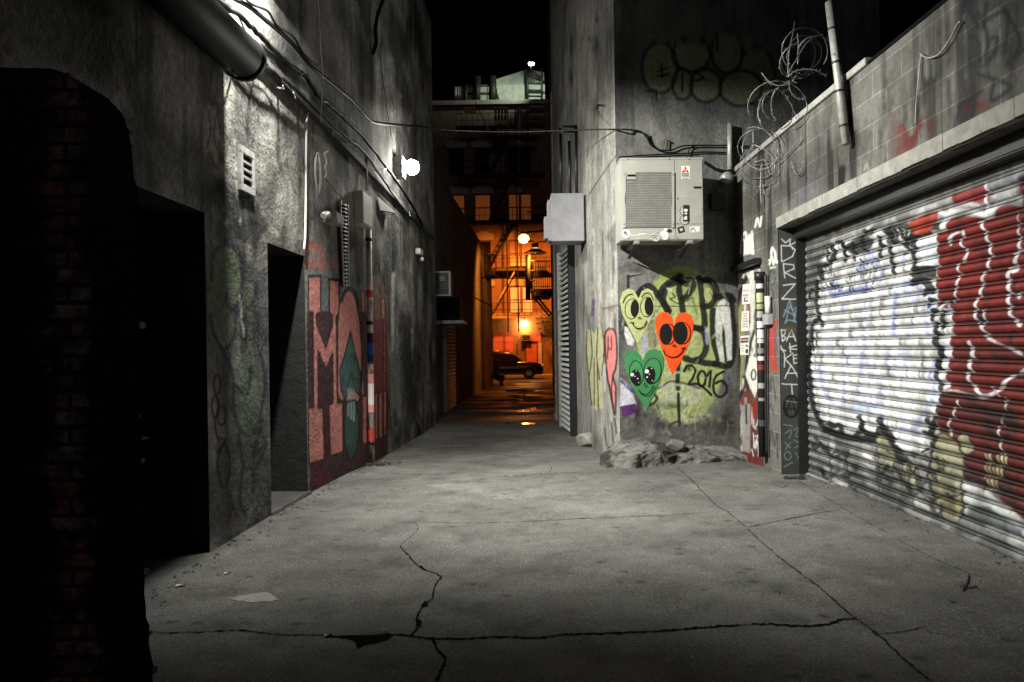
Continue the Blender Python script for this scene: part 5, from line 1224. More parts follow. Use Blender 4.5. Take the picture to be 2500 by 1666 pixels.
    for s, w in ((((48, 0), (50, 150), (62, 280), (88, 400), (130, 490), (200, 540)), 9), (((150, 520), (260, 560), (360, 580), (470, 580)), 12), (((170, 480), (200, 500), (240, 490), (260, 540)), 8), (((375, 440), (385, 500), (350, 560)), 9), (((380, 500), (430, 560), (480, 550)), 9), (((508, 460), (520, 510), (565, 560), (580, 650)), 12), (((495, 520), (530, 540), (560, 600)), 12), (((600, 640), (660, 720), (700, 690)), 14),
                 (((880, 0), (885, 200), (880, 430), (840, 540), (800, 540)), 9), (((830, 460), (850, 560), (830, 640)), 10), (((780, 670), (820, 650), (870, 720)), 9)): P.stroke(qB(*s), w * 1.5, BK, .95, 4)
    # red field
    P.poly(qA((1052, 530), (1080, 470), (1120, 425), (1230, 400), (1330, 410), (1420, 440), (1470, 370), (1520, 315), (1580, 300), (1640, 330), (1760, 330), (1760, 1600), (1140, 1600), (1155, 1110), (1040, 1100)), RD, 1, 3)
    P.poly(qB((950, -30), (1500, -30), (1500, 1150), (1411, 1080), (1320, 1000), (1260, 930), (1180, 890), (1060, 850), (1040, 720), (1000, 620), (890, 530), (890, 290), (945, 250)), (94, 23, 19), 1, 3)
    P.poly(qB((890, 300), (1500, 330), (1500, 1150), (1300, 950), (1050, 840), (1000, 620), (890, 520)), (78, 22, 18), .8, 12)
    P.poly(qA((830, 450), (900, 410), (1000, 375), (1065, 380), (1000, 460), (960, 520), (850, 540)), (140, 44, 22), .95, 3, True); P.poly(qA((1145, 240), (1400, 160), (1400, 270), (1240, 330), (1150, 330)), (120, 30, 26), .95, 4); P.poly(qA((1310, 270), (1480, 210), (1480, 270), (1320, 320)), (120, 26, 24), .9, 4)
    P.poly(qA((1430, 180), (1600, 90), (1800, 20), (1800, 300), (1450, 330)), (120, 120, 124), .85, 8); P.poly(qA((1060, 290), (1150, 250), (1140, 330), (1060, 350)), (150, 152, 150), .8, 5)
    P.poly(qA((1460, 250), (1560, 150), (1660, 170), (1640, 280), (1540, 300)), (190, 190, 190), .7, 8)
    P.stroke(qA((1060, 500), (1090, 430), (1180, 370), (1320, 370), (1400, 410)), 12, WH, .9, 5); P.stroke(qA((1390, 440), (1440, 360), (1520, 290), (1620, 260), (1693, 270)), 14, (210, 212, 214), .85, 6)
    P.stroke(qA((880, 400), (960, 340), (1030, 330)), 12, (176, 176, 172), .8, 6); P.stroke(qA((1060, 370), (1110, 390)), 10, WH, .8, 4); P.stroke(qA((1150, 340), (1260, 310), (1350, 320)), 10, (180, 176, 184), .8, 6)
    P.poly(qA((900, 600), (930, 560), (1050, 525), (1045, 600), (1040, 780), (880, 780)), (214, 222, 224), .95, 3)
    for s, w in ((((1130, 590), (1180, 545), (1260, 520), (1230, 600), (1270, 690), (1205, 780), (1220, 880), (1180, 960), (1172, 1060)), 5), (((1405, 150), (1418, 280), (1395, 430), (1440, 600), (1442, 740), (1405, 870), (1370, 980), (1330, 1090), (1330, 1180), (1370, 1250), (1420, 1320), (1540, 1390), (1720, 1480)), 7),
                 (((1690, 380), (1680, 560), (1650, 720), (1590, 880), (1585, 1000), (1600, 1150), (1660, 1230), (1700, 1230)), 9), (((1290, 1370), (1300, 1600)), 9), (((1130, 590), (1160, 620)), 4), (((1060, 1110), (1120, 1060), (1140, 1110)), 6), (((1390, 1120), (1400, 1180), (1380, 1250)), 5), (((1640, 680), (1700, 660)), 10), (((1640, 820), (1700, 800)), 12), (((1650, 1000), (1700, 1020)), 14)): P.stroke(qA(*s), w, (218, 216, 220), .92, 3)
    P.poly(qA((1340, 1130), (1380, 1120), (1385, 1240), (1355, 1230)), (24, 22, 24), .95, 3); P.poly(qA((1610, 900), (1660, 880), (1650, 1160), (1610, 1150)), (70, 24, 36), .8, 4); P.stroke(qA((1145, 530), (1160, 490), (1240, 510)), 8, (30, 14, 12), .9, 4); P.stroke(qA((1610, 1290), (1610, 1370)), 10, (24, 18, 18), .8, 5)
    P.poly([(2496, 440), (2900, 330), (3200, 420), (3300, 900), (3150, 1350), (2800, 1400), (2496, 1230)], RD, 1, 6)
    for q in (((2560, 420), (2700, 600), (2620, 900), (2760, 1150)), ((2800, 380), (2900, 700), (2820, 1000), (2950, 1300)), ((3050, 500), (3000, 800), (3120, 1200))): P.stroke(q, 14, (214, 212, 216), .9, 5)
    P.stroke([(2496, 440), (2900, 330), (3200, 420), (3300, 900), (3150, 1350)], 22, BK, .9, 8)
    for k in range(70):
        x, y = random.uniform(1060, 1680), random.uniform(620, 1560); P.blob(*qA((x, y))[0], random.uniform(4, 18), random.uniform(3, 12), random.choice(((40, 10, 9), (60, 14, 12), (150, 60, 44), (30, 12, 11))), .55, .5)
    for s, w, c in ((((1075, -20), (1082, 120), (1100, 240), (1150, 300), (1230, 290), (1290, 245), (1360, 190), (1440, 140)), 8, (216, 214, 218)), (((890, 280), (960, 270), (1060, 295), (1160, 320)), 6, (190, 180, 180)), (((990, 340), (980, 430), (960, 500), (975, 560)), 5, (210, 204, 200)), (((1290, 320), (1300, 420), (1285, 520), (1290, 660)), 5, (200, 194, 192)), (((1210, 250), (1260, 310)), 5, (190, 150, 170))): P.stroke(qB(*s), w, c, .9, 3)
    for s, w in ((((1060, 315), (1150, 390), (1260, 430), (1411, 500)), 18), (((1200, 470), (1280, 580), (1340, 560)), 18), (((1210, 640), (1300, 700)), 10), (((1300, 400), (1340, 460)), 16), (((1110, 430), (1190, 470)), 12)): P.stroke(qB(*s), w, (18, 14, 14), .8, 10)
    # cream letters
    for q in (((870, 570), (920, 545), (970, 570), (1010, 650), (1045, 780), (1045, 1000), (1010, 1080), (975, 1115), (900, 1090), (870, 1000), (845, 900), (820, 790), (840, 650)), ((480, 570), (520, 560), (560, 600), (605, 690), (590, 780), (540, 765), (490, 660)), ((662, 730), (700, 720), (750, 745), (765, 850), (730, 910), (690, 890), (665, 810)), ((1012, 570), (1050, 545), (1085, 570), (1098, 650), (1052, 682), (1015, 650))):
        P.poly(qB(*q), CR, .95, 4, True); P.stroke(qB(*q), 5, (22, 20, 16), .75, 4, closed=True)
    P.poly(qB((850, 900), (930, 930), (1030, 960), (1020, 1060), (950, 1020), (880, 990)), (120, 116, 76), .7, 10)
    for s in (((830, 690), (825, 850), (850, 960)), ((745, 740), (750, 900), (830, 960), (860, 1010)), ((1040, 840), (1035, 1010), (1000, 1080)), ((480, 680), (510, 760), (590, 800)), ((640, 800), (680, 890), (740, 900)), ((600, 760), (660, 850))): P.stroke(qB(*s), 6, (20, 20, 18), .85, 4)
    for k in range(60):
        x, y = random.uniform(60, 1400), random.uniform(560, 900); y += max(0, x - 500) * .35
        P.stroke(qB((x, y), (x + random.uniform(10, 60), y + random.uniform(10, 70)), (x + random.uniform(20, 110), y + random.uniform(-20, 60))), random.uniform(3, 10), random.choice(((16, 16, 16), (30, 30, 31), (16, 16, 16), (150, 150, 148), (66, 68, 70))), .8, 4)
    # swashes at the bottom right
    P.poly(qB((1050, 850), (1180, 890), (1260, 960), (1320, 1010), (1411, 1080), (1500, 1140), (1500, 1300), (1200, 1150), (1050, 1060)), (196, 198, 196), .95, 6); P.poly(qB((1060, 1010), (1220, 1010), (1260, 1060), (1411, 1160), (1411, 1210), (1200, 1130), (1060, 1080)), (78, 88, 90), .9, 8)
    P.stroke(qB((980, 1110), (1150, 1150), (1300, 1250), (1500, 1340)), 12, (110, 116, 116), .8, 10); P.stroke(qB((1180, 1140), (1250, 1160)), 12, (220, 220, 216), .9, 6); P.stroke(qB((1130, 1190), (1260, 1210), (1411, 1300)), 12, (176, 178, 176), .8, 8)
    for k in range(16):
        x = 1175 + (k % 6) * 24; y = 680 + (k // 6) * 80; P.stroke(qB((x, y), (x + 10, y + 40), (x + 4, y + 66)), 5, random.choice((CR, (30, 26, 20), (196, 190, 150))), .9, 3)
    for x in (180, 290, 480, 500, 690):
        P.stroke(qB((x, 560 + x * .28), (x + 6, 700 + x * .28), (x + 16, 800 + x * .3)), 4, (34, 34, 34), .8, 3)
    # patchy grime, heavier near the bottom; grooves between the slats coloured darker
    P.mul(.72 + .38 * sstep(.35, .6, fbm(P.a * 12, P.b * 5, 4, 6)))
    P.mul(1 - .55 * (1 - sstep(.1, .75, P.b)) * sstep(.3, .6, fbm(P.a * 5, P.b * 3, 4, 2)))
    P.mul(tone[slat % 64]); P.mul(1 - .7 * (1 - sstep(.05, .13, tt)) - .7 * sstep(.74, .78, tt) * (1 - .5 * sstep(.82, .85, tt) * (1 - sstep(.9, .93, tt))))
pitch = .092; zb0 = -.02
def dispH(a, b):
    t = ((b - zb0) / pitch) % 1.0
    return np.where(t < .10, .0, np.where(t < .74, .006 + .017 * np.sin(np.pi * (t - .10) / .64) ** .7, np.where(t < .80, 0.0, np.where(t < .93, .012, 0.0))))
prof = np.array([.0, .09, .101, .16, .24, .33, .42, .51, .6, .68, .735, .745, .795, .805, .86, .925, .935])
zs = np.unique(np.concatenate([zb0 + pitch * (k + prof) for k in range(0, 33)])); zs = zs[zs < zlin + .12]
sh_s1 = PH.sz(1976, 1100)[0]
rd = thing('rolling_door', PH.w(3.5, 0, 0), 'wide steel roller shutter covered in white, black and red graffiti', 'shutter') if False else None
cur = sheet('rolling_door', PH, np.unique(np.concatenate([pxs(PH, 1974, 2520, 1.5), np.arange(.5, 3.2, .05)])), zs, paintH, M['shutterpaint'], GB, disp=dispH, base=(.24, .24, .235), close=False)
mb = MB(); mb.pbox(PH, .5, sh_s1, gz(5) - .09, -.012, -.03, .05); mb.build('bottom_bar', M['galv'], cur, .008)
mb = MB(); mb.pbox(PH, .2, sh_s1 - .012, 2.72, zlin + .02, .03, .15); mb.build('lintel_shade_box', M['black_metal'], GB, .01)  # black box added to darken the shaded slats under the lintel
mb = MB(); mb.pbox(PH, sh_s1 - .01, sh_s1 + .09, -.12, zlin + .1, -.08, .12); mb.build('guide_rail', M['black_metal'], GB, .006)
mb = MB(); mb.pbox(PH, .2, sh_s1 + .1, -.2, zlin + .3, -.3, -.14); mb.build('back_wall', M['dark_void'], GB)
# steel side door, standing a little ajar at its far edge
def paintD(P):
    P.mul(.7 + .6 * fbm(P.a * 5, P.b * 5, 4, 1))
    P.poly(zJ((0, 240), (215, 240), (215, 900), (0, 900)), (120, 122, 116), .9, 10, wear=.3)
    for k in range(130):
        x, y = random.uniform(10, 205), random.uniform(250, 1350); P.stroke(zJ((x, y), (x + random.uniform(-14, 14), y + random.uniform(30, 140))), random.uniform(3, 9), random.choice(((205, 205, 198), (30, 30, 30), (120, 40, 36), (205, 205, 198), (150, 150, 146), (20, 20, 20))), .75, 4, wear=.35)
    P.poly(zJ((45, 470), (90, 470), (100, 600), (85, 900), (50, 1080), (40, 900)), (128, 126, 80), .95, 4); P.poly(zJ((30, 260), (60, 300), (40, 470), (20, 480)), (24, 24, 22), .9, 5); P.poly(zJ((40, 400), (110, 300), (70, 420), (35, 480)), (20, 20, 20), .9, 5)
    P.stroke(zJ((105, 300), (60, 420), (40, 560), (20, 700), (60, 760), (50, 1000)), 9, (14, 14, 14), .95, 3); P.stroke(zJ((150, 640), (110, 800), (100, 960), (50, 1060)), 7, (16, 16, 16), .9, 3)
    P.poly(zJ((120, 260), (150, 250), (160, 420), (150, 620), (135, 620), (130, 420)), (200, 200, 192), .9, 4); P.poly(zJ((100, 900), (130, 780), (180, 800), (180, 960), (160, 1040), (130, 980)), (212, 212, 204), .92, 4); P.stroke(zJ(*ell(152, 900, 14, 32, 12)), 4, (18, 18, 18), .9, 2, closed=True)
    P.poly(zJ((0, 1000), (40, 1040), (70, 1100), (70, 1370), (215, 1370), (215, 1500), (0, 1440)), (92, 36, 33), .95, 6, wear=.2); P.poly(zJ((130, 1080), (190, 1060), (185, 1180), (150, 1170)), (124, 34, 28), .9, 5); P.poly(zJ((10, 850), (35, 870), (40, 1180), (0, 1200)), (96, 26, 26), .9, 6)
    P.poly(zJ((75, 1090), (130, 1080), (130, 1380), (80, 1370)), (142, 142, 138), .9, 5, wear=.25); P.stroke(zJ((20, 1030), (28, 1110)), 9, (230, 60, 40), .9, 3); P.stroke(zJ((105, 1090), (108, 1200)), 5, (14, 14, 14), .9, 3)
    for s in (((150, 1260), (155, 1340)), ((160, 1280), (180, 1275), (165, 1310), (182, 1330)), ((140, 1360), (150, 1400)), ((35, 1290), (40, 1310)), ((150, 1215), (165, 1235)), ((165, 1220), (185, 1190), (180, 1400))): P.stroke(zJ(*s), 2.4, (214, 214, 206), .8, 2)
    for s in (((40, 280), (42, 340)), ((52, 275), (54, 345), (62, 330)), ((66, 275), (64, 340)), ((80, 260), (100, 240), (120, 300)), ((100, 240), (140, 260), (170, 240), (190, 260))): P.stroke(zJ(*s), 3, (214, 214, 206), .85, 2)
PD = Plane((PR.w(sD0, 0, -.02).x, PR.w(sD0, 0, -.02).y), (PR.w(sD1, 0, -.02).x, PR.w(sD1, 0, -.02).y), 1)
if PD.n.x > 0: PD.n = -PD.n
sheet('side_door', PD, np.arange(0.004, PD.len - .004, .008), np.arange(gz(9.6) + .02, zD - .01, .011), paintD, M['jambpaint'], GB, base=(.10, .04, .036), close=True, shell=.06)
mb = MB(); mb.pbox(PR, sD0 - .05, sD1 + .02, zD, zD + .07, .0, .09); mb.build('door_head', M['black_metal'], GB, .008)
# black stickered pipe and grey lock box between door and opening
bp = thing('stickered_pipe', PR.at(1856, 1120, .06), 'black upright pipe wrapped in stickers beside the red steel door', 'pipe')
pt, pb_ = PR.at(*zJ((187, 270))[0], .06), PR.at(*zJ((222, 1410))[0], .06)
pb_ = Vector((pt.x, pt.y - .02, pb_.z))
mb = MB(); mb.tube([pt, pb_], .05, 14); mb.build('pipe', M['black_metal'], bp)
mb = MB(); mb.tube([pt + Vector((0, 0, .01)), pt - Vector((0, 0, .09))], .062, 14); mb.build('pipe_collar', M['black_metal'], bp)
for k, (f, hh, c) in enumerate(((.06, .045, (200, 200, 194)), (.11, .09, (170, 170, 128)), (.17, .05, (150, 150, 110)), (.21, .06, (150, 152, 148)), (.265, .06, (214, 214, 208)), (.31, .08, (206, 206, 200)), (.36, .04, (190, 190, 186)), (.41, .05, (120, 122, 120)), (.455, .04, (214, 214, 208)), (.50, .05, (120, 44, 36)), (.6, .05, (150, 150, 144)), (.68, .03, (130, 130, 124)), (.8, .06, (60, 62, 62)))):
    mb = MB(); p = pt.lerp(pb_, f); mb.cc = tuple(lin(c))
    ring0, ring1 = [], []
    for q in range(9):
        a = math.radians(200 + q * 14); dx, dy = .0512 * math.cos(a), .0512 * math.sin(a); ring0.append(p + Vector((dx, dy, 0))); ring1.append(p + Vector((dx, dy, -hh * 1.3)))
    for q in range(8): mb.poly([ring0[q], ring1[q], ring1[q + 1], ring0[q + 1]])
    o = mb.build('sticker', M['paint'], bp, colour=True)
wallcable('thin_conduit', zJ((225, 280), (228, 600), (228, 1000), (233, 1390)), .018, .04, 'thin black conduit between the stickered pipe and the block wall', 'black_metal', pl=PR, cat='conduit')
lb = thing('lock_box', PR.at(1878, 790), 'pale metal lock casing on the block strip beside the door', 'electrical box')
mb = MB(); mb.tube([PR.at(*q, .05) for q in zJ((238, 415), (242, 520))], .036, 10); mb.build('cap_tube', M['wire_white'], lb)
mb = MB(); a = PR.sz(*zJ((240, 525))[0]); b = PR.sz(*zJ((275, 590))[0]); mb.pbox(PR, b[0], a[0], b[1], a[1], .003, .07); mb.build('housing', M['box_grey'], lb, .006)
# signs on the door
def sign(q, fill, draw, label):
    A = Art(PD, .008); A.slab(zJ(*q), fill, .004); draw(A); o = A.build('door_sign', None); tag(o, label, 'sign')
rd_ = (150, 24, 22); dk = (40, 40, 40)
sign(((84, 342), (136, 335), (130, 460), (80, 466)), (214, 214, 206), lambda A: (A.text('PRIVATE', zJ((107, 380))[0], 6, rd_, -.05, 15), A.text('PROPERTY', zJ((105, 410))[0], 6, rd_, -.05, 15), A.poly(zJ((92, 424), (118, 422), (116, 446), (90, 448)), dk), A.poly(zJ((98, 428), (118, 424), (116, 440), (98, 440)), (200, 200, 194))), 'white sign with red PRIVATE PROPERTY lettering, top one on the door')
sign(((78, 508), (123, 505), (120, 628), (74, 632)), (206, 206, 198), lambda A: [A.text(s, zJ((98, 522 + 16 * k))[0], 3.6, (96, 40, 38) if k < 4 else (90, 90, 88), -.03, w) for k, (s, w) in enumerate((('VIOLATORS', 13), ('WILL BE', 9), ('TOWED', 12), ('AT OWNERS', 14), ('EXPENSE', 11), ('NO PARKING', 14)))], 'white notice of small text, middle one on the door')
sign(((71, 660), (124, 656), (120, 776), (69, 778)), (214, 214, 206), lambda A: (A.poly(zJ((74, 672), (120, 668), (119, 700), (73, 704)), (96, 20, 22)), A.text('WARNING', zJ((97, 686))[0], 6, (226, 224, 216), -.04, 16), A.text('AREA', zJ((84, 720))[0], 3, dk, 0, 8), A.text('UNDER', zJ((84, 736))[0], 3, dk, 0, 8), A.text('WATCH', zJ((84, 752))[0], 3, dk, 0, 8), A.poly(zJ((102, 742), (116, 740), (114, 764), (102, 766)), dk), A.stroke(zJ((102, 725), (108, 715), (116, 730)), 2, dk)), 'white sign with a dark red WARNING band, lowest one on the door')
# pole, wires and rope on the parapet
pole = thing('fence_post', PR.at(2066, 350, .06), 'grey steel post clamped to the garage parapet', 'post')
a, b = PR.at(2066, 353, .07), at_y(2024, 6, 6.35)
mb = MB(); mb.tube([a, b], .036, 12); mb.build('tube', M['galv'], pole)
mb = MB()
for f in (.12, .36, .56, .8): p = a.lerp(b, f); mb.tube([p, p + Vector((0, 0, .02))], .040, 12)
mb.build('tie_band', M['black_metal'], pole)
mb = MB(); s_, z_ = PR.sz(2062, 240); mb.pbox(PR, s_ - .09, s_ - .06, 3.38, 3.95, .003, .05); mb.build('clamp', M['black_metal'], pole)
wallcable('rope', zU((1180, 330), (1195, 345), (1240, 358), (1300, 330), (1360, 250), (1410, 150), (1430, 135)), .006, .03, 'slack pale rope tied between two nails on the block parapet', 'galv', pl=PR, cat='rope')
wallcable('wire', zU((1185, 335), (1170, 480), (1155, 640), (1150, 770)), .004, .02, 'thin pale wire hanging down the block parapet', 'galv', pl=PR, cat='wire')
zW = ZM(1780, 40, 1091 / 320.)
bw = thing('barbed_wire', PR.at(1850, 430), 'tangled coils of barbed wire sagging over the garage parapet', 'barbed wire')
def clearR(q, y):
    h = PR.at(*q)
    if h.y > 0 and h.z < 3.99: y = min(y, h.y - .10)
    return at_y(*q, y)
def loop(cx, cy, rx, ry, y0, dy, a0=0, a1=360, ph=0.0, tilt=0.0):
    pts = []
    n = 44
    for i in range(n + 1):
        a = math.radians(a0 + (a1 - a0) * i / n); ex, ey = rx * math.cos(a), ry * math.sin(a)
        qx = cx + ex * math.cos(tilt) - ey * math.sin(tilt); qy = cy + ex * math.sin(tilt) + ey * math.cos(tilt)
        pts.append(clearR(zW((qx, qy))[0], y0 + dy * math.sin(a + ph)))
    mb = MB(); mb.tube(pts, .0052, 5)
    for i in range(2, n, 4):       # barbs
        p = pts[i]
        for _ in range(2): mb.tube([p, p + Vector((random.uniform(-1, 1), random.uniform(-1, 1), random.uniform(-1, 1))).normalized() * .028], [.003, .0008], 4)
    mb.build('coil', M['wire_dull'], bw)
loop(630, 290, 190, 195, 7.1, .15, 60, 395, .5); loop(720, 300, 150, 135, 7.0, .15, 170, 345, 0, -.3); loop(402, 755, 246, 215, 7.8, .2, -200, 60); loop(258, 1090, 186, 152, 8.4, .25, 0, 360); loop(230, 1260, 150, 165, 8.5, .2, -170, 60, 1, .2); loop(250, 1300, 150, 120, 8.5, .2, 0, 175); loop(240, 1270, 130, 80, 8.6, .1, 0, 180)
loop(650, 540, 170, 100, 7.2, .1, 200, 340); loop(420, 470, 140, 110, 7.6, .1, 10, 150); loop(430, 740, 80, 150, 7.7, .1, 120, 260); loop(600, 560, 100, 130, 7.5, .1, 70, 190); loop(570, 1150, 50, 170, 7.9, .1, 20, 160); loop(190, 1380, 60, 120, 8.6, .1, 20, 170); loop(310, 1380, 30, 110, 8.5, .1, 10, 170)
for k in range(9):
    cx_, cy_ = random.choice(((258, 1110), (258, 1180), (420, 780), (600, 330)))
    loop(cx_ + random.uniform(-50, 50), cy_ + random.uniform(-40, 40), random.uniform(120, 200), random.uniform(110, 190), random.uniform(7.0, 8.5), random.uniform(.1, .3), 0, random.uniform(200, 360), random.uniform(0, 6), random.uniform(0, 6))
for pts, y0 in ((((490, 480), (500, 300), (530, 150), (548, 40)), 7.3), (((570, 400), (578, 260), (568, 140)), 7.2), (((480, 500), (560, 360), (640, 230), (700, 175)), 7.2), (((270, 470), (330, 540), (420, 580), (500, 545), (570, 555)), 7.5), (((545, 790), (560, 850)), 7.5), (((200, 950), (200, 1060), (190, 1120)), 8.4), (((160, 1160), (220, 1210), (300, 1200), (340, 1330)), 8.4), (((90, 1280), (170, 1120), (200, 1070), (290, 1110)), 8.4), (((270, 1220), (260, 1420), (270, 1568)), 8.4), (((400, 1230), (500, 1130), (600, 1010)), 8.0)):
    mb = MB(); mb.tube(smooth([tuple(clearR(q, y0)) for q in zW(*pts)], 5), .006, 5); mb.build('loose_strand', M['wire_dull'], bw)


# ================================================================== DARK BUILDINGS FURTHER DOWN
z6 = ZM(1000, 560, 1447 / 480.)
LB2 = thing('rear_left_building', (fL2(26), 26, gz(26)), 'dark building on the left whose far corner is lit orange', 'building')
def paintL2(P):
    weather(P, 6, .3, .4)
    for q, c in ((((150, 1080), (230, 1050), (230, 1230), (150, 1250)), (110, 88, 60)), (((190, 780), (250, 760), (250, 1050), (190, 1060)), (120, 66, 56)), (((60, 880), (140, 860), (150, 1060), (60, 1060)), (46, 46, 50))): P.poly(z6(*q), c, .8, 5, wear=.3)
    for k in range(14):
        x, y = random.uniform(100, 260), random.uniform(700, 1250); P.stroke(z6((x, y), (x + random.uniform(-20, 20), y + 90)), 4, random.choice(((20, 20, 20), (90, 84, 80), (120, 70, 60))), .7, 3)
    P.poly(z6((555, 795), (618, 795), (618, 900), (555, 900)), (150, 80, 150), .9, 3); P.poly(z6((548, 900), (618, 900), (612, 1130), (550, 1140)), (150, 96, 104), .75, 5, wear=.25)
sheet('wall', PL2, np.linspace(0, PL2.len, 240), zgrid((-.7, 6.25, .035)), paintL2, M['plaster'], LB2, base=(.26, .22, .18), shell=6)
# street-end window grille lit orange
# far condenser, tank and shutter on the left
PQ = Plane((-3, 16.8), (-1, 16.8), -1); PQ.n = Vector((0, -1, 0))
ac2 = thing('window_unit', (-1.8, 17, 2.8), 'small air conditioner with a pale frame hung on the left wall', 'air conditioner')
A0 = PQ.at(*z6((140, 312))[0]); A1 = PQ.at(*z6((303, 490))[0])
mb = MB(); mb.box((A0.x, 16.8, A1.z), (A1.x, 17.35, A0.z)); mb.build('casing', M['galv'], ac2, .01)
mb = MB()
for b_ in (((A0.x, A1.z), (A0.x + .03, A0.z)), ((A1.x - .045, A1.z), (A1.x, A0.z)), ((A0.x + .03, A0.z - .03), (A1.x - .045, A0.z)), ((A0.x + .03, A1.z), (A1.x - .045, A1.z + .03))): mb.box((b_[0][0], 16.775, b_[0][1]), (b_[1][0], 16.798, b_[1][1]))
mb.build('frame', M['wire_white'], ac2)
mb = MB(); mb.box((A0.x + .032, 16.785, A1.z + .032), (A1.x - .047, 16.797, A0.z - .032)); mb.build('grille', M['grille'], ac2)
mb = MB(); 
for k in range(9): z = A1.z + .05 + (A0.z - A1.z - .1) * k / 8; mb.box((A0.x + .034, 16.780, z), (A1.x - .05, 16.784, z + .006))
mb.build('louvre', M['box_grey'], ac2)
mb = MB(); cx_, cz_ = A0.x + (A1.x - A0.x) * .62, A0.z - (A0.z - A1.z) * .3; mb.box((cx_ - .07, 16.772, cz_ - .055), (cx_ + .07, 16.779, cz_ + .055)); mb.build('label_plate', M['ac_paint'], ac2)
tk = thing('hanging_tank', (-1.6, 18, 2.0), 'dark box-shaped unit with a ledge under the small air conditioner', 'cabinet')
PQ2 = Plane((-3, 17.7), (-1, 17.7), -1); PQ2.n = Vector((0, -1, 0))
A0 = PQ2.at(*z6((180, 505))[0]); A1 = PQ2.at(*z6((372, 670))[0]); mb = MB(); mb.box((A0.x, 17.7, A1.z), (A1.x, 18.9, A0.z)); mb.build('housing', M['duct'], tk, .01)
mb = MB(); mb.box((A0.x, 17.6, A1.z - .09), (A1.x + .1, 19.0, A1.z - .002)); mb.build('ledge', M['galv'], tk, .01)
ls = thing('left_shutter', PL2.w(PL2.sz(1100, 950)[0], gz(20), 0), 'ribbed shutter on the left edged with orange light', 'shutter')
sa, sb = PL2.sz(1086, 950)[0], PL2.sz(1108, 950)[0]
mb = MB(); z = gz(20) + .02
while z < 2.2: mb.hexa([PL2.w(sa, z, .02), PL2.w(sb, z, .02), PL2.w(sb, z, .09), PL2.w(sa, z, .09), PL2.w(sa, z + .07, .02), PL2.w(sb, z + .07, .02), PL2.w(sb, z + .05, .05), PL2.w(sa, z + .05, .05)]); z += .105
mb.build('slats', M['galv'], ls)
mb = MB(); mb.pbox(PL2, sa - .3, sa - .003, gz(20) - .02, 2.3, .0, .10); mb.build('side_post', M['stone'], ls, .01)
RB2 = thing('rear_right_building', (fR2(26) + .5, 26, gz(26)), 'black brick building on the right behind the fire escape', 'building')
sheet('wall', PR2, np.linspace(0, PR2.len, 60), zgrid((-.8, 18, .3)), lambda P: weather(P, 7, .3, .3), M['plaster'], RB2, base=(.10, .095, .09), shell=5)
mb = MB(); mb.box((fS(16.0) - .02, 15.9, -.4), (fS(16) + .4, 16.25, 7.5)); mb.build('pilaster', M['stone'], RB2, .01)

# iron balcony + ladder on the right
def railing(mb, p, q, h, n, r=.02):
    p, q = Vector(p), Vector(q); up = Vector((0, 0, h))
    mb.tube([p + up, q + up], r * 1.2, 5); mb.tube([p + up * .5, q + up * .5], r, 5); mb.tube([p + up * .08, q + up * .08], r, 5)
    for i in range(n + 1): mb.tube([p.lerp(q, i / n), p.lerp(q, i / n) + up], r * .8, 5)
yb = 29.5
B0 = at_y(*z6((905, 440))[0], yb); B1 = at_y(*z6((1085, 490))[0], yb)
fe = thing('iron_balcony', (B1.x, yb, B1.z), 'black iron fire-escape balcony jutting from the right wall', 'fire escape')
mb = MB(); mb.box((B0.x, yb, B1.z), (fR2(yb) + .02, yb + 2.4, B0.z)); mb.build('platform', M['iron'], fe)
mb = MB(); top = at_y(*z6((900, 235))[0], yb).z; railing(mb, (B0.x, yb, B0.z), (fR2(yb), yb, B0.z), top - B0.z, 9); railing(mb, (B0.x, yb, B0.z), (B0.x, yb + 2.4, B0.z), top - B0.z, 7); mb.build('railing', M['iron'], fe)
mb = MB(); p0, p1 = at_y(*z6((870, 190))[0], yb - .3), at_y(*z6((872, 520))[0], yb - .3); mb.tube([p0, p1], .11, 8); mb.tube([p0 + Vector((.3, 0, -2)), p1 + Vector((.3, 0, .3))], .05, 6)
for k in range(9): z = p1.z + .4 + k * .42; mb.tube([(p1.x, yb - .3, z), (p1.x + .3, yb - .3, z)], .03, 5)
mb.build('ladder', M['iron'], fe)
mb = MB(); mb.tube([(B0.x + .2, yb + .3, B1.z), (fR2(yb), yb + .3, B1.z - .8)], .05, 6); mb.tube([(B0.x + .2, yb + 2, B1.z), (fR2(yb), yb + 2, B1.z - .8)], .05, 6); mb.build('brace', M['iron'], fe)
# shaded alley lamp
yl = 29.0
lampP = at_y(*z6((925, 175))[0], yl)
t = thing('shade_lamp', (fR2(yl), yl, lampP.z), 'wide enamel shade lamp on an arm from the right wall', 'lamp')
mb = MB(); R_ = .48; mb.lathe(lampP, (0, 0, 1), [(0, R_), (.012, R_), (.10, R_ * .62), (.17, R_ * .35), (.18, R_ * .33), (.01, R_ * .96)], 28); mb.build('shade', M['black_metal'], t)
mb = MB(); mb.lathe(lampP + Vector((0, 0, .18)), (0, 0, 1), [(0, .12), (.06, .15), (.07, .15), (.08, .13), (.14, .15), (.15, .13), (.21, .14), (.24, .05)], 16); mb.build('neck', M['galv'], t)
mb = MB(); mb.lathe(lampP + Vector((0, 0, .02)), (0, 0, 1), [(-.02, .02), (-.015, R_ * .9), (.0, R_ * .93), (.01, R_ * .9)], 24); mb.build('bulb', M['lamp_warm'], t)
mb = MB(); mb.tube([lampP + Vector((0, 0, .4)), lampP + Vector((.2, 0, .48)), (fR2(yl) + .02, yl, lampP.z + .48)], .025, 8); mb.build('arm', M['black_metal'], t)
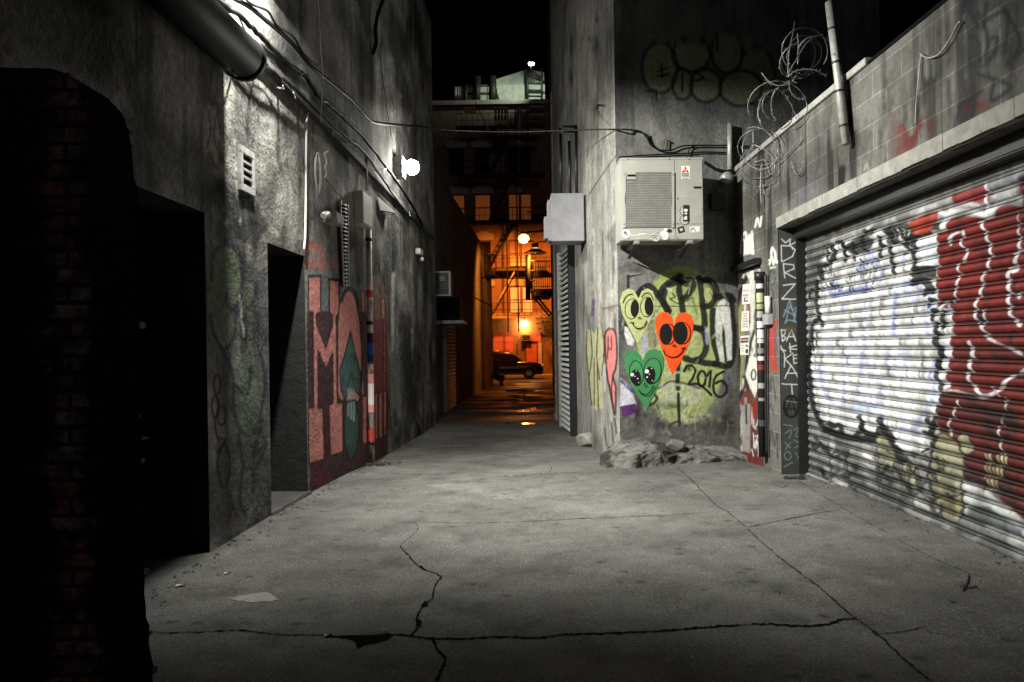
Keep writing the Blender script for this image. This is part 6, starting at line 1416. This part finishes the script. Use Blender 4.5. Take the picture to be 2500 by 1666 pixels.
# fixtures on the left far wall: balcony rails crossing the light
fl = thing('iron_gantry', at_y(1170, 660, 33), 'black iron landing with rails in front of the orange lit corner', 'fire escape')
ya = 32.0
G0 = at_y(*z6((435, 312))[0], ya); G1 = at_y(*z6((632, 335))[0], ya)
mb = MB(); mb.box((G0.x, ya, G1.z), (G1.x, ya + 2.0, G0.z)); mb.build('platform', M['iron'], fl)
mb = MB(); railing(mb, (G0.x, ya, G0.z), (G1.x, ya, G0.z), at_y(*z6((500, 190))[0], ya).z - G0.z, 5, .025); mb.build('railing', M['iron'], fl)
mb = MB(); q = [at_y(*p, 30) for p in z6((340, 385), (480, 355), (640, 360), (870, 362), (1080, 345))]; mb.tube(q, .03, 6); tag(mb.build('span_wire', M['cable']), 'black wire crossing the orange lit end of the alley', 'wire')
mb = MB(); q = [at_y(*p, 27) for p in z6((350, 445), (430, 480), (520, 525), (612, 568))]; mb.tube(q, .025, 6); tag(mb.build('stay_wire', M['cable']), 'slanting wire along the orange lit left wall', 'wire')

# ================================================================== STREET AND FAR FACADE
mb = MB(); mb.box((-30, 45.6, -.60), (30, 48.05, -.34)); tag(mb.build('pavement', M['pavement'], None, .02), kind='structure')
FB = thing('street_building', (0, 48, -.4), 'tall tenement across the street lit orange by street lamps', 'building')
mb = MB(); mb.box((-16, 48.0, -.6), (16, 56, 18.6)); mb.build('wall', M['far_brick'], FB)
mb = MB(); mb.box((-16, 47.8, 18.6), (16, 48.3, 18.9)); mb.build('cornice', M['far_stone'], FB)
def fw(px, py): p = PB.at(px, py); return p.x, p.z
def window(x0, x1, z0, z1, glass, lint=True, arch=True):
    mb = MB()
    for a, b, c, e in ((x0 - .06, x0, z0, z1), (x1, x1 + .06, z0, z1), (x0 - .06, x1 + .06, z1, z1 + .08), (x0 - .06, x1 + .06, z0 - .08, z0)): mb.box((a, 47.9, c), (b, 48.0, e))
    f = mb.build('window', M['far_frame'], FB)
    mb = MB(); mb.box((x0, 47.955, z0), (x1, 47.99, z1)); mb.build('pane', M[glass], f)
    mb = MB(); mb.box((x0, 47.93, (z0 + z1) / 2 - .04), (x1, 47.95, (z0 + z1) / 2 + .04)); mb.build('sash_bar', M['far_frame'], f)
    if lint:
        mb = MB(); n = 10; lo = [(x0 - .25 + (x1 - x0 + .5) * i / n, z1 + .12) for i in range(n + 1)]; hi = [(x0 - .25 + (x1 - x0 + .5) * i / n, z1 + .45 + .28 * math.sin(math.pi * i / n)) for i in range(n + 1)]
        mb.prism([Vector((a, 47.86, b)) for a, b in lo + hi[::-1]], [Vector((a, 48.0, b)) for a, b in lo + hi[::-1]]); mb.build('lintel', M['far_stone'], f)
wa, wb = fw(*z6((742, 430))[0]), fw(*z6((815, 612))[0]); wc = fw(*z6((832, 430))[0]); wd = fw(*z6((903, 612))[0])
for k, dz in enumerate((0, 3.25, 6.5, 9.75)):
    gl = ('win_warm', 'win_dim', 'win_dim', 'win_dark', 'win_dark')[k]
    for xa, xb in ((wa[0], wb[0]), (wc[0], wd[0])): window(xa, xb, wb[1] + dz, wa[1] + dz, gl, lint=(xa == wa[0]))
    for xa in (-4.2, -2.4, 4.3): window(xa, xa + 1.0, wb[1] + dz, wa[1] + dz, 'win_dark' if k != 2 else 'win_dim')
# shopfronts at street level
def fpanel(name, q, mat, y0=47.88, y1=48.0, parent=FB):
    a, b = fw(*z6(q[0])[0]), fw(*z6(q[1])[0]); mb = MB(); mb.box((a[0], y0, b[1]), (b[0], y1, a[1])); return mb.build(name, M[mat], parent)
fpanel('shop_panel', ((615, 765), (760, 830)), 'pink_panel'); fpanel('shop_panel', ((615, 835), (760, 905)), 'pink_panel')
fpanel('shop_panel', ((890, 765), (966, 825)), 'pink_panel'); dd = fpanel('entrance_door', ((845, 838), (940, 985)), 'far_frame', 47.86); fpanel('door_panel', ((858, 846), (936, 980)), 'pink_panel', 47.84, 47.858, dd)
fpanel('pale_pier', ((945, 830), (972, 990)), 'far_white', 47.7, 48.0)
fpanel('belt_course', ((600, 620), (1030, 636)), 'far_stone', 47.6, 48.0)
wu = thing('shop_unit', (1.6, 47.8, 2.5), 'pale window air conditioner above the lit shop door', 'air conditioner')
a, b = fw(*z6((822, 775))[0]), fw(*z6((892, 822))[0]); mb = MB(); mb.box((a[0], 47.4, b[1]), (b[0], 48, a[1])); mb.build('casing', M['far_white'], wu, .02); mb = MB(); mb.box((a[0] + .06, 47.38, b[1] + .06), (b[0] - .06, 47.399, a[1] - .08)); mb.build('grille', M['grille'], wu)
# fire escape on the far facade
ff = thing('fire_escape', (0, 47, 0), 'iron fire escape zigzagging up the orange lit tenement', 'fire escape')
for k, dz in enumerate((0, 3.25, 6.5, 9.75, 13.0)):
    a = fw(*z6((630, 640))[0]); b = fw(*z6((1005, 640))[0]); zz = a[1] + dz - .1
    mb = MB()
    for i in range(7): mb.box((-3.6, 46.75 + i * .17, zz), (b[0], 46.84 + i * .17, zz + .06))
    mb.box((-3.6, 46.7, zz - .12), (b[0], 46.745, zz + .04)); mb.build('platform', M['iron' if k > 0 else 'far_stone'], ff)
    mb = MB(); railing(mb, (-3.6, 46.75, zz), (b[0], 46.75, zz), .95, 16, .018); mb.build('railing', M['iron'], ff)
    if k == 4: continue
    mb = MB(); p0 = Vector((-1.5, 46.9, zz + .05)); p1 = Vector((.35, 46.9, zz + 3.25)); mb.tube([p0, p1], .05, 5); mb.tube([p0 + Vector((0, .5, 0)), p1 + Vector((0, .5, 0))], .05, 5)
    for i in range(11): q = p0.lerp(p1, i / 10); mb.box((q.x - .1, 46.9, q.z - .01), (q.x + .1, 47.4, q.z + .02))
    mb.build('stair', M['far_stone' if k < 1 else 'iron'], ff)
mb = MB()
for px in (725, 800): p = fw(*z6((px, 640))[0]); mb.tube([(p[0], 46.72, -.3 + 2.9), (p[0], 46.72, 18)], .05, 6)
mb.build('upright', M['iron'], ff)
# lit rooftop house, ladder
zr = ZM(1000, 100, 1363 / 400.)
PT = Plane((-10, 51.0), (10, 51.0), -1); PT.n = Vector((0, -1, 0))
def rt(q, y=51.0): return at_y(*zr(q)[0], y)
rh = thing('rooftop_house', (0, 51, 18.6), 'pale rooftop bulkhead glowing greenish white above the tenement', 'building')
a, b, c_ = rt((375, 515)), rt((1125, 360)), rt((700, 300))
mb = MB(); mb.box((a.x, 51.0, 17.5), (b.x, 56, b.z)); mb.build('wall', M['far_white'], rh)
tp = [rt((700, 365)), rt((1125, 360)), rt((1120, 235)), rt((975, 210)), rt((700, 300))]
mb = MB(); mb.prism([p + Vector((0, .6, 0)) for p in tp], [p + Vector((0, 4, 0)) for p in tp]); mb.build('gable', M['far_white'], rh)
lt = thing('rooftop_lamp', rt((1010, 190), 47.0), 'small three-bulb lamp on top of the rooftop bulkhead', 'lamp')
for k in range(3):
    mb = MB(); mb.lathe(rt((998 + 14 * k, 190), 47.0), (0, -1, 0), [(-.05, .02), (-.03, .09), (.03, .09), (.05, .02)], 12); mb.build('bulb', M['lamp_roof'], lt)
mb = MB(); mb.tube([rt((990, 205), 47.0), rt((1040, 205), 47.0)], .04, 6); mb.tube([rt((1010, 205), 47.0), rt((1010, 250), 48.1)], .05, 6); mb.build('arm', M['iron'], lt)
rl = thing('roof_ladder', rt((1040, 500), 49.5), 'black ladder with hooped top against the lit rooftop bulkhead', 'ladder')
mb = MB()
for x in (982, 1100): mb.tube([rt((x, 215), 49.5), rt((x, 505), 49.5)], .09, 6)
for y in (300, 355, 412, 460): mb.tube([rt((982, y), 49.5), rt((1100, y + 3), 49.5)], .07, 6)
mb.tube([rt((985, 240), 49.5), rt((1085, 295), 49.5)], .07, 6); mb.build('frame', M['iron'], rl)
rr = thing('roof_railing', rt((600, 510), 49.3), 'black roof railing and posts in front of the lit bulkhead', 'railing')
mb = MB()
for x, w in ((400, .05), (418, .04), (440, .05), (465, .16), (478, .05), (500, .03), (520, .03), (560, .3), (645, .04), (690, .32)): mb.tube([rt((x, 300 if w > .2 else 372), 49.3), rt((x, 515), 49.3)], w, 6)
for y, x0, x1 in ((440, 480, 690), (492, 375, 560), (372, 375, 700), (508, 375, 1125)): mb.tube([rt((x0, y), 49.3), rt((x1, y), 49.3)], .09, 6)
mb.tube([rt((710, 370), 49.3), rt((738, 505), 49.3)], .09, 6); mb.build('frame', M['iron'], rr)
lp_ = thing('lit_platform', rt((800, 680), 46), 'pale slatted iron landings under the rooftop bulkhead', 'fire escape')
for y, x0, x1 in ((560, 705, 812), (622, 705, 812), (686, 705, 812), (748, 720, 975), (553, 1010, 1120), (617, 1010, 1125), (744, 995, 1125), (563, 452, 552), (612, 1130, 1172)):
    mb = MB(); p, q = rt((x0, y), 46), rt((x1, y), 46); n = max(3, int((x1 - x0) / 22))
    for k in range(n): f0, f1 = k / n, (k + .72) / n; A, B_ = p.lerp(q, f0), p.lerp(q, f1); mb.box((A.x, 45.9, A.z - .05), (B_.x, 46.9, A.z + .09))
    mb.build('landing', M['far_white'], lp_)
mb = MB(); mb.tube([rt((812, 550), 46), rt((818, 740), 46)], .06, 6); mb.tube([rt((912, 560), 46), rt((912, 740), 46)], .2, 6); mb.build('post', M['galv'], lp_)
mb = MB(); mb.tube([at_y(*zr((545, 505))[0], 40), at_y(*zr((660, 755))[0], 22)], .02, 5); tag(mb.build('guy_wire', M['wire_white']), 'thin pale wire slanting down from the roof railing', 'wire')
# street lamp with orange bulb
sp = at_y(*z6((840, 70))[0], 43.0)
t = thing('street_lamp', (sp.x + 3.2, 43.5, -.48), 'orange street lamp glowing on a long arm over the street', 'lamp')
mb = MB(); mb.lathe(sp, (0, 0, 1), [(-.3, .03), (-.22, .26), (0, .36), (.18, .28), (.28, .1)], 18); mb.build('globe', M['lamp_orange'], t)
mb = MB(); mb.tube([sp + Vector((0, 0, .3)), sp + Vector((1.6, 0, .55)), sp + Vector((3.2, .5, .3)), Vector((sp.x + 3.2, 43.5, -.5))], .08, 8); mb.build('pole', M['iron'], t)
mb = MB(); mb.lathe(sp + Vector((0, 0, .27)), (0, 0, 1), [(0, .3), (.06, .26), (.16, .12), (.2, .05)], 16); mb.build('cap', M['iron'], t)
dl = at_y(*z6((845, 690))[0], 47.3)
t = thing('door_lamp', (dl.x, 47.95, dl.z), 'glowing lamp above the shop door of the tenement', 'lamp')
mb = MB(); mb.lathe(dl, (0, 0, 1), [(-.28, .03), (-.2, .26), (0, .3), (.12, .2), (.2, .05)], 18); mb.build('globe', M['lamp_warm'], t)
mb = MB(); mb.tube([dl + Vector((0, 0, .2)), dl + Vector((0, .3, .32)), Vector((dl.x, 48, dl.z + .3))], .05, 6); mb.build('arm', M['iron'], t)
# leafy sapling at the right end of the street
tr = at_y(*z6((1010, 1060))[0], 45.9); tree = thing('street_tree', (tr.x, 45.9, -.34), 'thin street tree with a few lit leaves beside the tenement', 'tree')
mb = MB(); mb.tube([(tr.x + .5, 45.9, -.35), (tr.x + .55, 45.9, 1.4), (tr.x + .35, 45.9, 2.6), (tr.x + .7, 45.9, 3.6)], [.07, .06, .045, .02], 7); mb.tube([(tr.x + .45, 45.9, 2.0), (tr.x + .0, 45.8, 2.9)], [.03, .012], 6); mb.build('trunk', M['far_frame'], tree)
mb = MB()
for k in range(420):
    c = Vector((tr.x + .35 + random.gauss(0, .38), 45.9 + random.gauss(0, .35), 2.9 + random.gauss(0, .45))); u = Vector((random.gauss(0, 1), random.gauss(0, 1), random.gauss(0, 1))).normalized(); v = u.cross(Vector((random.random(), 1, random.random()))).normalized(); r = random.uniform(.05, .11)
    mb.poly([c + u * r * 1.4, c + v * r * .6, c - u * r * 1.2, c - v * r * .6])
mb.build('crown', M['leaf'], tree)

# ------------------------------------------------------------------ dark SUV
car = thing('parked_suv', (0, 44, gz(44)), 'black four-wheel-drive car with alloy wheels crossing the end of the alley', 'car')
GZ = gz(44); fx_ = at_y(*z6((985, 1000))[0], 43.1).x; YC = 44.0
def cx(x): return fx_ - x        # x measured back from the front bumper
def loftx(stations, mat, name, parent=car, bevel=0, close=True):
    mb = MB(); rings = []
    for x, prof in stations: rings.append([mb.vert((cx(x), YC + y, GZ + z)) for y, z in prof])
    n = len(rings[0])
    mb.smooth = True
    for A, B in zip(rings, rings[1:]):
        for k in range(n): mb.face((A[k], A[(k + 1) % n], B[(k + 1) % n], B[k]))
    mb.smooth = False; mb.face(rings[0]); mb.face(rings[-1][::-1]); return mb.build(name, M[mat], parent, bevel)
def sec(hw, zb, zt, r=.1): return [(-hw + .06, zb), (-hw, zb + .15), (-hw - .01, (zb + zt) / 2), (-hw + .03, zt - .08), (-hw + r, zt), (hw - r, zt), (hw - .03, zt - .08), (hw + .01, (zb + zt) / 2), (hw, zb + .15), (hw - .06, zb)]
loftx([(0.0, sec(.70, .34, .80)), (.12, sec(.84, .28, .92)), (.5, sec(.92, .26, 1.04)), (1.2, sec(.93, .26, 1.10)), (2.0, sec(.94, .26, 1.12)), (3.4, sec(.94, .26, 1.13)), (4.4, sec(.92, .28, 1.12)), (4.68, sec(.84, .34, 1.0)), (4.74, sec(.78, .4, .9))], 'car_paint', 'body')
def sec2(hw0, hw1, zt): return [(-hw0, 1.09), (-hw1, zt - .06), (-hw1 + .09, zt), (hw1 - .09, zt), (hw1, zt - .06), (hw0, 1.09)]
loftx([(1.28, sec2(.86, .84, 1.14)), (1.9, sec2(.88, .72, 1.62)), (2.25, sec2(.89, .70, 1.74)), (3.2, sec2(.89, .70, 1.76)), (4.1, sec2(.88, .69, 1.72)), (4.4, sec2(.88, .68, 1.64)), (4.62, sec2(.86, .8, 1.16))], 'car_paint', 'cabin')
def sidewin(x0, x1, x0t, x1t, z0=1.13, z1=1.60):
    mb = MB(); yb_ = -.895; yt = -.735
    A = [Vector((cx(x0), YC + yb_ - .012, GZ + z0)), Vector((cx(x1), YC + yb_ - .012, GZ + z0)), Vector((cx(x1t), YC + yt - .012, GZ + z1)), Vector((cx(x0t), YC + yt - .012, GZ + z1))]
    mb.prism(A, [p + Vector((0, .02, 0)) for p in A]); mb.build('side_window', M['car_glass'], car)
sidewin(1.62, 2.55, 2.0, 2.52); sidewin(2.66, 3.5, 2.66, 3.46); sidewin(3.62, 4.42, 3.6, 4.3)
mb = MB(); A = [Vector((cx(1.34), YC - .76, GZ + 1.17)), Vector((cx(1.34), YC + .76, GZ + 1.17)), Vector((cx(1.93), YC + .62, GZ + 1.64)), Vector((cx(1.93), YC - .62, GZ + 1.64))]; mb.prism(A, [p + Vector((-.02, 0, -.02)) for p in A]); mb.build('windscreen', M['car_glass'], car)
mb = MB(); mb.tube([(cx(2.1), YC - .62, GZ + 1.80), (cx(4.2), YC - .62, GZ + 1.78)], .02, 6); mb.build('roof_rail', M['chrome'], car)
mb = MB(); mb.box((cx(4.2), YC - .965, GZ + .70), (cx(1.1), YC - .945, GZ + .73)); mb.build('side_trim', M['chrome'], car)
mb = MB(); mb.box((cx(3.6), YC - 1.0, GZ + .30), (cx(1.25), YC - .9, GZ + .36)); mb.build('running_board', M['chrome'], car, .01)
mb = MB(); mb.box((cx(1.85), YC - 1.08, GZ + 1.12), (cx(1.68), YC - .93, GZ + 1.30)); mb.build('wing_mirror', M['car_paint'], car, .03)
for y in (-.66, .66):
    mb = MB(); mb.lathe((cx(.02), YC + y, GZ + .80), (1, 0, -.0), [(-.1, .15), (0.02, .13), (.05, .06)], 14); mb.build('headlight', M['headlamp'], car)
mb = MB()
for k in range(4): mb.box((cx(.02), YC - .42, GZ + .56 + k * .07), (cx(-.02), YC + .42, GZ + .585 + k * .07))
mb.build('radiator_grille', M['chrome'], car)
for xw in (.92, 3.72):
    for y in (-.84, .84):
        sg = -1 if y < 0 else 1
        mb = MB(); mb.lathe((cx(xw), YC + y - sg * .12, GZ + .37), (0, sg, 0), [(0, .2), (0, .34), (.03, .37), (.20, .37), (.235, .34), (.235, .25), (.2, .24)], 28); w = mb.build('wheel', M['rubber'], car)
        mb = MB(); c = Vector((cx(xw), YC + y + sg * .09, GZ + .37)); mb.lathe(c, (0, sg, 0), [(0, .245), (.02, .25), (.03, .23), (.012, .22), (.012, .06), (.03, .05), (.03, .01)], 28); 
        mb.build('rim', M['rubber'], w)
        mb = MB()
        for k in range(6):
            a = k * math.pi / 3; u = Vector((math.cos(a), 0, math.sin(a))); v = Vector((-math.sin(a), 0, math.cos(a))); o_ = c + Vector((0, sg * .028, 0))
            p = [o_ + v * .045, o_ + u * .22 + v * .03, o_ + u * .22 - v * .03, o_ - v * .045]; mb.prism(p, [q + Vector((0, sg * .02, 0)) for q in p])
        mb.build('spokes', M['alloy'], w)
        mb = MB(); n = 16
        ring = [(cx(xw) + .42 * math.cos(math.pi * k / n), YC + sg * .945, GZ + .37 + .42 * math.sin(math.pi * k / n)) for k in range(n + 1)]; mb.tube(ring, .03, 6); mb.build('wheel_arch', M['rubber'], car)

# ------------------------------------------------------------------ crouching person
def skinfig(name, joints, edges, mat, parent, sub=2):
    me = bpy.data.meshes.new(name); me.from_pydata([j[:3] for j in joints], edges, []); o = bpy.data.objects.new(name, me); C.objects.link(o)
    m = o.modifiers.new('sk', 'SKIN'); 
    for sv, j in zip(me.skin_vertices[0].data, joints): sv.radius = (j[3], j[4] if len(j) > 4 else j[3])
    me.skin_vertices[0].data[0].use_root = True
    o.modifiers.new('ss', 'SUBSURF').levels = sub; o.modifiers['ss'].render_levels = sub
    dg = bpy.context.evaluated_depsgraph_get(); dg.update(); me2 = bpy.data.meshes.new_from_object(o.evaluated_get(dg)); bpy.data.objects.remove(o); bpy.data.meshes.remove(me)
    for p in me2.polygons: p.use_smooth = True
    return link(name, me2, mat, parent)
pf = at_y(*z6((645, 1140))[0], 35.6); px_, py_, pz_ = pf.x, 35.6, gz(35.6)
per = thing('person', (px_, py_, pz_), 'person in dark clothes crouching at the orange lit corner beside the car', 'person')
def J(x, y, z, r, r2=None): return (px_ + x, py_ + y, pz_ + z, r, r2 or r)
bj = [J(-.12, 0, .30, .19), J(-.13, 0, .45, .19), J(-.08, 0, .62, .20), J(-.03, 0, .76, .16), J(-.01, 0, .83, .06), J(.02, 0, .90, .085), J(.03, 0, 1.0, .095), J(.03, 0, 1.06, .06),
      J(.0, -.10, .34, .12), J(.32, -.12, .50, .10), J(.20, -.11, .22, .075), J(.14, -.11, .07, .045), J(.30, -.11, .035, .035),
      J(.0, .10, .34, .12), J(.36, .13, .46, .10), J(.24, .12, .20, .075), J(.18, .12, .07, .045), J(.34, .12, .035, .035),
      J(-.03, -.19, .72, .065), J(.12, -.24, .50, .05), J(.36, -.16, .50, .036), J(-.03, .19, .72, .065), J(.14, .24, .50, .05), J(.38, .14, .50, .036)]
be = [(0, 1), (1, 2), (2, 3), (3, 4), (4, 5), (5, 6), (6, 7), (0, 8), (8, 9), (9, 10), (10, 11), (11, 12), (0, 13), (13, 14), (14, 15), (15, 16), (16, 17), (3, 18), (18, 19), (19, 20), (3, 21), (21, 22), (22, 23)]
skinfig('body', bj, be, M['cloth_dark'], per)
for s in (-1, 1):
    w = Vector((px_ + .37, py_ + s * .15, pz_ + .50)); js = [(w.x, w.y, w.z, .03, .02), (w.x + .07, w.y, w.z - .01, .034, .018)]; es = [(0, 1)]
    for k in range(4): y = w.y + (k - 1.5) * .017; L = (.06, .07, .075, .058)[k]; b = len(js); js += [(w.x + .10, y, w.z - .015, .009), (w.x + .10 + L * .6, y, w.z - .03, .008), (w.x + .10 + L, y, w.z - .06, .007)]; es += [(1, b), (b, b + 1), (b + 1, b + 2)]
    b = len(js); js += [(w.x + .05, w.y - s * .035, w.z, .010), (w.x + .09, w.y - s * .055, w.z - .02, .008)]; es += [(0, b), (b, b + 1)]
    skinfig('hand', js, es, M['skin'], per, 1)
mb = MB(); hc = Vector((px_ + .045, py_, pz_ + .955)); mb.lathe(hc + Vector((.055, 0, -.01)), (1, 0, 0), [(0, .06), (.018, .05), (.028, .02)], 12); mb.lathe(hc + Vector((.08, 0, -.015)), (1, 0, -.3), [(0, .018), (.02, .008)], 8)
mb.build('face', M['skin'], per)
mb = MB(); mb.lathe(hc + Vector((-.02, 0, -.03)), (0, 0, 1), [(0, .10), (.06, .108), (.11, .085), (.14, .03)], 16); mb.build('hair', M['hair'], per)

# ------------------------------------------------------------------ litter on the slabs
def flake(px, py, w, l, label, mat='paper', rot=0.3, cat='litter', h=.01):
    w *= .6; l *= .6; c = on_ground(px, py, .004); u = Vector((math.cos(rot), math.sin(rot), 0)); v = Vector((-math.sin(rot), math.cos(rot), 0)); mb = MB()
    p = [c - u * l / 2 - v * w / 2, c + u * l / 2 - v * w / 2.4, c + u * l / 2.1 + v * w / 2, c - u * l / 2.3 + v * w / 1.8]; p[1].z += h; p[3].z += h * .6
    mb.prism(p, [q + Vector((0, 0, .004)) for q in p]); tag(mb.build('litter', M[mat]), label, cat)
flake(441, 1431, .04, .10, 'crumpled white paper scrap near the first doorway'); flake(555, 1401, .025, .07, 'small white butt on the slabs near the doorways', rot=.5); flake(800, 1553, .02, .07, 'pale sliver beside the long crack', rot=.4)
def clump(px, py, n, r, label, cat='litter', name='debris'):
    c = on_ground(px, py); mb = MB()
    for k in range(n):
        p = c + Vector((random.gauss(0, r), random.gauss(0, r * .4), .0)); p.z = gz(p.y) + random.uniform(.0, .02); s = random.uniform(.015, .05)
        mb.hexa([p + Vector((-s, -s * .5, 0)), p + Vector((s, -s * .6, 0)), p + Vector((s * .8, s * .5, 0)), p + Vector((-s * .9, s * .6, 0)), p + Vector((-s * .6, -s * .3, s * .7)), p + Vector((s * .5, -s * .3, s * .6)), p + Vector((s * .4, s * .3, s * .8)), p + Vector((-s * .5, s * .3, s * .5))])
    tag(mb.build(name, M['debris']), label, cat)
clump(932, 1136, 16, .12, 'black rubbish at the foot of the drainpipe'); clump(1945, 1170, 9, .05, 'crumbled concrete at the garage corner', name='rubble'); clump(1240, 1035, 4, .03, 'tiny dark scrap lying in the middle of the alley')
mb = MB()
for pts in (((2345, 1420), (2355, 1432), (2350, 1442)), ((2365, 1402), (2362, 1420), (2352, 1438)), ((2340, 1430), (2362, 1436), (2385, 1432))): mb.tube([on_ground(a, b, .008) for a, b in pts], .004, 6)
tag(mb.build('twig', M['debris']), 'dark twisted twig on the slabs before the painted shutter', 'twig')

mb = MB()
def bit(p, sz):
    v = [p + Vector((random.gauss(0, sz), random.gauss(0, sz), random.uniform(0, sz * .8))) for _ in range(4)]
    mb.poly([v[0], v[1], v[2]]); mb.poly([v[0], v[2], v[3]]); mb.poly([v[0], v[3], v[1]]); mb.poly([v[1], v[3], v[2]])
for k in range(900):
    y = 2.8 + 12 * random.random() ** 1.4; o = abs(random.gauss(0, .10)) + .03
    side = random.random()
    if side < .5: x = fL(y) + o
    elif side < .8:
        if y > 8.0: continue
        x = fR(y) + .33 - o
    else: x = random.uniform(fL(y) + .2, min(fR(y) - .2, 3) if y < 8.4 else 1.0)
    bit(Vector((x, y, gz(y) + .002)), random.uniform(.004, .016) if side < .8 else random.uniform(.003, .009))
tag(mb.build('grit', M['debris']), kind='stuff')
# ================================================================== SKY, LIGHT, CAMERA
W = bpy.data.worlds.new('World'); S.world = W; W.use_nodes = True
nt = W.node_tree; bg = nt.nodes['Background']; sky = nt.nodes.new('ShaderNodeTexSky'); sky.sky_type = 'NISHITA'; sky.sun_disc = False
sky.sun_elevation = math.radians(-6); sky.sun_rotation = math.radians(200); nt.links.new(sky.outputs[0], bg.inputs[0]); bg.inputs[1].default_value = .012
def lamp(name, kind, loc, energy, col, size=.1, **kw):
    l = bpy.data.lights.new(name, kind); l.energy = energy; l.color = col; l.shadow_soft_size = size
    for k, v in kw.items(): setattr(l, k, v)
    o = bpy.data.objects.new(name, l); C.objects.link(o); o.location = loc; return o
def aim(o, tgt): o.rotation_euler = (Vector(tgt) - o.location).to_track_quat('-Z', 'Y').to_euler()
l1 = lamp('floodlight_beam', 'SPOT', LP1, 3650, (1.0, .985, .915), .05, spot_size=math.radians(114), spot_blend=1.0); aim(l1, (3.0, 8.7, 1.1))
l1b = lamp('floodlight_spill', 'SPOT', LP1, 1350, (1.0, .985, .915), .05, spot_size=math.radians(128), spot_blend=.7); aim(l1b, LP1 + Vector((.0, .75, -1)))
l2 = lamp('wall_lamp_glow', 'SPOT', lamp2_p + PL.n * .24, 170, (1, .985, .9), .07, spot_size=math.radians(170), spot_blend=.5); aim(l2, lamp2_p + PL.n * 1.2 + Vector((0, -.5, -1.9)))
l3 = lamp('shade_lamp_glow', 'SPOT', lampP + Vector((0, 0, -.05)), 1100, (1, .30, .04), .15, spot_size=math.radians(120), spot_blend=.6); aim(l3, lampP + Vector((-1.2, .7, -1)))
l4 = lamp('street_lamp_glow', 'SPOT', sp + Vector((0, -.5, -.35)), 5600, (1, .22, .022), .3, spot_size=math.radians(150), spot_blend=.5); aim(l4, sp + Vector((0, 2.2, -3.4)))
lamp('door_lamp_glow', 'POINT', dl + Vector((0, .33, -.15)), 380, (1, .34, .07), .2)
ms = lamp('pier_fill', 'SUN', (0, -5, 12), 0.05, (.9, .93, 1), .1, angle=math.radians(10)); aim(ms, (-2.5, 4, 8))  # weak fill added from behind the camera to bring up the pier's bricks
l5 = lamp('rooftop_lamp_glow', 'SPOT', rt((1010, 200), 46.6), 750, (.86, 1, .82), .1, spot_size=math.radians(128), spot_blend=.4); aim(l5, rt((760, 400), 51))
cam = bpy.data.cameras.new('Camera'); co = bpy.data.objects.new('Camera', cam); C.objects.link(co); S.camera = co
cam.sensor_width = 36; cam.sensor_fit = 'HORIZONTAL'; cam.lens = FOC / 2500 * 36; cam.shift_y = (HY - 833) / 2500; cam.clip_end = 500; cam.clip_start = .05
co.matrix_world = Matrix.Translation((0, 0, CAMZ)) @ Matrix.Rotation(math.radians(90), 4, 'X') @ Matrix.Rotation(-ROLL, 4, 'Z')
S.render.engine = 'CYCLES'; S.cycles.use_denoising = True; S.cycles.max_bounces = 6; S.cycles.diffuse_bounces = 2; S.cycles.sample_clamp_indirect = 4
S.view_settings.view_transform = 'Standard'; S.view_settings.look = 'None'; S.view_settings.exposure = 0; S.view_settings.gamma = 1
